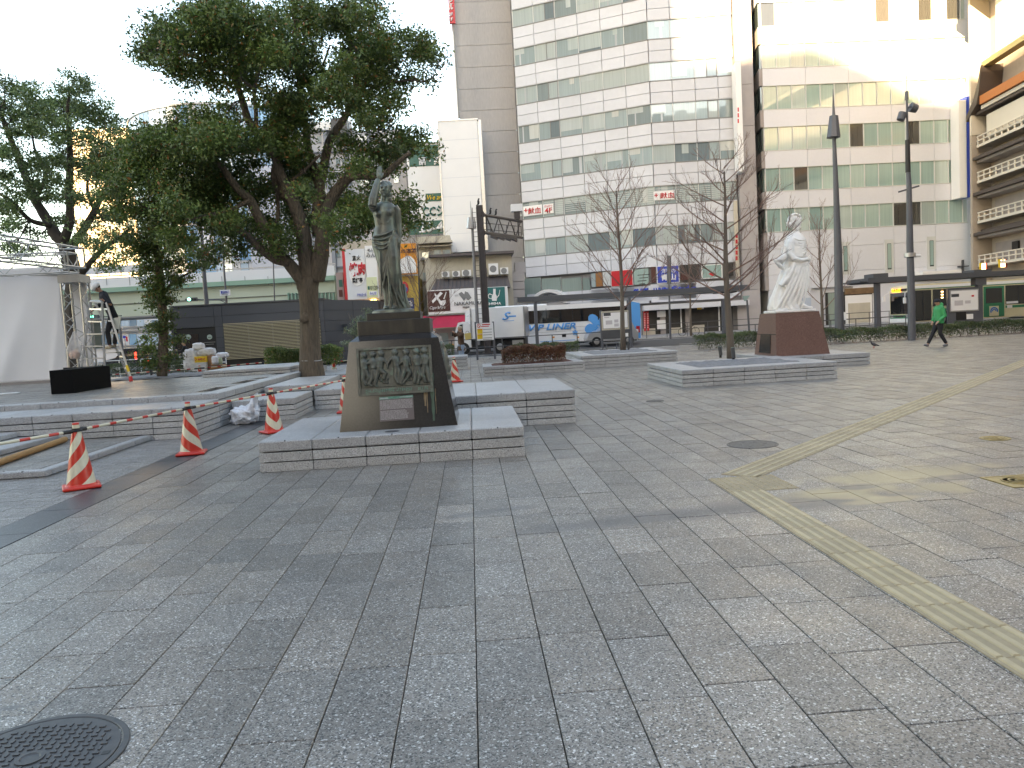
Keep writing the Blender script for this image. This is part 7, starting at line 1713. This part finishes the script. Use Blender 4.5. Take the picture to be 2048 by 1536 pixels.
for i in range(6): q.tube([M1.lerp(M2, i/5), B1_.lerp(B2_, i/5)+Vector((0, .8-.05*i, 0))], .022, 5)
q.build('walkway_rail', m_post, gt_)
q = MB()
for i in range(4): u = B1_.lerp(B2_, .18+.17*i); v = B1_.lerp(B2_, .18+.17*(i+1)); q.hexa([u-Vector((0, .2, .16)), v-Vector((0, .2, .28)), v+Vector((0, .6, -.28)), u+Vector((0, .6, -.16))], [u-Vector((0, .2, .03)), v-Vector((0, .2, .03)), v+Vector((0, .6, -.03)), u+Vector((0, .6, -.03))])
q.build('walkway_deck', m_post, gt_)
q = MB(); L0_, L1_ = Vector((a[0]-.42, gy, 1.2)), Vector((b__[0]-.40, gy, b__[2]-.1)); L2_ = Vector((.22, 0, 0)); q.tube([L0_, L1_], .02, 5); q.tube([L0_+L2_, L1_+L2_], .02, 5)
for i in range(26): p = L0_.lerp(L1_, i/26); q.tube([p, p+L2_], .014, 4)
q.build('ladder', m_post, gt_)
q = MB(); p = A1_.lerp(A2_, .88); q.box(p[0]-.18, p[0]+.18, p[1]-.2, p[1]+.2, p[2]+.1, p[2]+.55); q.build('camera_box', m_post, gt_); q = MB(); q.box(p[0]-.35, p[0]+.35, p[1]-.3, p[1]+.3, p[2]+.55, p[2]+1.0); q.build('camera_hood', m_white, gt_)
def crow(label, x, y, Y, up_=1): 
    p = D(x, y, Y); t = thing('crow', label, 'bird', tuple(p)); q = MB(); q.ell((p[0], p[1], p[2]+.16), .07, .07, .16, 8); q.ell((p[0]+.03, p[1], p[2]+.33), .05, .045, .05, 8); q.tube([(p[0]+.05, p[1], p[2]+.33), (p[0]+.13, p[1], p[2]+.31)], [.018, .004], 6); q.tube([(p[0], p[1], p[2]+.1), (p[0]-.12, p[1], p[2]-.04)], [.05, .02], 6)
    for dy in (-.03, .03): q.tube([(p[0], p[1]+dy, p[2]+.06), (p[0], p[1]+dy, p[2]-.0)], .009, 4)
    meshobj('body', remesh(q, .014, 1), M('crow black', (.012, .012, .015), .6), t)
u = A1_.lerp(A2_, .28); v = A1_.lerp(A2_, .42); crow('left crow of the two perched on the gantry arm', 981, 428.5, u[1]); crow('right crow of the two perched on the gantry arm', 992, 430.5, v[1]); crow('crow perched on top of the gantry post', 957, 410, gy)
# no-smoking notice board
SY = 36.2; g = D(968, 716, SY); t = thing('notice_board', 'white notice board with round no smoking sign and yellow panels on dark posts', 'notice board', (g[0], SY, 0)); F = Fac(t, (g[0], SY), 0)
F.rect('post', m_pole, 951, 644, 955, 720, -.06, .0); F.rect('post', m_pole, 986, 643, 990, 719, -.06, .0); F.rect('board', m_signw, 953, 646, 987, 680.5, .0, .04)
rg = lambda r: [(957.5+r*math.cos(k*math.pi/12), 651.5+r*1.15*math.sin(k*math.pi/12)) for k in range(24)]
F.poly('warning_ring', m_signred, rg(3.6), .04, .05); F.poly('warning_disc', m_signw, rg(2.6), .05, .054); F.poly('warning_slash', m_signred, [(955.4, 649.6), (956.2, 649), (959.7, 653.3), (958.9, 654)], .054, .06)
F.rect('red_line', m_signred, 964, 648, 980, 650, .04, .05); F.rect('red_line', m_signred, 962, 652, 978, 653.5, .04, .05)
for y in (658, 664, 669, 675, 678): F.rect('print_line', m_frame, 966, y, 984, y+1.1, .04, .046)
for y in (658, 668.5): F.rect('yellow_panel', m_yel, 954.5, y, 965, y+9.5, .04, .05); F.rect('orange_strip', m_orange, 954.5, y, 965, y+2, .05, .055)
# map board
MY = 37.5; g = D(1232, 700, MY); t = thing('map_board', 'dark framed map board with pale map behind the planter tree', 'map board', (g[0], MY, 0)); F = Fac(t, (g[0], MY), 0)
F.rect('post', m_pole, 1201, 621, 1205.5, 697, -.08, .04); F.rect('post', m_pole, 1259, 595, 1263.5, 694, -.08, .04); F.rect('frame', m_cream, 1202.5, 621.5, 1257, 659.5, .0, .05); F.rect('map_sheet', m_winB3, 1205, 624.5, 1255, 656.5, .05, .06); F.rect('map_header', m_dark, 1206.5, 626, 1221, 632, .06, .065)
F.rect('map_sheet_paper', m_signw, 1205.5, 625, 1254.5, 656, .061, .064)
for (x0_, y0_, x1_, y1_) in ((1211, 641, 1224, 649), (1228, 639, 1236, 645), (1228, 647, 1237, 653), (1208, 634, 1218, 636)): F.rect('map_print', m_print, x0_, y0_, x1_, y1_, .064, .067)
F.rect('lower_panel', m_dark, 1204, 660, 1260, 677, .0, .05); F.rect('notice', m_signw, 1250.5, 666, 1256, 673, .05, .06)
q = MB()
for x in (1213, 1233.5): p = D(x, 694, MY-.6); q.tube([(p[0], p[1], 0), (p[0], p[1], .35)], .03, 8)
q.build('short_post', m_pole, t)
# long low rails
def railing(label, x0, x1, Y, z, n, mat=m_dark, rails=(1, .55), slant=0, group=None):
    t = thing('railing', label, 'railing', ((x0+x1)/2, Y, 0)); q = MB()
    for f in rails: q.tube([(x0, Y, z*f), (x1, Y+slant, z*f)], .022, 6)
    q.build('rails', mat, t)
    for i in range(n): x = x0+(x1-x0)*i/(n-1); q = MB(); q.tube([(x, Y+slant*i/(n-1), 0), (x, Y+slant*i/(n-1), z)], .025, 6); q.build('post', mat, t)
    return t
railing('black kerb railing in front of the white truck', -2.2, 6.6, 39.0, .92, 8); railing('dark railing across the road below the clothes shop', 13.0, 33, 57.2, 1.0, 14); railing('thin dark railing behind the hedge, right of the largest bare tree', 12.2, 23, 40.2, .85, 9)
railing('white hooped road railing behind the ladder', -21, -12.5, 40.5, .85, 9, m_white)
# bus shelters
m_shelt = M('shelter roof grey', (.075, .08, .09), .5, noise=(1, .06))
S1 = 42.; g = D(1260, 600, S1); t = thing('bus_shelter', 'long low grey bus shelter roof on posts in front of the white coach', 'bus shelter', (g[0], S1, 0)); F = Fac(t, (g[0], S1), rad(-1.5))
F.rect('roof', m_shelt, 1034, 582, 1500, 592, -2.4, 0); F.rect('roof_underside', m_steel, 1036, 592, 1498, 593.5, -2.3, -.1); F.rect('roof_box', m_shelt, 1440, 570, 1478, 585, -1.4, -.4)
for x in (1073, 1259.5, 1449): F.rect('post', m_pole, x-3.2, 604 if x < 1200 else 600, x+3.2, 696-(x-1073)*.055, -.25, -.02)
S2 = 45.; g = D(1900, 570, S2); t = thing('bus_shelter', 'dark grey bus shelter roof with map case over the green and cream bus', 'bus shelter', (g[0], S2, 0)); F = Fac(t, (g[0], S2), 0)
F.rect('roof', m_shelt, 1733, 546, 2120, 556, -2.4, .2); F.rect('roof_tip', m_shelt, 1718, 561, 1760, 564, -2, .1); F.rect('roof_box', m_shelt, 1752, 546, 1782, 554, -1.4, -.3); F.rect('roof_box', m_shelt, 1955, 538, 1990, 549, -1.4, -.3)
F.rect('post', m_pole, 1753, 566, 1761.5, 656, -.3, 0); F.rect('post', m_pole, 1956, 566, 1966, 650, -.3, 0); F.rect('post_bracket', m_pole, 1950, 556, 1972, 570, -.4, .05)
F.rect('map_case', m_pole, 1896, 575, 1957, 645, -.15, 0); F.rect('map_case_frame', m_steel, 1899, 579, 1957, 623, 0, .04); F.rect('map_sheet', m_signw, 1901, 581, 1955, 620.5, .04, .05); F.rect('map_header', m_dark, 1901.5, 588, 1917, 594, .05, .055); F.rect('map_print', m_print, 1908, 601, 1925, 611, .05, .055); F.rect('map_print', m_print, 1929, 601, 1940, 607, .05, .055); F.rect('red_mark', m_signred, 1942, 590, 1947, 593.5, .05, .055); F.rect('notice', m_signw, 1933, 628, 1946, 638, .0, .02); F.rect('ticket_slot', m_black, 1912, 624, 1932, 640, .0, .02)
for k in range(9): F.rect('timetable_lamp', m_lampw if k % 2 else m_orange, 1888, 579+k*3, 1891, 580.8+k*3, -.3, -.2) if k < 6 else None
# traffic lights and signs beyond the kiosk
m_green_l = M('green signal light', (.05, 1, .6), .4, emit=4)
TYY = 52; p = D(454, 660, TYY); t = thing('traffic_signal', 'pole with long arm carrying a green traffic light above the kiosk', 'traffic light', (p[0], TYY, 0)); F = Fac(t, (p[0], TYY), 0)
q = MB(); q.tube([D(455, 640, TYY), D(452, 590, TYY), D(448, 540, TYY), D(445, 470, TYY)], [.075, .07, .065, .05], 10); q.tube([(p[0], TYY, 0), D(455, 640, TYY)], .08, 10); q.build('pole', m_pole, t)
q = MB(); q.tube([D(452, 600, TYY), D(370, 599, TYY)], .04, 6); q.tube([D(453, 607, TYY), D(440, 600, TYY)], .03, 6); q.build('arm', m_pole, t); F.rect('signal_case', m_pole, 377, 595.5, 396, 602.5, .05, .3)
F.poly('green_lamp', m_green_l, [(381.5+2.8*math.cos(k*math.pi/8), 599+2.8*math.sin(k*math.pi/8)) for k in range(16)], .3, .33); 
for x in (387.5, 393): F.poly('dark_lamp', m_black, [(x+2.3*math.cos(k*math.pi/8), 599+2.3*math.sin(k*math.pi/8)) for k in range(16)], .3, .32)
F.rect('street_name_board', m_signw, 442, 580, 462, 591.5, .1, .25); F.text('難波西口', m_blue, 444, 582, 460.5, 587.5, o=.27, bold=.01, thick=.01); F.rect('name_print', m_frame, 446, 588.8, 458, 589.8, .25, .26)
TY5 = 60; p = D(188, 634, TY5); t = thing('traffic_signal', 'second green traffic light seen through the stepladder', 'traffic light', (p[0], TY5, 0)); F = Fac(t, (p[0], TY5), 0); F.rect('pole', m_pole, 241, 655, 245, 700, 0, .1); F.rect('arm', m_pole, 186, 632, 244, 634, 0, .1); F.rect('signal_case', m_pole, 180, 630, 200, 637, .1, .3); F.poly('green_lamp', m_green_l, [(188+2.6*math.cos(k*math.pi/8), 633.5+2.6*math.sin(k*math.pi/8)) for k in range(16)], .3, .33)
p = D(250, 674, 58); t = thing('road_sign', 'round blue road sign with red edged sign seen under the elevated road', 'road sign', (p[0], 58, 0)); F = Fac(t, (p[0], 58), 0); F.poly('blue_disc', m_blue, [(249+3*math.cos(k*math.pi/8), 674+3*math.sin(k*math.pi/8)) for k in range(16)], 0, .05); F.rect('red_sign', m_signred, 252.5, 673, 255.5, 683, 0, .05); F.rect('pole', m_steel, 250, 677, 251, 706, -.05, 0)
# red building sign high on the left tower
P = D(903, 0, 76); t = thing('blade_sign', 'vertical red building sign with white characters beside the beige tower, top of picture', 'sign', tuple(P)); F = Fac(t, P, 0); F.rect('board', m_signred, 896, -60, 908, 49, 0, .3); F.text('ピル', m_signw, 897.5, 1, 906, 23, o=.34, vertical=True, bold=.03, thick=.04); F.text('2F', m_signw, 897.5, 28, 906, 35, o=.34, bold=.03, thick=.04); F.text('1F', m_signw, 898, 38, 906, 45, o=.34, bold=.03, thick=.04); F.rect('mast', m_frame, 911, 40, 914, 236, -.2, .1)
# ================================================================ vehicles
m_tyre = M('tyre rubber', (.02, .02, .02), .8); m_rim = M('wheel rim', (.45, .45, .46), .35, metal=.6); m_vwhite = M('vehicle white paint', (.85, .85, .85), .25, coat=.5, noise=(2, .03)); m_vcream = M('bus cream paint', (.66, .60, .40), .3, coat=.4, noise=(2, .03)); m_vgreen = M('bus green', (.02, .20, .10), .35, coat=.4); m_silver = M('silver paint', (.45, .46, .48), .3, metal=.5, coat=.5); m_lorry = M('dark chassis', (.03, .03, .032), .7); m_tail = M('lit tail lamp', (1, .04, .03), .3, emit=1.5); m_tailoff = M('tail lamp', (.5, .02, .02), .3)
RZ = -.108
def wheel(parent, x, y, r, wdt=.24, rz=0):
    """local coordinates of the vehicle; y is the outer face"""
    q = MB(); q.tube([(x, y, r), (x, y+wdt, r)], r, 24); w_ = q.build('wheel', m_tyre, parent, local=True, smooth=30); q = MB(); q.tube([(x, y-.012, r), (x, y+.02, r)], [r*.5, r*.62], 20); q.tube([(x, y-.03, r), (x, y, r)], r*.2, 10)
    for k in range(8): a = k*math.pi/4; q.box(x+r*.42*math.cos(a)-.03, x+r*.42*math.cos(a)+.03, y-.02, y, r+r*.42*math.sin(a)-.03, r+r*.42*math.sin(a)+.03)
    rm = q.build('rim', m_rim, None, local=True); rm.parent = w_
def vbox(p, name, mat, x0, x1, y0, y1, z0, z1, c=.06, label=None): q = MB(); q.cbox(x0, x1, y0, y1, z0, z1, c); return q.build(name, mat, p, local=True, label=label)
# white coach: local x runs left to right along its side, y=0 near side
g0, g1 = D(930, 668, 50), D(1281, 650, 50.3); Lc = g1[0]-g0[0]; zr = D(1240, 603, 50.2)[2]-RZ
co = thing('coach', 'long white coach with dark window band and blue flower, seen side on', 'coach', (g0[0], 50, RZ), rad(1)); F = Fac(co, (g0[0], 50), rad(1))
q = MB(); q.prism([(0, .30), (Lc, .30), (Lc+.03, zr*.55), (Lc-.12, zr-.12), (Lc-.4, zr), (.5, zr), (.1, zr-.2), (-.02, 1.1)], 0, 2.4, 'y'); q.build('body', m_vwhite, co, local=True)
vbox(co, 'roof_unit', m_vwhite, 2, 5.4, .4, 2, zr-.01, zr+.12)
F.rect('window_band', m_glassdark, 1040, 617, 1262, 643, 0, .03)
for x in (1092, 1145, 1198, 1240): F.rect('window_divider', m_black, x, 617, x+.8, 641, .03, .04)
F.poly('blue_tail_panel', m_skyblue, [(1262, 603), (1279, 606), (1281, 640), (1281, 676), (1271, 677), (1266, 650), (1258, 640), (1260, 620)], .035, .06)
def petals(F, cx, cy, r, mat, n=5, o=.05, rot=0):
    for k in range(n):
        a = rot+k*2*math.pi/n; pts = []
        for j in range(12): b_ = 2*math.pi*j/12; u_, v_ = r*.52+r*.48*math.cos(b_), r*.30*math.sin(b_)*(1.2 if math.cos(b_) > 0 else .8); pts.append((cx+u_*math.cos(a)-v_*math.sin(a), cy+u_*math.sin(a)+v_*math.cos(a)))
        F.poly('flower_petal', mat, pts, 0, o+.003*k)
petals(F, 1196, 652, 28, m_skyblue, 5, .03, .3); petals(F, 1150, 665, 5.5, m_skyblue, 5, .03, -.3)
F.text('VIP LINER', m_skyblue, 1057, 647.5, 1152, 660, o=.05, bold=.03, shear=.25, thick=.012)
for y in (655.5, 663): F.rect('panel_joint', m_frame, 1045, y, 1180, y+.4, .0, .012)
F.rect('filler_flap', m_black, 1124, 667.5, 1132, 674, 0, .03)
for x in (1072, 1105, 1154): F.rect('marker_lamp', m_orange, x, 673, x+4, 676, 0, .03)
F.rect('web_line', m_skyblue, 1080, 681, 1150, 682.2, 0, .02)
F.rect('tail_lamp', m_tailoff, 1272, 652, 1279, 665, .06, .1)
for fx in (.25, .73): wheel(co, Lc*fx, -.02, .45)
F.rect('skirt', m_lorry, 930, 686, 1278, 690, -.5, -.02)
# white box truck, turned a little away
tp_ = D(1050, 690, 46.2); tk2 = thing('box_truck', 'white box truck with blue script letter on its side behind the notice board', 'truck', (tp_[0], 46.2, RZ), rad(-12)); F = Fac(tk2, (tp_[0], 46.2), rad(-12))
ub, uc, zt_, zb_2 = F.uv(942, 660)[0], F.uv(908, 675)[0], F.uv(1000, 615)[1]-RZ, F.uv(1000, 676)[1]-RZ
vbox(tk2, 'cargo_box', m_vwhite, ub, 0, 0, 2.0, zb_2, zt_+.03, .03)
q = MB(); q.prism([(ub-.05, .42), (ub-.05, 1.9), (ub-.5, 2.0), (uc+.28, 1.95), (uc+.02, 1.3), (uc, .42)], .06, 1.9, 'y'); q.build('cab', m_vwhite, tk2, local=True)
q = MB(); q.prism([(ub-.5, 1.25), (ub-.5, 1.85), (uc+.38, 1.82), (uc+.14, 1.25)], .04, .1, 'y'); q.build('cab_window', m_glassdark, tk2, local=True)
q = MB(); q.prism([(ub+.0, zt_-.25), (ub, zt_+.0), (ub-.35, zt_-.1), (ub-.3, zt_-.4)], .3, 1.8, 'y'); q.build('wind_deflector', m_vwhite, tk2, local=True)
vbox(tk2, 'chassis', m_lorry, uc+.1, -.05, .25, 1.8, .35, zb_2-.03, .02); vbox(tk2, 'rear_door', m_steel, 0.005, .06, .05, 1.95, zb_2+.05, zt_-.02, .01)
F.text('S', m_skyblue, 1004, 624, 1022, 640, o=.02, bold=.02, shear=.4, thick=.01)
F.rect('script_line', m_skyblue, 1017, 631, 1032, 634, 0, .012); F.rect('script_line', m_skyblue, 1008, 641, 1028, 642, 0, .012); F.rect('box_trim', m_steel, 946, 676, 1050, 677.4, 0, .03); F.rect('box_edge', m_steel, 941, 617, 943.5, 676, 0, .03)
F.rect('side_guard', m_steel, 1025, 680, 1047, 691, .02, .06); wheel(tk2, F.uv(1000, 690)[0], .0, .38); wheel(tk2, F.uv(926, 690)[0], .0, .38); F.rect('cab_lamp', m_orange, 902+3, 688, 908, 692, .02, .08); F.rect('mirror', m_black, 906, 660, 909, 672, .1, .3)
# silver van
g0, g1 = D(1176, 690, 48), D(1277, 684, 48); Lv = g1[0]-g0[0]; sv = thing('van', 'silver estate car passing behind the map board', 'car', (g0[0], 48, RZ), rad(0)); q = MB()
prof = [(0, .28), (Lv, .28), (Lv+.02, .75), (Lv-.15, .95), (Lv-.35, 1.42), (Lv-.6, 1.5), (1.35, 1.52), (.75, .98), (.1, .82), (-.04, .55)]
q.prism(prof, 0, 1.55, 'y'); o = q.build('body', m_silver, sv, local=True)
q = MB(); q.prism([(.95, .98), (1.45, 1.44), (Lv-.62, 1.43), (Lv-.42, .98)], -.015, .02, 'y'); q.build('window', m_glassdark, sv, local=True)
wheel(sv, .55, -.02, .31, .2); wheel(sv, Lv-.6, -.02, .31, .2); F = Fac(sv, (g0[0], 48), 0); vbox(sv, 'head_lamp', m_vwhite, Lv-.14, Lv+.03, .02, .4, .72, .95, .02); vbox(sv, 'sill', m_black, .1, Lv-.1, -.012, 0, .25, .33, .003); vbox(sv, 'door_line', m_black, 1.7, 1.712, -.012, 0, .35, 1.4, .003)
# green and cream city bus standing at the right
BY = 50.; n0 = D(1819, 652, BY); fr_ = thing('city_bus', 'green and cream city bus with orange display standing at the right stop', 'bus', (n0[0], BY, RZ)); F = Fac(fr_, (n0[0], BY), 0); zr = D(1900, 565, BY)[2]-RZ; Lb = 10.5; wB = 2.35
q = MB(); q.prism([(0, .35), (0, zr-.35), (.12, zr-.06), (.4, zr), (Lb, zr), (Lb, .35)], 0, wB, 'y'); q.build('body', m_vcream, fr_, local=True)
def vb(name, mat, x0, x1, z0, z1, o=.02, yy=0): return piece(name, mat, fr_, x0, x1, yy-o, yy+.01, z0, z1)
zw0, zw1 = F.uv(1960, 612)[1]-RZ, F.uv(1960, 574)[1]-RZ
vb('roof_stripe', m_vwhite, .3, Lb, zr-.28, zr-.1); vb('green_stripe', m_vgreen, .1, Lb, zw1+.07, zw1+.12); 
vb('entrance_door', m_glassdark, .35, 1.5, .42, zw1); vb('door_divider', m_lorry, .9, .96, .42, zw1, .04); vb('side_window', m_glassdark, 1.6, 3.35, zw0+.15, zw1)
u0_, u1_ = F.uv(1967, 610)[0], F.uv(2008, 610)[0]
vb('exit_door', m_vgreen, u0_, u1_, .42, zw1); vb('door_window', m_glassdark, u0_+.15, u1_-.15, zw0+.15, zw1-.12, .03)
c_ = ((u0_+u1_)/2, zw0-.38); q = MB(); q.box(c_[0]-.32, c_[0]+.32, -.035, -.02, c_[1]-.33, c_[1]+.33); q.build('emblem_panel', m_vcream, fr_, local=True)
def arcp(cx, cz, r0_, r1_, a0, a1, n=14): return [(cx+r1_*math.cos(a0+(a1-a0)*i/n), cz+r1_*math.sin(a0+(a1-a0)*i/n)) for i in range(n+1)]+[(cx+r0_*math.cos(a1-(a1-a0)*i/n), cz+r0_*math.sin(a1-(a1-a0)*i/n)) for i in range(n+1)]
q = MB(); n_seg = 14
for (r0_, r1_, a0, a1) in ((.18, .27, -.3, 3.6), (.08, .15, -.2, 3.3)):
    for i in range(n_seg):
        b0, b1 = a0+(a1-a0)*i/n_seg, a0+(a1-a0)*(i+1)/n_seg; q.prism([(c_[0]+r0_*math.cos(b0), c_[1]+r0_*math.sin(b0)), (c_[0]+r1_*math.cos(b0), c_[1]+r1_*math.sin(b0)), (c_[0]+r1_*math.cos(b1), c_[1]+r1_*math.sin(b1)), (c_[0]+r0_*math.cos(b1), c_[1]+r0_*math.sin(b1))], -.045, -.035, 'y')
q.build('blue_emblem', M('emblem blue', (.03, .18, .50), .4), fr_, local=True)
vb('window_band', m_glassdark, u1_+.1, Lb, zw0, zw1); vb('window_band', m_glassdark, 3.4, u0_-.1, zw0+.1, zw1)
for x in (u1_+.95, u1_+2.2, u1_+3.4): vb('window_divider', m_lorry, x, x+.06, zw0, zw1, .03)
vb('green_waist', m_vgreen, u1_+.1, Lb, zw0-.22, zw0-.06); vb('green_waist', m_vgreen, 1.6, u0_-.1, zw0-.16, zw0-.02); vb('notice', m_signw, u1_+.2, u1_+.55, zw0-.24, zw0-.05, .03); vb('notice', m_signw, u1_+.15, u1_+.95, zw0+.05, zw0+.2, .03); vb('side_display', m_orange, 3.0, 3.15, zw1-.45, zw1-.1, .04)
wheel(fr_, 2.2, -.03, .46); wheel(fr_, u1_+2.1, -.03, .46)
for x in (2.2, u1_+2.1): q = MB(); q.prism([(x+.62*math.cos(math.pi*k/12), .46+.62*math.sin(math.pi*k/12)) for k in range(13)], -.012, .0, 'y'); q.build('wheel_arch', m_lorry, fr_, local=True)
# front end faces left
def ve(name, mat, y0, y1, z0, z1, o=.02, label=None): return piece(name, mat, fr_, -o, .005, y0, y1, z0, z1)
ve('windscreen', m_glassdark, .1, wB-.1, zw0-.25, zw1-.08); ve('display_box', m_black, .25, wB-.25, zw1+.02, zr-.22); ve('front_stripe', m_vgreen, .02, wB-.02, zw0-.55, zw0-.32, .012); ve('bumper', m_vwhite, .02, wB-.02, .36, .62, .05); ve('grille', m_lorry, .7, wB-.7, .7, .82, .015); ve('number_plate', m_signw, .95, 1.4, .44, .58, .06)
for y in (.12, wB-.42): ve('head_lamp', m_rim, y, y+.28, .68, .9, .03)
to = text('なんば', M('orange display', (1, .25, .02), .4, emit=3), fr_, (-.04, wB/2+.3, (zw1+zr)/2-.1), width=1.1, height=.26, rz=rad(-90)); 
q = MB(); q.tube([(-.02, .1, zw1), (-.35, -.15, zw1-.1), (-.4, -.2, zw1-.45)], .02, 6); q.box(-.48, -.32, -.24, -.12, zw1-.8, zw1-.42); q.build('mirror', m_vwhite, fr_, local=True)
q = MB(); q.tube([(-.03, wB, zw1), (-.3, wB+.2, zw1-.2)], .02, 6); q.box(-.4, -.25, wB+.1, wB+.25, zw1-.6, zw1-.25); q.build('mirror', m_vwhite, fr_, local=True)
for y in (.6, 1.4): q = MB(); q.tube([(-.03, y, zw0-.25), (-.035, y+.5, zw0-.1)], .015, 5); q.build('wiper', m_black, fr_, local=True)
# dark car with lit tail lamps under the elevated road
cp = D(280, 705, 52); cr_ = thing('car', 'dark car with glowing red tail lamps waiting behind the ladder', 'car', (cp[0]-2.3, 52, RZ)); q = MB(); q.prism([(0, .3), (4, .3), (4.05, .8), (3.7, .95), (3.3, 1.5), (1.3, 1.5), (.7, .95), (0, .8)], 0, 1.6, 'y'); q.build('body', M('dark car paint', (.02, .022, .028), .25, coat=.6), cr_, local=True)
q = MB(); q.prism([(1.45, 1.02), (1.6, 1.4), (3.2, 1.4), (3.5, 1.02)], -.02, .01, 'y'); q.build('window', m_glassdark, cr_, local=True); wheel(cr_, .8, -.02, .3, .2); wheel(cr_, 3.2, -.02, .3, .2)
for x in (1.95, 3.75): vbox(cr_, 'tail_lamp', m_tail, x, x+.12, -.04, .02, .75, 1.25, .01)
vbox(cr_, 'rear_stripe', m_tail, 2.6, 2.8, -.04, .02, .6, .65, .005); vbox(cr_, 'body_trim', m_steel, .2, 3.9, -.03, 0, .35, .42, .005)
# bicycle by the shop glimpsed at the railing
p = D(1378, 672, 57.6); t = thing('bicycle', 'small dark bicycle leaning at the railing by the shop', 'bicycle', (p[0], 57.6, 0)); q = MB()
for dx in (-.5, .5): q.tube([(p[0]+dx+.3*math.cos(k*math.pi/8), 57.6, .32+.3*math.sin(k*math.pi/8)) for k in range(17)], .02, 5)
q.build('wheel', m_tyre, t); q = MB(); q.tube([(p[0]-.5, 57.6, .32), (p[0]-.15, 57.6, .32), (p[0]-.25, 57.6, .85)], .02, 5); q.tube([(p[0]-.15, 57.6, .32), (p[0]+.4, 57.6, .8), (p[0]+.5, 57.6, .32)], .02, 5); q.tube([(p[0]-.22, 57.6, .7), (p[0]+.38, 57.6, .75)], .02, 5); q.build('frame', m_black, t)
